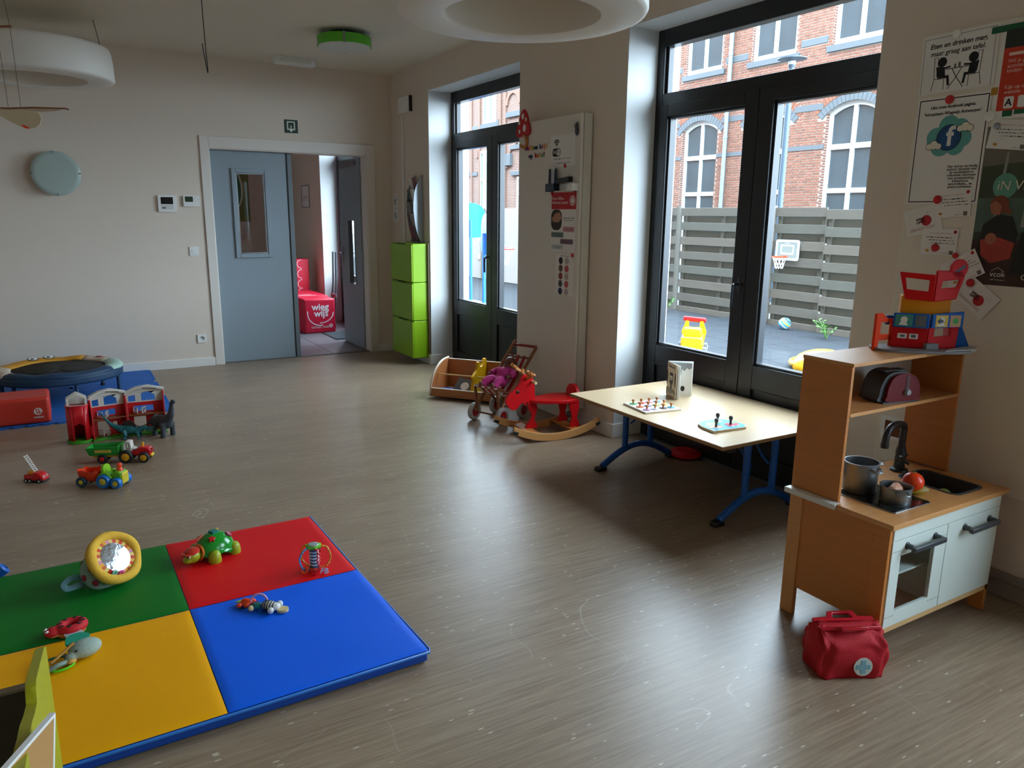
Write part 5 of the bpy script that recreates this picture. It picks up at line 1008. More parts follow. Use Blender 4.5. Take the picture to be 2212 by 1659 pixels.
# local axes: x along the front, -y toward the room
MB().prism(spline([(-.15,-.06,0),(-.05,-.10,0),(.1,-.115,0),(.19,-.07,0),(.2,.05,0),(.1,.075,0),(-.1,.06,0),(-.16,.02,0)],4,True) and [(p[0],p[1]) for p in spline([(-.15,-.06,0),(-.05,-.10,0),(.1,-.115,0),(.19,-.07,0),(.2,.05,0),(.1,.075,0),(-.1,.06,0),(-.16,.02,0)],4,True)],0,.010).build('base_plate',gr_,t,bevel=.003)
wp=lambda M_,pts,holes,mt,nm,th=.006: (lambda m: (m.prism(pts,-th,th,holes),m.build(nm,mt,t,bevel=.003))[1])(MB().at(M_@RX(R(90))))
wp(TR(-.115,.0,.0)@RZ(R(28)),[(-.065,0),(-.04,0),(-.04,.035),(.03,.035),(.03,0),(.062,0),(.06,.09),(.045,.115),(.0,.12),(-.03,.14),(-.065,.14)],[[(-.035,.06),(.028,.055),(.028,.1),(-.035,.105)]],og,'gate')
CL=TR(.02,-.05,0)@RZ(R(-24)); CR=TR(.02,-.05,0)@RZ(R(6)); CFL=TR(.02,-.062,0)@RZ(R(-24)); CFR=TR(.02,-.062,0)@RZ(R(6))
wp(CL,[(-.12,.01),(0,.01),(0,.12),(-.12,.12)],[],rd_,'wall'); wp(CR,[(0,.01),(.12,.01),(.125,.12),(0,.12)],[[(.025,.055),(.09,.06),(.09,.095),(.025,.09)]],rd_,'wall')
wp(CFL,[(-.125,.088),(-.003,.088),(-.003,.142),(-.125,.142)],[],bl_,'sign_panel'); wp(CFR,[(.003,.090),(.13,.094),(.13,.152),(.003,.142)],[],bl_,'sign_panel')
for M_,cols in ((CFL@TR(-.064,0,0),(('#3C8C80',-.055,.005),('#59666C',.012,.05))),(CFR@TR(.066,0,.002),(('#D9B43A',-.05,.0),('#C99C72',.008,.052)))):
    f=bpy.data.objects.new('sticker_face',None); COL.objects.link(f); f.parent=t; f.matrix_local=M_@frame((0,-.0065,.115),(1,0,0),(0,0,1)); pr=Print()
    for k,(c_,a,b_) in enumerate(cols): pr.rect(pm('sticker'+c_[1:],c_,.4,var=.2,vs=60),a,-.022,b_,.022,.0002)
    pr.disc(paper,-.025,.003,.012,.0008); pr.poly(paper,[(-.042,-.018),(-.01,-.018),(-.018,-.005),(-.035,-.004)],.0008); pr.poly(pm('sticker_navy','#1B2438',.4),[(-.045,0),(-.03,.012),(-.03,.005),(-.02,.005),(-.02,-.005),(-.03,-.005),(-.03,-.012)],.0013) if cols[0][0]=='#D9B43A' else None
    pr.disc(green if cols[0][0]=='#D9B43A' else ink_soft,.03,.0,.011,.0008); pr.build(f,'sticker')
f=bpy.data.objects.new('counter_print',None); COL.objects.link(f); f.parent=t; f.matrix_local=CL@TR(-.055,0,0)@frame((0,-.0065,.055),(1,0,0),(0,0,1)); pr=Print(); pr.poly(paper,rrect(-.045,-.01,-.012,.01,.004),.0002); pr.rect(paper,-.005,-.01,.025,.01,.0002); pr.rect(ink_soft,-.035,-.004,-.02,.004,.0005); pr.rect(ink_soft,.002,-.005,.018,.006,.0005); pr.build(f)
MB().box((.035,-.055,.02),(.05,.03,.025)).build('luggage_belt',gr_,t,bevel=.004)
MB().prism([(.02,-.045),(.105,-.036),(.10,.04),(-.05,.045),(-.068,-.005)],.12,.207).build('tower',yl,t,bevel=.003)
KL=TR(.02,-.062,0)@RZ(R(-26)); KR_=TR(.02,-.062,0)@RZ(R(8))
wp(KL,[(-.095,.195),(.0,.19),(.0,.288),(-.122,.296)],[[(-.092,.232),(-.02,.226),(-.02,.268),(-.1,.275)]],rd_,'cabin_wall'); wp(KR_,[(0,.19),(.09,.198),(.115,.285),(.105,.302),(.0,.305)],[[(.022,.238),(.088,.243),(.096,.272),(.026,.266)]],rd_,'cabin_wall')
m=MB(); m.M=KR_@TR(.088,0,.312)@RX(R(90)); m.prism(circ(0,0,.034,24),-.006,.006); m.build('radar_disc',rd_,t,bevel=.002); f=bpy.data.objects.new('radar_face',None); COL.objects.link(f); f.parent=t; f.matrix_local=KR_@TR(.088,0,.312)@frame((0,-.0065,0),(1,0,0),(0,0,1)); pr=Print(); pr.poly(pm('sticker_navy','#1B2438',.4),[(-.022,-.012),(.0,.004),(.022,.016),(.022,.004),(-.005,-.012)],.0002); pr.build(f,'sticker')
MB().add([(.15,-.02,.0),(.22,-.01,.0),(.22,.06,0),(.15,.06,0),(.14,-.02,.12),(.155,-.02,.12),(.155,.05,.12),(.14,.05,.12)],[(0,3,2,1),(4,5,6,7),(0,1,5,4),(1,2,6,5),(2,3,7,6),(3,0,4,7)]).build('slide',bl_,t,bevel=.004)
wp(TR(.135,.015,0)@RZ(R(70)),[(-.05,.01),(.05,.01),(.04,.115),(-.045,.115)],[],rd_,'end_wall'); wp(TR(-.05,.035,0),[(-.05,.09),(.05,.09),(.05,.125),(-.05,.125)],[],bl_,'back_panel')
MB().prism([(.06,-.115),(.20,-.075),(.25,.0),(.21,.0),(.10,-.07)],.004,.014).build('runway_edge',pm('runway_white','#B9BDB4',.5),t,bevel=.002)
# ================================================================ RED DOCTOR BAG
t=thing('doctor_bag','red fabric toy doctor bag with pale cross badge by the kitchen','bag',M=TR(2.165,1.395,0)@RZ(R(-27)))
rf=pm('red_fabric','#B8061C',.75,var=.1,vs=12,bump=.15,bs=200)
bw,bd_,bh=.112,.068,.125
def bagpt(u,v):
    # rounded-rectangle tube narrowing to the frame, with soft folds
    k=8; x=math.copysign(abs(math.cos(u))**.35,math.cos(u)); y=math.copysign(abs(math.sin(u))**.35,math.sin(u))
    if v<.62: s_=v/.62; w=1.0+.10*math.sin(PI*s_*.9); d=1.0+.08*math.sin(PI*s_); z=bh*s_
    else:
        s_=(v-.62)/.38; w=1.03-.10*s_; d=1.0*(1-s_)+.14*s_; z=bh+.042*s_+.006*math.sin(s_*PI)
    f=.003*math.sin(u*5+v*9)+.0035*math.sin(u*9-v*6+1)+ (.004*math.sin(u*13+v*20) if v>.5 else 0)
    return (x*(bw*w+f),y*(bd_*d+f),z+(.003*math.sin(u*7) if v>.6 else 0))
nu,nv=64,26
MB().rings([[bagpt(2*PI*i/nu,j/nv) for i in range(nu)] for j in range(nv+1)],False,True).build('body',rf,t,smooth=180)
def hframe(y,tilt,dz):
    m=MB(); m.M=TR(0,y,bh+.036+dz)@RX(R(90+tilt)); m.prism([(-.108,0),(.108,0),(.105,.016),(.055,.018),(.045,.040),(-.045,.040),(-.055,.018),(-.105,.016)],-.006,.006,[[(-.035,.012),(.035,.012),(.028,.03),(-.028,.03)]]); m.build('handle_frame',pm('bag_handle','#B80E22',.3,var=.05),t,bevel=.0025)
hframe(-.016,62,-.004); hframe(.024,-66,-.002)
f=bpy.data.objects.new('badge_face',None); COL.objects.link(f); f.parent=t; f.matrix_local=frame((.028,-.0755,.05),(1,0,.0),(0,.06,1)); 
MB().prism(circ(0,0,.032,32),0,.002).build('badge',pm('badge_pale','#C8CFC8',.7,var=.04),f)
MB().prism([(-.008,-.024),(.008,-.024),(.008,-.008),(.024,-.008),(.024,.008),(.008,.008),(.008,.024),(-.008,.024),(-.008,.008),(-.024,.008),(-.024,-.008),(-.008,-.008)],.002,.0032).build('cross',pm('cross_blue','#7FB0BE',.7,var=.05),f)
# ================================================================ BOOK BOX
BA=math.atan2(-.78,.63)
bkx=thing('book_box','low wooden book box with rounded ends and a yellow animal divider','book box',M=TR(2.557,5.60,0)@RZ(BA))
# local: x along the front, y to the back
bx_w=pm('box_beech','#B5713F',.4,var=.15,vs=5,stretch=(2,12,12)); lam=pm('edge_pale','#E0CDB4',.45,var=.05)
Lb,Db=.62,.36
sideo=[(0,.035),(Db,.035),(Db,.285)]+[(Db-.29+.0+ .29*math.cos(R(a))*0 ,0) for a in []]
arcp=[(Db-.02,.285)]+[( .30-.30*math.sin(R(a))*1.0+0, .285-.25*(1-math.cos(R(a)))) for a in range(0,91,10)]
sideo=[(0,.02),(Db,.02),(Db,.285)]+[(p[0],p[1]) for p in arcp[1:]]
def endpanel(x,nm,mt,sc=0,th=.009):
    m=MB(); m.M=TR(x,0,0)@Matrix(((0,0,1,0),(1,0,0,0),(0,1,0,0),(0,0,0,1))); m.prism([(a+sc,b+sc) if sc else (a,b) for a,b in sideo],-th,th); return m.build(nm,mt,bkx,bevel=.002)
endpanel(0,'end_panel',bx_w); endpanel(Lb,'end_panel',bx_w)
rim=[(Db,.285)]+[(p[0],p[1]) for p in arcp[1:]]
for x in (0,Lb): MB().tube([(x,a,b+.003) for a,b in rim],.0095,8,flat=1).build('edge_band',lam,bkx)
MB().bx(0,Lb,.004,.018,.02,.085).build('front_board',bx_w,bkx,bevel=.002); MB().bx(0,Lb,Db-.014,Db,.02,.275).build('back_board',bx_w,bkx,bevel=.002); MB().bx(.01,Lb-.01,.01,Db-.01,.02,.034).build('bottom_board',lam,bkx)
MB().bx(0,Lb,Db-.016,Db+.002,.275,.281).build('top_edge',lam,bkx); MB().bx(0,Lb,.002,.02,.085,.090).build('top_edge',lam,bkx)
MB().tube([(0,.135,.185),(Lb,.135,.185)],.006,8).build('cross_rod',pm('rod_yellow','#D6B46A',.4),bkx)
m=MB(); m.M=TR(.36,0,0)@Matrix(((0,0,1,0),(1,0,0,0),(0,1,0,0),(0,0,0,1)))
m.prism([(p[0],p[1]) for p in spline([(.03,.036,0),(.03,.10,0),(.06,.17,0),(.045,.20,0),(.09,.225,0),(.13,.25,0),(.15,.305,0),(.19,.30,0),(.20,.26,0),(.25,.27,0),(.29,.315,0),(.33,.30,0),(.335,.22,0),(.335,.036,0)],4,True)],-.011,.011); m.build('animal_divider',pm('divider_yellow','#E8B10C',.35,var=.04),bkx,bevel=.003)
def pbook(x,y,z,w,d,h,rot,c,label,c2='#DDD8CC'):
    M_=TR(2.557,5.60,0)@RZ(BA)@TR(x,y,z)@rot
    t=thing('picture_book',label,'book',M=M_,group='books in the wooden box'); MB().bx(-w/2,w/2,-d/2,d/2,0,h).build('pages',pgm,t); MB().bx(-w/2-.003,w/2+.003,-d/2-.003,d/2+.003,h,h+.003).bx(-w/2-.003,w/2+.003,-d/2-.003,d/2+.003,-.003,0).build('cover',pm('cover'+c[1:],c,.4,var=.25,vs=14),t); pr=Print(); pr.disc(pm('cv'+c2[1:],c2,.5),.01,.0,w*.25,h+.0031); pr.build(t)
pbook(.12,.12,.038,.18,.16,.012,RZ(R(10)),'#2F62B8','blue picture book lying at the near end of the book box','#C44')if False else pbook(.12,.12,.04,.18,.16,.012,RZ(R(10)),'#2F62B8','blue picture book lying at the near end of the book box','#CC4444')
pbook(.22,.2,.075,.15,.13,.012,RX(R(48))@RZ(R(-12)),'#57544E','grey picture book with a pale animal leaning in the book box','#D5C3AE')
pbook(.24,.08,.04,.14,.12,.01,RZ(R(-15)),'#7C3FA0','purple picture book beside the yellow divider','#B58AD0')
pbook(.47,.10,.04,.13,.12,.015,RZ(R(14)),'#2A8FC8','light blue picture book past the yellow divider','#CC3333')
pbook(.47,.22,.07,.17,.14,.012,RX(R(55))@RZ(R(8)),'#3C5A4C','dark green picture book leaning against the back of the book box','#A8B8A0')
pbook(.55,.13,.04,.15,.13,.012,RZ(R(30)),'#C6402E','red picture book at the far end of the book box','#E0C040')
# ================================================================ DOLL STROLLER AND DOLL
SA=R(203); SL=(2.735,4.765)
st=thing('doll_stroller','wooden doll stroller with red and white striped seat','doll stroller',M=TR(SL[0],SL[1],0)@RZ(SA))
sw=pm('stroller_wood','#7C4423',.4,var=.2,vs=6,stretch=(3,3,3)); rub=pm('tyre_grey','#A6A39E',.6,var=.06)
ws_=None
for x in (.13,-.13):
    MB().tube([(x,-.125,.065),(x,.125,.065)],.007,8).build('axle',sw,st)
    for y in (-.13,.13):
        wq=thing('tmp','a b c d','x') if False else None
        m=MB(); m.M=TR(x,y,.065)@RX(R(90)); m.lathe([(.040,-.015),(.060,-.016),(.065,-.010),(.065,.010),(.060,.016),(.040,.015)],32,False); m.rings([[(.040*math.cos(2*PI*j/32),.040*math.sin(2*PI*j/32),z) for j in range(32)] for z in (.015,-.015)],False,False); wo=m.build('wheel',rub,st)
        m=MB(); m.M=TR(x,y,.065)@RX(R(90)); m.lathe([(0,-.011),(.040,-.011),(.040,.011),(0,.011)],28); m.build('hub',pm('hub_red','#A81420',.35,var=.05),wo)
        m=MB(); m.M=TR(x,y,.065)@RX(R(90)); m.lathe([(0,-.017),(.008,-.015),(.009,-.010)],12); m.lathe([(0,.017),(.008,.015),(.009,.010)],12); m.build('cap',steel,wo)
for y in (-.11,.11):
    MB().tube([(.15,y,.075),(.06,y,.17),(-.16,y,.36),(-.34,y,.525),(-.36,y,.54)],[.013]*4+[.014],10).build('side_bar',pm('stroller_wood2','#8F5A34',.4,var=.2,vs=6),st)
    MB().tube([(-.14,y*.92,.075),(.0,y*.92,.20),(.14,y*.92,.27)],.011,8).build('seat_bar',sw,st)
    MB().tube([(.13,y*.92,.075),(.155,y*.92,.27)],.011,8).build('front_bar',sw,st)
MB().tube([(-.33,-.115,.515),(-.33,.115,.515)],.010,10).build('handle',pm('handle_red','#8E1F1E',.35,var=.06),st)
MB().tube([(-.245,-.11,.438),(-.245,.11,.438)],.008,8).tube([(.145,-.105,.27),(.145,.105,.27)],.008,8).build('cross_bar',sw,st)
pth=spline([(-.250,0,.452),(-.240,0,.43),(-.165,0,.34),(-.06,0,.235),(.0,0,.20),(.07,0,.205),(.145,0,.27),(.155,0,.262)],4)
for k in range(7):
    y0=-.098+k*.028; m=MB(); m.add([(p[0],y0+e*.028,p[2]) for p in pth for e in (0,1)],[(2*i,2*i+1,2*i+3,2*i+2) for i in range(len(pth)-1)])
    m.build('seat_stripe',pm('canvas_white','#DCD5CC',.8,var=.05) if k%2==0 else pm('canvas_red','#B71C20',.8,var=.06),st,solid=.003)
dl=thing('baby_doll','brown baby doll in a pink suit lying in the stroller','doll',M=TR(SL[0],SL[1],0)@RZ(SA)@TR(-.005,0,.235))
skin_d=pm('doll_skin','#6E3B2A',.45,var=.08,vs=10); pnk=pm('pink_cloth','#C4307E',.8,var=.1,vs=20,bump=.2,bs=120)
hd=MB().ball((-.135,0,.165),(.052,.048,.056),20,14,RY(R(-35))).ball((-.105,0,.15),(.03,.03,.032),14,10).ball((-.135,.047,.155),(.012,.007,.016),10,8).ball((-.135,-.047,.155),(.012,.007,.016),10,8).ball((-.086,0,.172),(.008,.009,.008),10,8)
hd.build('head',skin_d,dl,remesh=.005)
e_=MB()
for y in (-.02,.02): e_.ball((-.093,y,.182),(.006,.009,.004),12,8,RY(R(40)))
pieces(e_,'eye',pm('eye_dark','#1A1210',.2),dl); MB().ball((-.079,0,.152),(.004,.014,.004),12,8).build('mouth',pm('mouth_pink','#8A4038',.4),dl)
s_=MB().ball((-.06,0,.095),(.065,.055,.05),18,12,RY(R(-40))).ball((-.02,0,.06),(.055,.055,.045),18,12).ball((-.095,0,.12),(.035,.05,.035),14,10)
for y in (-1,1):
    s_.tube(spline([(-.01,y*.03,.05),(.06,y*.045,.075),(.115,y*.055,.05),(.135,y*.055,.035)],5),[.034]*5+[.03]*5+[.026]*6,12)
    s_.tube(spline([(-.095,y*.045,.12),(-.06,y*.085,.11),(-.015,y*.09,.10)],5),[.026]*6+[.022]*5,12)
s_.build('suit',pnk,dl,remesh=.006)
for y in (-1,1):
    h_=MB(); h_.ball((.0,y*.092,.098),(.016,.011,.013),12,8)
    for k in range(4): h_.tube([(.008,y*.088,.098+(k-1.5)*.006),(.026-.003*abs(k-1),y*.084,.097+(k-1.5)*.008)],.0040,8)
    h_.tube([(.0,y*.08,.104),(.012,y*.07,.11)],.0045,8); h_.build('hand',skin_d,dl,remesh=.002)
f_=MB()
for y in (-1,1): f_.ball((.148,y*.055,.045),(.016,.016,.028),14,8,RY(R(15)))
pieces(f_,'foot',skin_d,dl)
MB().ball((-.015,-.0,.108),(.014,.012,.006),12,8).build('badge',pm('badge_green','#8A9A3A',.7),dl)
# ================================================================ ROCKING MOOSE
MA=R(174); ms=thing('rocking_moose','red wooden rocking moose on birch rockers','rocking toy',M=TR(2.83,4.25,0)@RZ(MA))
# local x forward (to the left of the picture)
PX=Matrix(((1,0,0,0),(0,0,-1,0),(0,1,0,0),(0,0,0,1)))
def sil(y,pts,th,nm,mt,bev=.003): m=MB(); m.M=TR(0,y,0)@PX; m.prism(pts,-th,th); return m.build(nm,mt,ms,bevel=bev)
for y in (-.16,.16):
    n=16; top=[]; bot=[]
    for i in range(n+1):
        u=-1+2*i/n; x=.33*u+.0; z=.105*u*u*.75; top.append((x,z+.050)); bot.append((x,z+.0))
    sil(y,bot+top[::-1],.011,'rocker',birch_h)
    pieces(MB().box((.315,y,.085),(.035,.026,.024),RY(R(-22))).box((-.315,y,.085),(.035,.026,.024),RY(R(22))),'stopper',dark_plastic,ms,bevel=.004)
for x in (.16,-.155): MB().box((x,0,.050),(.075,.34,.016)).build('cross_slat',birch,ms,bevel=.002)
head=[(.08,.06),(.165,.06),(.135,.11),(.12,.15),(.135,.185),(.145,.215),(.155,.24),(.165,.215),(.175,.235),(.195,.228),(.215,.205),(.24,.195),(.262,.205),(.285,.235),(.29,.262),(.265,.30),(.23,.325),(.205,.355),(.19,.39),(.165,.41),(.14,.405),(.115,.375),(.105,.33),(.10,.25),(.085,.20),(.095,.15),(.10,.11)]
head=[(a if b<.16 else .1+(a-.1)*1.16, b if b<.16 else .16+(b-.16)*1.14) for a,b in head]
sil(.0,[(p[0],p[1]) for p in spline([(a,b,0) for a,b in head],3,True)],.013,'head_board',red)
rl=[(-.21,.058),(-.135,.058),(-.15,.12),(-.14,.17),(-.125,.245),(-.20,.245),(-.20,.17),(-.19,.12)]
for y in (-.085,.085): sil(y,[(p[0],p[1]) for p in spline([(a,b,0) for a,b in rl],3,True)],.010,'rear_leg',red)
m=MB(); m.M=TR(-.06,0,.25); m.prism([(p[0],p[1]) for p in spline([(.19,-.03,0),(.19,.03,0),(.1,.085,0),(-.03,.12,0),(-.14,.09,0),(-.165,0,0),(-.14,-.09,0),(-.03,-.12,0),(.1,-.085,0)],4,True)],-.011,.011); m.build('seat',red,ms,bevel=.005)
MB().box((-.08,0,.235),(.2,.05,.03)).build('seat_beam',red,ms,bevel=.004)
m=MB(); m.M=TR(-.205,0,.25)@Matrix(((0,0,1,0),(1,0,0,0),(0,1,0,0),(0,0,0,1))); m.prism([(p[0],p[1]) for p in spline([(-.085,0,0),(-.075,.05,0),(-.04,.085,0),(0,.095,0),(.04,.085,0),(.075,.05,0),(.085,0,0)],4)],-.012,.012); m.build('backrest',red,ms,bevel=.006)
for s_ in (-1,1):
    a=MB(); a.tube(spline([(.15,s_*.012,.385),(.155,s_*.07,.41),(.175,s_*.12,.435),(.20,s_*.15,.455)],5),.013,8); a.tube([(.16,s_*.08,.415),(.195,s_*.085,.44)],.011,8); a.tube([(.175,s_*.115,.432),(.205,s_*.11,.46)],.011,8); a.tube([(.15,s_*.06,.405),(.135,s_*.09,.425)],.010,8); a.v=[(x+.012,yy,zz+.03) for x,yy,zz in a.v]; a.build('antler',birch,ms)
MB().tube([(.125,-.07,.39),(.125,.07,.39)],.010,10).build('peg_handle',pm('birch_pale','#D8B98C',.4,var=.1),ms)
MB().at(TR(.235,-.0135,.325)@RX(R(90))).lathe([(0,.004),(.01,.003),(.013,0)],16).at(TR(.235,.0135,.325)@RX(R(-90))).lathe([(0,.004),(.01,.003),(.013,0)],16).build('eye',dark_plastic,ms)
# ================================================================ TRAMPOLINE, FOAM TILES, FOAM BLOCK
fb_=pm('foam_blue','#0F62B8',.7,var=.06,vs=5,bump=.15,bs=200)
def tile_outline(S,n=14,d=.02):
    def edge(p0,p1,sgn,teeth):
        p0,p1=Vector(p0),Vector(p1); L_=(p1-p0).length; u=(p1-p0)/L_; nn=Vector((u.y,-u.x)); out=[]
        for i in range(n):
            a=L_*i/n; b_=L_*(i+1)/n; o_=d if (i%2==0) else -0.0
            if i==0: o_=0
            o_= o_*1.0
            out+=[p0+u*(a+.000)+nn*o_, p0+u*b_+nn*o_]
        return [tuple(q) for q in out]
    c=[(-S/2,-S/2),(S/2,-S/2),(S/2,S/2),(-S/2,S/2)]; o=[]
    for i in range(4): o+=edge(c[i],c[(i+1)%4],1,n)
    r_=[]
    for p in o:
        if not r_ or (Vector(p)-Vector(r_[-1])).length>1e-5: r_.append(p)
    return r_
S=.66; lab=[['foam tile at the near edge under the red foam block','foam tile under the trampoline leg','foam tile at the far wall beside the trampoline'],['foam tile at the near corner behind the toy barn','foam tile in the middle beside the trampoline','foam tile at the far wall, nearest the door']]
for i in range(2):
    for j in range(3):
        x0=-.33+i*S+.0-.0; y0=6.13+.33+j*(S-.07)*1.0
        if j==2: y0=6.13+.33+2*(S-.07)-.0
        t=thing('foam_tile','blue interlocking '+lab[i][j],'floor tile',(x0-.02,y0-.01,0),group='blue foam floor tiles')
        MB().prism(tile_outline(S-.075 if False else .60),0,.012).build('tile',fb_,t,smooth=0)
        t.scale=(S/.62*.995,(S-.07)/.62*.995,1); WM[t.name]=WM[t.name]@SC(S/.62*.995,(S-.07)/.62*.995,1)
t=thing('foam_block','orange-red foam block on the blue tiles','foam block',M=TR(-.52,6.34,.012)@RZ(R(0)))
fr_=pm('foam_red','#C4301E',.5,var=.05,vs=6,bump=.05,bs=80); MB().bx(-.36,.36,-.16,.16,0,.19).build('block',fr_,t,bevel=.022,seg=4)
f=bpy.data.objects.new('logo_face',None); COL.objects.link(f); f.parent=t; f.matrix_local=frame((.285,-.16,.075),(1,0,0),(0,0,1)); pr=Print(); lw_=pm('logo_white','#D9D3CC',.6); pr.disc(lw_,0,.015,.026,.001); pr.line(fr_,[(-.012,.032),(-.006,.002),(.004,.002)],.006,.0014); pr.line(fr_,[(.002,.032),(.008,.004),(.018,.004)],.006,.0014); pr.build(f,'logo'); text('wesco',.024,lw_,f,0,-.026,.0012,'CENTER',bold=.0004)
tr=thing('trampoline','small round trampoline with orange cover and printed eyes','trampoline',(-.085,7.06,.012))
Rt=.455; zt=.235; wob=lambda a:.006*math.sin(a*7)+.004*math.sin(a*11+1)
orc=pm('cover_orange','#C98A1E',.6,var=.1,vs=8,bump=.1,bs=60); nv=pm('cover_navy','#173A58',.6,var=.12,vs=8,bump=.1,bs=60); wc=pm('cover_pale','#CDB9A6',.6,var=.06); mint=pm('cover_mint','#A9C7B8',.6,var=.06)
segs=[(60,170,orc,'orange_pad'),(170,215,wc,'pale_pad'),(20,60,wc,'pale_pad'),(-35,20,mint,'mint_pad'),(215,325,nv,'navy_pad')]
for a0,a1,mt,nm in segs:
    n=max(4,int((a1-a0)/6)); m=MB(); sec=[(.335,.0),(.36,.012),(.40,.022),(.44,.016),(.462,-.006)]
    vs_=[]; 
    for i in range(n+1):
        a=R(a0+(a1-a0)*i/n)
        for r_,dz in sec: vs_.append((r_*math.cos(a),r_*math.sin(a),zt+dz+wob(a)*.6))
    k=len(sec); m.add(vs_,[(i*k+j,i*k+j+1,(i+1)*k+j+1,(i+1)*k+j) for i in range(n) for j in range(k-1)]); m.build(nm,mt,tr,solid=.01,smooth=60)
m=MB(); n=60; m.rings([[((.462+.004*math.sin(5*a+z_*20))*math.cos(a),(.462+.004*math.sin(5*a+z_*20))*math.sin(a),zt-.004+z_) for a in [2*PI*i/n for i in range(n)]] for z_ in (.0,-.02,-.045,-.062)],False,False); m.build('skirt',nv,tr,solid=.006,smooth=60)
MB().lathe([(.0,zt-.008),(.34,zt-.003)],48).build('jump_mat',pm('mat_black','#1C1A19',.8,var=.15,vs=60,bump=.3,bs=400),tr,solid=.004)
MB().torus((0,0,zt-.01),.43,.014,48,10).build('ring_frame',steel,tr)
for k in range(6):
    a=R(-30+60*k+14); MB().tube([(.43*math.cos(a),.43*math.sin(a),zt-.01),(.43*math.cos(a),.43*math.sin(a),.014)],.014,10).build('leg',nv,tr); MB().cyl((.43*math.cos(a),.43*math.sin(a),.0),(.43*math.cos(a),.43*math.sin(a),.02),.018,n=12).build('rubber_foot',black_rubber,tr)
for a in (118,100):
    M_=TR(.395*math.cos(R(a)),.395*math.sin(R(a)),zt+.031)@RZ(R(a-90))@RX(R(14)); MB().at(M_).prism(circ(0,0,.042,20,.040),0,.002).build('eye_outline',ink,tr); MB().at(M_).prism(circ(0,0,.036,20,.034),.002,.003).build('eye_white',paper,tr); MB().at(M_).prism(circ(-.008,-.006,.014,16,.013),.003,.004).build('pupil',ink,tr)
MB().at(TR(.40*math.cos(R(40)),.40*math.sin(R(40)),zt+.026)@RZ(R(40))).prism(circ(0,0,.016,12,.035),0,.002).build('mouth_mark',red_print,tr)
# ================================================================ TOY BARN
bn=thing('toy_barn','open red toy barn with silo and white roof edges','toy building',(.0,5.60,0))
br=pm('barn_red','#C8101C',.4,var=.06,vs=6); bwht=pm('barn_white','#D5CFC4',.45,var=.05); bgr=pm('barn_green','#3F9A1E',.45,var=.08); bbr=pm('barn_brown','#8A4418',.5,var=.15)
silo=MB(); n=28
MB().at(TR(.005,.0,0)).prism(circ(0,0,.078,28),0,.018).build('silo_base',bgr,bn,bevel=.004)
vs_=[];  # silo shell with arched opening at the front
for i in range(n+1):
    a=R(-90+28)+ (2*PI-R(56))*i/n; vs_.append((.005+.066*math.cos(a),.066*math.sin(a)))
m=MB(); k=len(vs_); pts=[(x,y,.018) for x,y in vs_]+[(x,y,.25) for x,y in vs_]; m.add(pts,[(i,i+1,k+i+1,k+i) for i in range(k-1)]); m.build('silo_wall',br,bn,solid=.006,smooth=60)
m=MB(); fr_pts=[(.005+.066*math.cos(R(a)),.066*math.sin(R(a))) for a in range(-118,-61,7)]
zz=lambda i,c: .115+.02*math.sin(PI*i/(c-1))
m.add([(x,y,zz(i,len(fr_pts))) for i,(x,y) in enumerate(fr_pts)]+[(x,y,.25) for x,y in fr_pts],[(i,i+1,len(fr_pts)+i+1,len(fr_pts)+i) for i in range(len(fr_pts)-1)]); m.build('silo_front',br,bn,solid=.006,smooth=60)
MB().at(TR(.005,0,0)).torus((0,0,.25),.066,.005,28,8).build('silo_rim',br,bn)
m=MB(); m.M=TR(.005,-.03,.25)@RX(R(90)); m.prism([(-.06,0),(.06,0),(.06,.05),(.0,.085),(-.06,.05)],-.006,.006,[[(-.045,.0+.004),(.045,.004),(.045,.045),(0,.07),(-.045,.045)]]); m.build('silo_roof_frame',bwht,bn,bevel=.002)
m=MB(); m.M=TR(.005,.03,.25)@RX(R(90)); m.prism([(-.06,0),(.06,0),(.06,.05),(.0,.085),(-.06,.05)],-.005,.005); m.build('silo_roof_back',bwht,bn,bevel=.002)
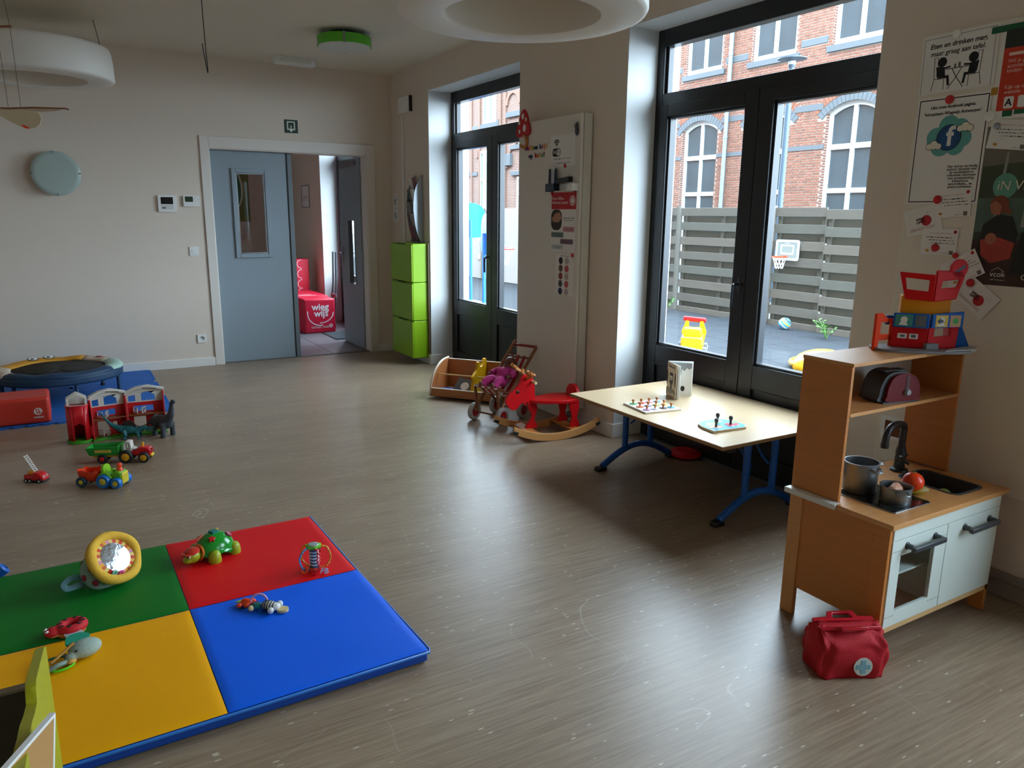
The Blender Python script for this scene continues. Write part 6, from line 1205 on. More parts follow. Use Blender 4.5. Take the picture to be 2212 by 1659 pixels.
def halfbarn(M_,w,holes_up,tag_):
    # wall slab w wide standing on a green base, white roof rim and a brown floor inside
    m=MB(); m.M=M_@RX(R(90)); m.prism([(0,.01),(w,.01),(w,.215),(0,.215)],-.006,.006,[[(w*.18,.012+.01),(w*.5,.022),(w*.5,.115),(w*.18,.115)],[(w*.62,.05),(w*.74,.05),(w*.74,.10),(w*.62,.10)],[(w*.2,.15),(w*.72,.15),(w*.72,.19),(w*.2,.19)]]); m.build('barn_wall',br,bn,bevel=.001)
    m=MB(); m.M=M_@RX(R(90)); m.prism([(0,.215),(w,.215),(w,.29),(w*.6,.315),(w*.3,.31),(0,.28)],-.005,.005,[[(w*.08,.222),(w*.26,.222),(w*.26,.268),(w*.08,.262)],[(w*.42,.222),(w*.78,.222),(w*.78,.262),(w*.6,.285),(w*.42,.275)]]); m.build('gable_wall',bwht,bn,bevel=.001)
    m=MB(); m.M=M_@RX(R(90)); m.prism([(-.01,.272),(0,.295),(w*.3,.325),(w*.62,.332),(w+.01,.305),(w+.01,.29),(w*.62,.316),(w*.3,.309)],-.012,.03); m.build('roof_edge',bwht,bn,bevel=.002)
    MB().at(M_).bx(0,w,-.07,.006,.135,.142).build('loft_floor',bbr,bn,bevel=.001); MB().at(M_).bx(-.01,w+.01,-.085,.012,0,.012).build('ground_plate',bgr,bn,bevel=.003)
    for x in (0,w): 
        q=MB(); q.M=M_@TR(x,0,0)@Matrix(((0,0,1,0),(1,0,0,0),(0,1,0,0),(0,0,0,1))); q.prism([(-.07,.01),(.0,.01),(.0,.29),(-.03,.27),(-.07,.2)],-.004,.004,[[(-.05,.03),(-.02,.03),(-.02,.1),(-.05,.1)]]); q.build('end_wall',br,bn,bevel=.001)
    for x,r_ in ((w*.18,35),(w*.5,-30)):
        for z0,z1 in ((.02,.06),(.145,.185)):
            q=MB(); q.M=M_@TR(x,-.01,0)@RZ(R(r_-90 if r_>0 else r_-90)); q.M=q.M@RX(R(90)); q.prism([(0,z0),(.045,z0),(.045,z1),(0,z1)],-.003,.003,[[(.006,z0+.006),(.039,z0+.006),(.039,z1-.006),(.006,z1-.006)]]); q.tube([(.003,z0+.003,0),(.042,z1-.003,0)],.003,5); q.build('half_door',bwht,bn)
    q=MB(); q.M=M_@RX(R(90)); q.prism([(w*.16,.012),(w*.18,.012),(w*.18,.117),(w*.5,.117),(w*.5,.012),(w*.52,.012),(w*.52,.125),(w*.16,.125)],-.012,-.004); q.build('door_frame',bwht,bn)
halfbarn(TR(.075,.02,0)@RZ(R(9)),.215,None,0); halfbarn(TR(.295,.055,0)@RZ(R(-4)),.235,None,1)
# ================================================================ DINOSAURS
d=thing('long_neck_dinosaur','dark grey long-necked toy dinosaur beside the barn','toy dinosaur',M=TR(.495,5.49,0)@RZ(R(-62)))
dk_=pm('dino_grey','#3B4148',.5,var=.25,vs=14,bump=.2,bs=80)
b=MB().ball((0,0,.098),(.078,.042,.048),18,12).ball((.05,0,.105),(.045,.040,.05),16,10)
b.tube(spline([(.07,0,.125),(.105,0,.165),(.12,0,.215),(.128,0,.25)],5),[.034,.032,.03,.027,.025,.023,.021,.019,.018,.017,.016,.015,.014,.014,.014,.015],12); b.ball((.142,0,.258),(.024,.013,.013),14,10,RY(R(12)))
b.tube(spline([(-.05,0,.105),(-.11,0,.085),(-.17,.015,.06),(-.215,.03,.05)],5),[.04,.037,.034,.03,.027,.024,.021,.018,.016,.013,.011,.009,.008,.007,.006,.005],12)
for x,y in ((.055,-.032),(.055,.032),(-.04,-.03),(-.04,.03)): b.tube([(x,y,.1),(x+.004,y*1.12,.05),(x,y*1.15,.004)],[.022,.016,.019],12)
b.build('body',dk_,d,remesh=.0045); e=MB()
for y in (-.011,.011): e.ball((.146,y,.263),.003,8,6)
pieces(e,'eye',pm('eye_dark','#1A1210',.2),d)
d=thing('sail_back_dinosaur','teal toy dinosaur with dark back sail in front of the barn','toy dinosaur',M=TR(.29,5.515,0)@RZ(R(-20)))
tl=pm('dino_teal','#1F6468',.45,var=.35,vs=18,bump=.2,bs=80)
b=MB().ball((0,0,.062),(.06,.026,.03),16,10,RY(R(8))).ball((.045,0,.055),(.035,.022,.024),14,10)
b.tube(spline([(-.04,0,.068),(-.09,0,.09),(-.13,.0,.13),(-.165,0,.19)],5),[.025,.024,.022,.02,.018,.016,.014,.013,.012,.010,.009,.008,.007,.006,.005,.004],12)
b.tube(spline([(.06,0,.06),(.09,0,.072),(.115,0,.068)],4),[.02,.019,.018,.017,.016,.015,.015,.015,.014],12); b.ball((.135,0,.072),(.032,.013,.010),14,8,RY(R(5))); b.ball((.130,0,.052),(.026,.010,.006),12,8,RY(R(32)))
for x,y in ((-.03,-.026),(-.03,.026)): b.tube([(x,y*.8,.06),(x+.018,y*1.3,.03),(x-.004,y*1.3,.008),(x+.02,y*1.3,.005)],[.017,.012,.009,.009],10)
for x,y in ((.055,-.02),(.055,.02)): b.tube([(x,y,.045),(x+.012,y*1.4,.025),(x+.006,y*1.5,.006),(x+.02,y*1.5,.004)],[.010,.008,.006,.006],10)
b.build('body',tl,d,remesh=.0035)
m=MB(); m.M=PX; m.prism([(p[0],p[1]) for p in spline([(-.045,.085,0),(-.03,.115,0),(.0,.128,0),(.03,.118,0),(.05,.075,0),(.0,.07,0)],4,True)],-.003,.003); m.build('sail',pm('sail_brown','#33201F',.5,var=.3,vs=30),d,bevel=.001)
MB().ball((.14,0,.060),(.02,.007,.003),10,6,RY(R(20))).build('tongue',pm('mouth_pale','#B9A08E',.5),d)
# ================================================================ TRACTORS AND FIRE TRUCK
def wheel(par,x,y,r,w,mt,hm,hr=.55):
    m=MB(); m.M=TR(x,y,r)@RX(R(90)); m.lathe([(r*hr,-w*.42),(r*.86,-w/2),(r,-w*.32),(r,w*.32),(r*.86,w/2),(r*hr,w*.42)],26); wo=m.build('wheel',mt,par,smooth=50)
    m=MB(); m.M=TR(x,y,r)@RX(R(90)); m.lathe([(0,-w*.46),(r*hr*.9,-w*.46),(r*hr,-w*.40),(r*hr,w*.40),(r*hr*.9,w*.46),(0,w*.46)],22); m.build('hub',hm,wo,smooth=50)
def side(par,y0,y1,pts,nm,mt,bev=.006):
    m=MB(); m.M=PX; m.prism(pts,-y1,-y0); return m.build(nm,mt,par,bevel=bev)
ta=R(-22)
t=thing('red_tractor','red toy tractor with white cab and black wheels','toy tractor',M=TR(.29,4.985,0)@RZ(ta)@SC(.94)); trd=pm('tractor_red','#D0121E',.3,var=.05,coat=.2); yh=pm('hub_yellow','#E0A21A',.4,var=.05)
side(t,-.032,.032,[(-.085,.045),(.095,.035),(.10,.075),(.085,.09),(.03,.098),(.005,.075),(-.03,.07),(-.06,.08),(-.085,.075)],'hull',trd,.012)
side(t,-.026,.026,[(.015,.03),(.098,.03),(.098,.05),(.02,.055)],'chassis',yh,.004); MB().bx(.094,.104,-.026,.026,.03,.045).build('bumper',pm('bumper_yellow','#E6C23A',.4),t,bevel=.003)
m=MB(); m.M=PX; m.prism([(-.072,.07),(-.015,.07),(-.022,.135),(-.05,.138),(-.07,.11)],-.028,.028,[[(-.055,.085),(-.03,.085),(-.033,.125),(-.048,.127),(-.056,.11)]]); m.build('cab',bwht,t,bevel=.004)
MB().ball((-.012,0,.085),(.022,.024,.012),14,8).build('seat',bwht,t); MB().cyl((.045,0,.09),(.045,0,.115),.008,n=12).ball((.045,0,.116),.009,12,8).build('chimney',yh,t)
for k in range(3): MB().bx(.098,.103,-.02,.02,.055+k*.012,.061+k*.012).build('grille_bar',pm('grille_red','#9E0C16',.4),t)
for y in (-.05,.05): wheel(t,-.048,y,.043,.034,black_rubber,yh,.58); wheel(t,.06,y,.034,.03,black_rubber,yh,.62)
tg=thing('green_trailer','green toy trailer hitched behind the red tractor','toy trailer',M=TR(.29,4.985,0)@RZ(ta)@SC(.94)@TR(-.185,.004,0)); gt=pm('trailer_green','#1E9432',.35,var=.06)
vs_=[(-.085,-.045,.055),(.085,-.045,.055),(.085,.045,.055),(-.085,.045,.055),(-.10,-.058,.105),(.095,-.058,.115),(.095,.058,.115),(-.10,.058,.105)]
MB().add(vs_,[(0,3,2,1),(0,1,5,4),(1,2,6,5),(2,3,7,6),(3,0,4,7)]).build('tub',gt,tg,solid=.006,smooth=0); MB().bx(-.075,.09,-.03,.03,.035,.055).build('chassis',yh,tg,bevel=.004); MB().tube([(.08,0,.04),(.13,0,.04)],.006,8).build('hitch',yh,tg); MB().box((0,-.055,.083),(.1,.004,.02)).build('sticker',pm('sticker_corn','#B8A43A',.5,var=.3,vs=50),tg)
MB().at(TR(.02,.0,.062)).ball((0,0,0),(.03,.02,.008),12,6).build('load_patch',yh,tg)
for y in (-.046,.046): wheel(tg,-.01,y,.030,.024,black_rubber,red,.5)
ta2=R(-35)
t=thing('green_tractor','lime green toy tractor with blue wheels','toy tractor',M=TR(.145,4.56,0)@RZ(ta2)@SC(.92)); lg=pm('tractor_lime','#6CB818',.35,var=.05); wb=pm('wheel_blue','#1470C0',.4,var=.06); yg=pm('grille_yellow','#DCC83C',.4,var=.04)
side(t,-.035,.035,[(-.06,.04),(.06,.035),(.066,.075),(.055,.10),(.02,.10),(.005,.07),(-.02,.07),(-.03,.085),(-.06,.08)],'hull',lg,.014); MB().bx(.06,.072,-.032,.032,.02,.092).build('grille',yg,t,bevel=.006)
for k in range(4): MB().bx(.072,.0735,-.026,.026,.03+k*.014,.033+k*.014).build('grille_bar',pm('grille_dark','#B8A428',.4),t)
m=MB(); m.M=TR(-.045,0,.075)@RY(R(-10))@Matrix(((0,0,1,0),(1,0,0,0),(0,1,0,0),(0,0,0,1))); m.prism([(p[0],p[1]) for p in spline([(-.035,0,0),(-.034,.04,0),(-.015,.058,0),(.015,.058,0),(.034,.04,0),(.035,0,0)],4)],-.008,.008); m.build('seat_back',lime,t,bevel=.005)
MB().at(TR(.038,0,.098)).lathe([(.020,0),(.017,.012),(.012,.02),(.014,.03),(.016,.038),(.010,.046),(0,.048)],16).build('horn_knob',orange,t); MB().torus((.005,0,.092),.018,.004,18,6,RY(R(40))).build('steering_wheel',lime,t)
for y in (-.05,.05): wheel(t,-.038,y,.042,.036,wb,yg,.5); wheel(t,.04,y,.033,.034,wb,yg,.52); MB().at(TR(-.038,y*.8,.05)).torus((0,0,0),.038,.008,16,8,RX(R(90)),a0=.2,a1=PI-.2).build('mudguard',lg,t)
tg=thing('orange_trailer','orange toy trailer hitched behind the lime tractor','toy trailer',M=TR(.145,4.56,0)@RZ(ta2)@SC(.92)@TR(-.145,.0,0)); ot=pm('trailer_orange','#E8431A',.35,var=.05)
n=24; rimz=lambda a: .098+.006*math.sin(a*6)
def tub(a,s): x=math.copysign(abs(math.cos(a))**.5,math.cos(a)); y=math.copysign(abs(math.sin(a))**.5,math.sin(a)); return x*s,y*s
rs=[]
for s0,z0 in ((.75,.035),(.92,.05),(1.0,.075),(1.04,None),(.97,None),(.9,.06),(.0,.055)):
    rs.append([(tub(2*PI*i/n,s0)[0]*.068,tub(2*PI*i/n,s0)[1]*.048,rimz(2*PI*i/n) if z0 is None else z0) for i in range(n)])
MB().rings(rs,False,False).build('tub',ot,tg,smooth=50); MB().bx(-.045,.075,-.02,.02,.026,.038).build('chassis',pm('chassis_sand','#D6A04A',.4),tg,bevel=.004); MB().tube([(.07,0,.032),(.1,0,.032)],.006,8).build('hitch',ot,tg)
dkb=pm('wheel_teal','#123F52',.4,var=.08)
for y in (-.048,.048): wheel(tg,-.035,y,.032,.026,dkb,yg,.45)
t=thing('fire_truck','small red toy fire truck with raised white ladder','toy truck',M=TR(-.235,4.845,0)@RZ(R(-38))@SC(.98)); side(t,-.028,.028,[(-.058,.012),(.062,.012),(.066,.03),(.045,.055),(.01,.062),(-.005,.055),(-.01,.04),(-.058,.045)],'body',trd,.007); MB().bx(-.06,.066,-.029,.029,.008,.016).build('chassis',dark_plastic,t,bevel=.003)
MB().at(TR(-.025,0,.045)).lathe([(.02,0),(.02,.012),(.012,.018),(0,.019)],16).build('turntable',pm('turntable_orange','#E08A12',.4),t)
l0,l1=Vector((.005,0,.062)),Vector((-.052,0,.155)); L_=MB(); 
for y in (-.012,.012): L_.tube([l0+Vector((0,y,0)),l1+Vector((0,y,0))],.0035,6)
for k in range(9): p=l0.lerp(l1,(k+.5)/9); L_.tube([p+Vector((0,-.012,0)),p+Vector((0,.012,0))],.0028,6)
L_.build('ladder',bwht,t)
for x in (-.042,-.018,.04):
    for y in (-.028,.028): wheel(t,x,y,.012,.010,black_rubber,bwht,.5)
for y in (-.014,.014): MB().ball((.058,y,.038),.006,10,6).build('eye',bwht,t)
# ================================================================ PLAY MAT
PMT=thing('play_mat','four-coloured vinyl play mat','play mat',M=TR(.288,2.822,0)@RZ(R(.7)))
MC=[('#087020','green_panel',-.66,0,0,.665),('#E01018','red_panel',0,.652,0,.662),('#F8AC02','yellow_panel',-.66,0,-.70,0),('#0662EC','blue_panel',0,.658,-.70,0)]
for c_,nm,x0,x1,y0,y1 in MC:
    nx,ny=14,14; mt=pm('vinyl_'+nm,c_,.5,spec=.22,var=.04,vs=3,bump=.12,bs=5)
    def fn(u,v): 
        e=min(u,1-u,v,1-v); z=.046-.010*max(0,1-e/.05)**2*0-.004*max(0,1-e/.025)
        return (x0+.0015+(x1-x0-.003)*u,y0+.0015+(y1-y0-.003)*v,z+.0012*math.sin(9*u+3*v)*math.sin(7*v))
    m=MB(); m.sheet(fn,40,40); m.build(nm,mt,PMT,smooth=60)
MB().bx(-.664,.652,-.704,.662,.004,.040).build('core',pm('vinyl_edge_blue','#0A3F98',.36,var=.05,vs=4),PMT,bevel=.008,seg=3)
MB().tube([(-.664,-.706,.038),(.656,-.706,.038),(.663,-.69,.038),(.655,0,.038),(.655,.664,.038)],.005,6).build('piping',pm('piping_blue','#2F74C8',.4),PMT)
MZ=.0465
# mirror cushion
cu=thing('mirror_cushion','soft snail cushion with round mirror and yellow ruff','toy cushion',M=TR(.045,3.225,MZ)@SC(.92))
mint_f=pm('cushion_mint','#8FA79B',.8,var=.08,vs=20,bump=.2,bs=150); yel_f=pm('plush_yellow','#E8B43A',.9,var=.1,vs=30,bump=.4,bs=250)
tip=Vector((.50,-.60,.62)).to_track_quat('Z','Y').to_matrix().to_4x4()      # mirror tilts up toward viewer and windows
MT=TR(.028,-.03,.112)@tip
MB().at(TR(0,.01,.055)@tip).ball((0,0,-.012),(.118,.10,.058),26,16).build('body',mint_f,cu)
nt_=40; pts=[((.106+.003*math.sin(3*a+.5))*math.cos(a),(.10+.003*math.sin(2*a))*math.sin(a),.006*math.sin(3*a)) for a in [2*PI*i/nt_ for i in range(nt_)]]
MB().at(MT).tube(pts,[.021+.0015*math.sin(5*i/nt_*2*PI+1) for i in range(nt_)],12,closed=True).build('ruff',yel_f,cu)
colsr=['#E4A23A','#D8442C','#E8C87A','#D2622E','#E0B04C','#D890A4','#DDC86A','#CF4A3A']
for i in range(32):
    a0=2*PI*i/32; a1=2*PI*(i+1)/32; MB().at(MT).prism([(r_*math.cos(a),r_*.96*math.sin(a)) for r_,a in ((.066,a0),(.092,a0),(.092,a1),(.066,a1))],.004,.006).build('ruff_stripe',pm('stripe'+colsr[(i*3)%8][1:],colsr[(i*3)%8],.8),cu,smooth=0)
MB().at(MT).lathe([(0,.0075),(.04,.007),(.066,.0065),(.068,.003)],40).build('mirror',pm('mirror_foil',(.86,.9,.92),.08,metal=1,var=.03,bump=.06,bs=40),cu)
for k,(a,c_,r_) in enumerate(((232,'#7FB7AE',.013),(252,'#D24A84',.012),(220,'#C42A22',.008))): MB().at(MT@TR(.082*math.cos(R(a)),.08*math.sin(R(a)),.012)@RX(R(50))).torus((0,0,0),r_*.8,r_*.42,16,8).build('tag_loop',pm('loop'+c_[1:],c_,.7),cu)
for k,(x,y,z,c_) in enumerate(((-.095,-.055,.055,'#9C2438'),(-.055,-.085,.035,'#9C2438'),(.02,-.092,.045,'#8C2238'),(-.075,-.045,.08,'#B0662A'))):
    nn=Vector((x,y,z-.055)).normalized(); M_=TR(x*1.0,y*1.0,z)@nn.to_track_quat('Z','Y').to_matrix().to_4x4(); MB().at(M_).ball((0,0,0),(.015,.015,.006),14,8).build('dot',pm('dot'+c_[1:],c_,.8),cu)
MB().at(TR(-.125,-.01,.022)).tube(spline([(.03,0,.012),(-.01,-.01,.03),(-.045,-.02,.012),(-.03,-.02,-.012),(.03,-.005,-.006)],5,),.006,8,flat=2.2).build('tail_loop',pm('tail_teal','#6E9AA0',.8,var=.06),cu)
MB().at(TR(-.085,.005,.085)).ball((0,0,0),(.022,.03,.026),14,8).build('leaf_tuft',pm('tuft_green','#4F6A12',.8,var=.1),cu)
# turtle
tu=thing('toy_turtle','green plastic toy turtle with red cap and shape pieces','toy turtle',M=TR(.455,3.265,MZ)@RZ(R(-150)))
tg_=pm('turtle_green','#149128',.18,var=.05,coat=.4); ty=pm('turtle_lime','#9AA81C',.35,var=.06)
n=36; rs=[]
for k in range(9):
    ph=PI/2*k/8; r_=math.cos(ph); rs.append([(.085*r_*math.cos(2*PI*i/n),(.072+.004*math.cos(3*2*PI*i/n))*r_*math.sin(2*PI*i/n),.035+.068*math.sin(ph)+(.006*math.sin(6*2*PI*i/n) if k==0 else 0)) for i in range(n)])
rs.insert(0,[(.094*math.cos(2*PI*i/n),.082*math.sin(2*PI*i/n),.028+.007*math.sin(6*2*PI*i/n)) for i in range(n)])
MB().rings(rs,False,True).build('shell',tg_,tu,smooth=60)
MB().ball((0,0,.028),(.075,.062,.02),18,8).build('belly',ty,tu)
for x,y in ((.05,-.062),(.05,.062),(-.055,-.058),(-.055,.058)): MB().at(TR(x,y,0)).lathe([(.0,0),(.026,0),(.027,.01),(.024,.035),(.015,.048),(0,.05)],18).build('foot',ty,tu,smooth=60)
MB().ball((.112,0,.036),(.034,.031,.030),20,12).ball((.136,0,.026),(.020,.022,.014),14,8).ball((.085,0,.035),(.03,.022,.022),14,8).build('head',ty,tu,remesh=.004)
for y in (-.012,.012): MB().ball((.138,y,.047),(.006,.009,.011),12,8).build('eye',paper,tu); MB().ball((.1435,y,.046),(.003,.004,.006),10,6).build('pupil',ink,tu)
MB().at(TR(.112,0,.055)@RY(R(8))).lathe([(.031,0),(.030,.008),(.022,.014),(0,.017)],22).build('cap',pm('cap_red','#D23A2A',.35),tu); MB().at(TR(.142,0,.053)).prism(circ(0,0,.014,18,.026),0,.004).build('cap_brim',pm('cap_red','#D23A2A',.35),tu,bevel=.001)
MB().torus((.082,0,.04),.030,.006,22,8,RY(R(80))).build('collar',pm('collar_orange','#D8741A',.4),tu)
star=[(.017*(1 if i%2==0 else .5)*math.cos(PI/2+i*PI/5),.017*(1 if i%2==0 else .5)*math.sin(PI/2+i*PI/5)) for i in range(10)]
for (x,y,c_,sh,nm) in ((.035,.032,'#CC1E22',star,'star_piece'),(.045,-.03,'#D6561C',[(-.017,-.013),(.017,-.013),(0,.017)],'triangle_piece'),(-.0,.0,'#147A74',rrect(-.015,-.015,.015,.015,.003),'square_piece'),(-.03,-.035,'#DDA01C',rrect(-.018,-.010,.018,.010,.004),'bar_piece'),(-.045,.035,'#8C2A4E',circ(0,0,.016,6),'hexagon_piece')):
    z_=.035+.068*math.sqrt(max(0,1-(x/.085)**2-(y/.072)**2)); nn=Vector((x/.085**2,y/.072**2,(z_-.035)/.068**2)).normalized(); M_=TR(x,y,z_)@nn.to_track_quat('Z','Y').to_matrix().to_4x4(); MB().at(M_).prism(sh,-.004,.008).build(nm,pm('piece'+c_[1:],c_,.35),tu,bevel=.0015)
# round rattle
ra=thing('ring_rattle','clear baby rattle with bent coloured wires and green star top','rattle',M=TR(.787,2.905,MZ)@RZ(R(-20)))
MB().at(TR(0,0,.0)).lathe([(.022,.012),(.017,.035),(.015,.06),(.018,.085),(.024,.10),(.0,.10)],22,True).build('core',pm('clear_blue','#4A7C94',.1,trans=.5,var=.2,vs=30),ra)
for k in range(5): MB().torus((0,0,.03+.014*k),.0175,.003,18,6,RX(R(8))).build('spiral',pm('spiral_teal','#BFD3D6',.3),ra)
MB().at(TR(0,0,.10)).prism([(.034*(1 if i%2 else .8)*math.cos(2*PI*i/14),.030*(1 if i%2 else .8)*math.sin(2*PI*i/14)) for i in range(14)],0,.014).build('star_top',pm('rattle_green','#6CC81E',.35),ra,bevel=.003); MB().at(TR(0,0,.114)).lathe([(.022,0),(.02,.003),(0,.005)],20).build('window',pm('rattle_dome','#9DA4A4',.1,var=.3,vs=60),ra)
for k,(a,c_) in enumerate(((0,'#E0A01E'),(72,'#CC1E2A'),(144,'#E0A01E'),(216,'#2A9ED8'),(288,'#D8283C'))):
    p_=[(.030,0,.106),(.052,.004,.098),(.066,-.003,.07),(.064,.004,.04),(.05,-.002,.018),(.025,0,.010)]; MB().at(RZ(R(a))).tube([(x,y+.003*math.sin(i*2.4),z) for i,(x,y,z) in enumerate(spline(p_,5))],.0035,7).build('wire',pm('wire'+c_[1:],c_,.35),ra)
MB().at(TR(-.038,-.03,.016)@RX(R(70))).prism(circ(0,0,.016,18),-.004,.004,[circ(0,0,.006,12)]).build('orange_bead',orange,ra,bevel=.001); MB().at(TR(.0,-.048,.012)@RX(R(60))).prism([(x*.9,y*.9) for x,y in star],-.004,.004).build('star_bead',red,ra,bevel=.001); MB().at(TR(0,0,.004)).lathe([(.0,.0),(.026,.002),(.024,.012),(.0,.014)],20).build('foot',orange,ra)
for k,ch in enumerate('AB'): text(ch,.03,pm('letter_lilac','#C9CCE6',.4),ra,.035+.016*k,-.038-.006*k,.012,'CENTER',ext=.002,bold=.001,name='letter_bead').rotation_euler=(R(60),0,0)
# zebra rattle
ze=thing('zebra_rattle','zebra and orange fish rattle joined by a pink ring','rattle',M=TR(.52,2.685,MZ)@RZ(R(-38)))
zw=pm('zebra_white','#DCDCD8',.4,var=.04); 
MB().ball((.035,0,.018),(.03,.022,.017),18,12).ball((.058,0,.016),(.017,.019,.014),14,10).build('zebra_body',zw,ze,remesh=.003)
for k in range(5): MB().torus((.012+.010*k,0,.018),.0185+.002*math.sin(k),.0022,18,5,RY(R(90))@SC(.85,1.1,1)).build('stripe',ink,ze)
MB().at(TR(.085,-.002,.007)).prism([(p[0],p[1]) for p in spline([(-.015,-.016,0),(.01,-.018,0),(.022,-.006,0),(.018,.012,0),(0,.018,0),(-.015,.012,0)],4,True)],-.004,.006).build('teether',pm('teether_sand','#D8C08C',.45,var=.05),ze,bevel=.002)
for x,y in ((.062,.026),(.05,-.028)): MB().ball((x,y,.014),.012,14,10).build('ear_ball',zw,ze)
MB().ball((-.012,-.004,.016),(.024,.016,.013),16,10).build('teal_body',pm('teal_toy','#157C80',.4),ze); MB().ball((-.03,-.022,.013),.011,14,10).build('sand_ball',pm('teether_sand','#D8C08C',.45),ze); MB().at(TR(-.022,.010,.018)@RX(R(30))).prism(circ(0,0,.014,16,.008),-.002,.003).build('pink_patch',pm('patch_pink','#C2407A',.5),ze)
MB().ball((-.066,.016,.016),(.026,.016,.014),18,10,RZ(R(-20))).ball((-.045,.022,.018),(.016,.013,.012),12,8).ball((-.085,-.004,.011),(.012,.010,.010),12,8).ball((-.058,.0,.012),(.012,.012,.011),12,8).build('orange_fish',orange,ze,remesh=.003); MB().at(TR(-.09,.022,.012)).prism([(-.02,-.008),(.016,-.004),(.012,.010),(-.006,.012)],-.001,.002).build('fin_tag',pm('tag_lime','#9CCB3A',.6,var=.2,vs=60),ze)
MB().torus((-.012,.010,.024),.030,.0042,28,8,RZ(R(12))@RX(R(78)),a0=.05,a1=PI-.05).build('pink_ring',pm('ring_pink','#D99ABC',.35),ze)
# ladybird
la=thing('ladybird_rattle','red ladybird ring rattle with black spots','rattle',M=TR(-.105,2.86,MZ)@RZ(R(12)))
lr=pm('ladybird_red','#C41420',.7,var=.06,bump=.15,bs=150); MB().at(TR(.012,0,.020)).torus((0,0,0),.036,.017,32,12,flat=.85).ball((-.058,0,-.002),(.028,.026,.017),16,10).build('body',lr,la,remesh=.0035)
MB().at(TR(.008,0,.008)).torus((0,0,0),.036,.015,28,8,flat=.85).ball((-.05,0,.002),(.026,.025,.010),14,8).build('underside',pm('ladybird_tan','#C98A3A',.7),la)
for a in (15,60,110,160,205,250,300,340): MB().ball((.012+.036*math.cos(R(a)),.031*math.sin(R(a)),.0345),(.009,.007,.0035),12,6).build('spot',ink,la)
for y in (-.010,.010): MB().ball((-.066,y,.0295),(.007,.006,.004),10,6).build('eye',paper,la); MB().ball((-.069,y,.0325),(.003,.003,.002),8,6).build('pupil',ink,la)
for s_ in (-1,1): MB().at(TR(.005,s_*.048,.012)@RZ(R(10*s_))@RX(R(-20*s_))).prism([(p[0],p[1]) for p in spline([(-.025,-.012*s_,0),(.022,-.012*s_,0),(.03,.01*s_,0),(-.015,.014*s_,0)],4,True)],-.002,.002).build('wing_tag',pm('wing_silver','#B4B4B8',.5,var=.15,vs=40),la)
# elephant/bird rattle with rings
bi=thing('bird_rattle','grey plush bird rattle with green wing and plastic rings','rattle',M=TR(-.09,2.655,MZ)@RZ(R(20)))
pg_=pm('plush_grey','#9FB0A2',.85,var=.08,vs=25,bump=.3,bs=200); MB().ball((.035,0,.028),(.052,.040,.029),22,14).ball((-.012,-.012,.022),(.02,.018,.016),14,10).build('body',pg_,bi,remesh=.0035)
MB().ball((-.018,-.026,.014),(.016,.010,.010),12,8).build('beak',pm('beak_sand','#D0A04C',.7),bi); MB().at(TR(.02,.03,.05)@RX(R(20))).prism([(p[0],p[1]) for p in spline([(-.03,-.012,0),(.03,-.012,0),(.045,.005,0),(.02,.026,0),(-.02,.024,0)],4,True)],-.003,.004).build('wing',pm('wing_green','#128A6C',.7,var=.06),bi,bevel=.001)
MB().ball((.0,-.024,.042),.004,10,6).build('eye',ink,bi); MB().tube([(.008,.012,.054),(-.07,.0,.02)],.005,8).build('stick',pm('stick_sand','#C48A34',.5),bi)
MB().torus((-.06,.01,.014),.030,.004,24,8,RX(R(12))@SC(1.3,.7,1)).build('green_ring',pm('ring_green','#1F8C6A',.4),bi); MB().torus((-.045,-.03,.008),.026,.0042,24,8,SC(1.2,.6,1)).build('lime_ring',pm('ring_lime','#5CD01C',.35),bi); MB().at(TR(-.105,-.005,.010)@RZ(R(25))).prism([(-.03,-.008),(.02,-.012),(.025,.010),(-.01,.014)],-.004,.004,[circ(.003,.0,.006,12)]).build('teal_leaf',pm('leaf_teal','#1F8F78',.45),bi,bevel=.001); MB().tube(spline([(-.09,-.02,.01),(-.06,-.028,.02),(-.03,-.018,.016),(-.015,.0,.02)],5),.008,8).build('ribbon',pm('ribbon_grey','#7E9486',.6),bi)
for y in (-.012,.006): MB().ball((-.025,y,.026),.006,10,6).build('bead',steel,bi)
# blue corner of a toy at the picture edge
t=thing('blue_toy','blue plastic toy just inside the left picture edge','toy',(-.385,3.52,0)); MB().at(TR(0,0,0)).lathe([(0,0),(.035,0),(.042,.02),(.035,.05),(.02,.06),(0,.062)],18).build('base',blue,t,bevel=.002); MB().at(TR(.025,0,.03)@RY(R(50))).lathe([(.022,0),(.026,.05),(.012,.055),(0,.03)],16).build('spout',blue,t)
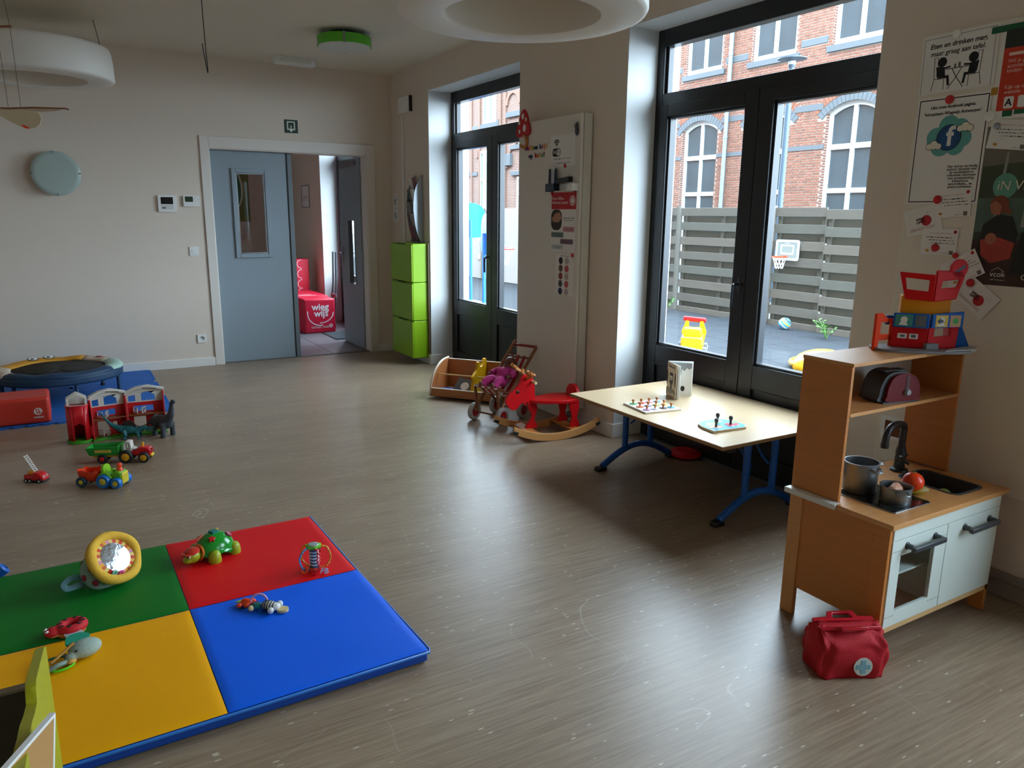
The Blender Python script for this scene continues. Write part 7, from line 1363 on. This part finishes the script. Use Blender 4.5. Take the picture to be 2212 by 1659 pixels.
# ================================================================ GREEN BOOK BIN at the near left corner
ol=pm('olive_paint','#A8A60E',.5,var=.05,vs=8); YZ=Matrix(((0,0,1,0),(1,0,0,0),(0,1,0,0),(0,0,0,1)))   # outline in (y,z), thickness along x
gc=thing('book_bin','olive green and grey wooden book bin at the near left corner','book bin',(-.13,1.4,0))
def slab(x0,x1,pts,nm,mt): m=MB(); m.M=YZ; m.prism([(y-1.4,z) for y,z in pts],x0+.13,x1+.13); return m.build(nm,mt,gc,bevel=.001)
slab(-.139,-.120,[(1.0,0),(1.95,0),(1.95,.486),(1.89,.515),(1.72,.57),(1.585,.612),(1.56,.612),(1.535,.592),(1.47,.612),(1.385,.645),(1.2,.69),(1.0,.71)],'side_panel',ol)
slab(-.168,-.156,[(1.0,0),(1.73,0),(1.73,.44),(1.58,.492),(1.44,.536),(1.2,.60),(1.0,.64)],'divider',ol)
MB().bx(-.7,-.139+.13,1.69-1.4,1.706-1.4,0,.535).build('back_panel',pm('bin_grey','#55524A',.6,var=.05),gc); MB().bx(-.7,-.139+.13,1.688-1.4,1.708-1.4,.535,.541).build('edge_band',pm('bin_edge','#A39A8C',.5),gc)
MB().at(TR(-.165+.13,1.688-1.4,.455)@RX(R(90))).lathe([(.009,0),(.008,.003),(.0,.0035)],18).build('screw_cap',pm('cap_dark','#2E2B26',.5),gc)
MB().bx(-.75,-.0,-.4,.55,.0,.015).build('floor_board',pm('bin_grey','#55524A',.6,var=.05),gc)
t=thing('picture_booklet','tan booklet with white edges standing in the green book bin','book',M=TR(-.148,1.235,.49)@RZ(R(-22))@RX(R(-8))@RY(R(4))); MB().bx(-.004,.004,-.15,.10,-.15,.20).build('pages',pm('booklet_tan','#B98A52',.6,var=.1),t); MB().at(TR(0,0,0)@YZ).prism([(-.152,-.152),(.102,-.152),(.102,.202),(-.152,.202)],-.0045,.0045,[[(-.146,-.146),(.096,-.146),(.096,.196),(-.146,.196)]]).build('edge',paper,t)
# ---------------------------------------------------------------- lettering becomes mesh
bpy.context.view_layer.update(); _dg=bpy.context.evaluated_depsgraph_get()
for o in [o for o in scene.objects if o.type=='FONT']:
    me=bpy.data.meshes.new_from_object(o.evaluated_get(_dg)); nm=o.name; n=bpy.data.objects.new(nm,me); COL.objects.link(n)
    n.parent=o.parent; n.matrix_local=o.matrix_local.copy() if o.parent else o.matrix_world.copy()
    for k in ('label','category','group','kind'):
        if k in o: n[k]=o[k]
    bpy.data.objects.remove(o); n.name=nm
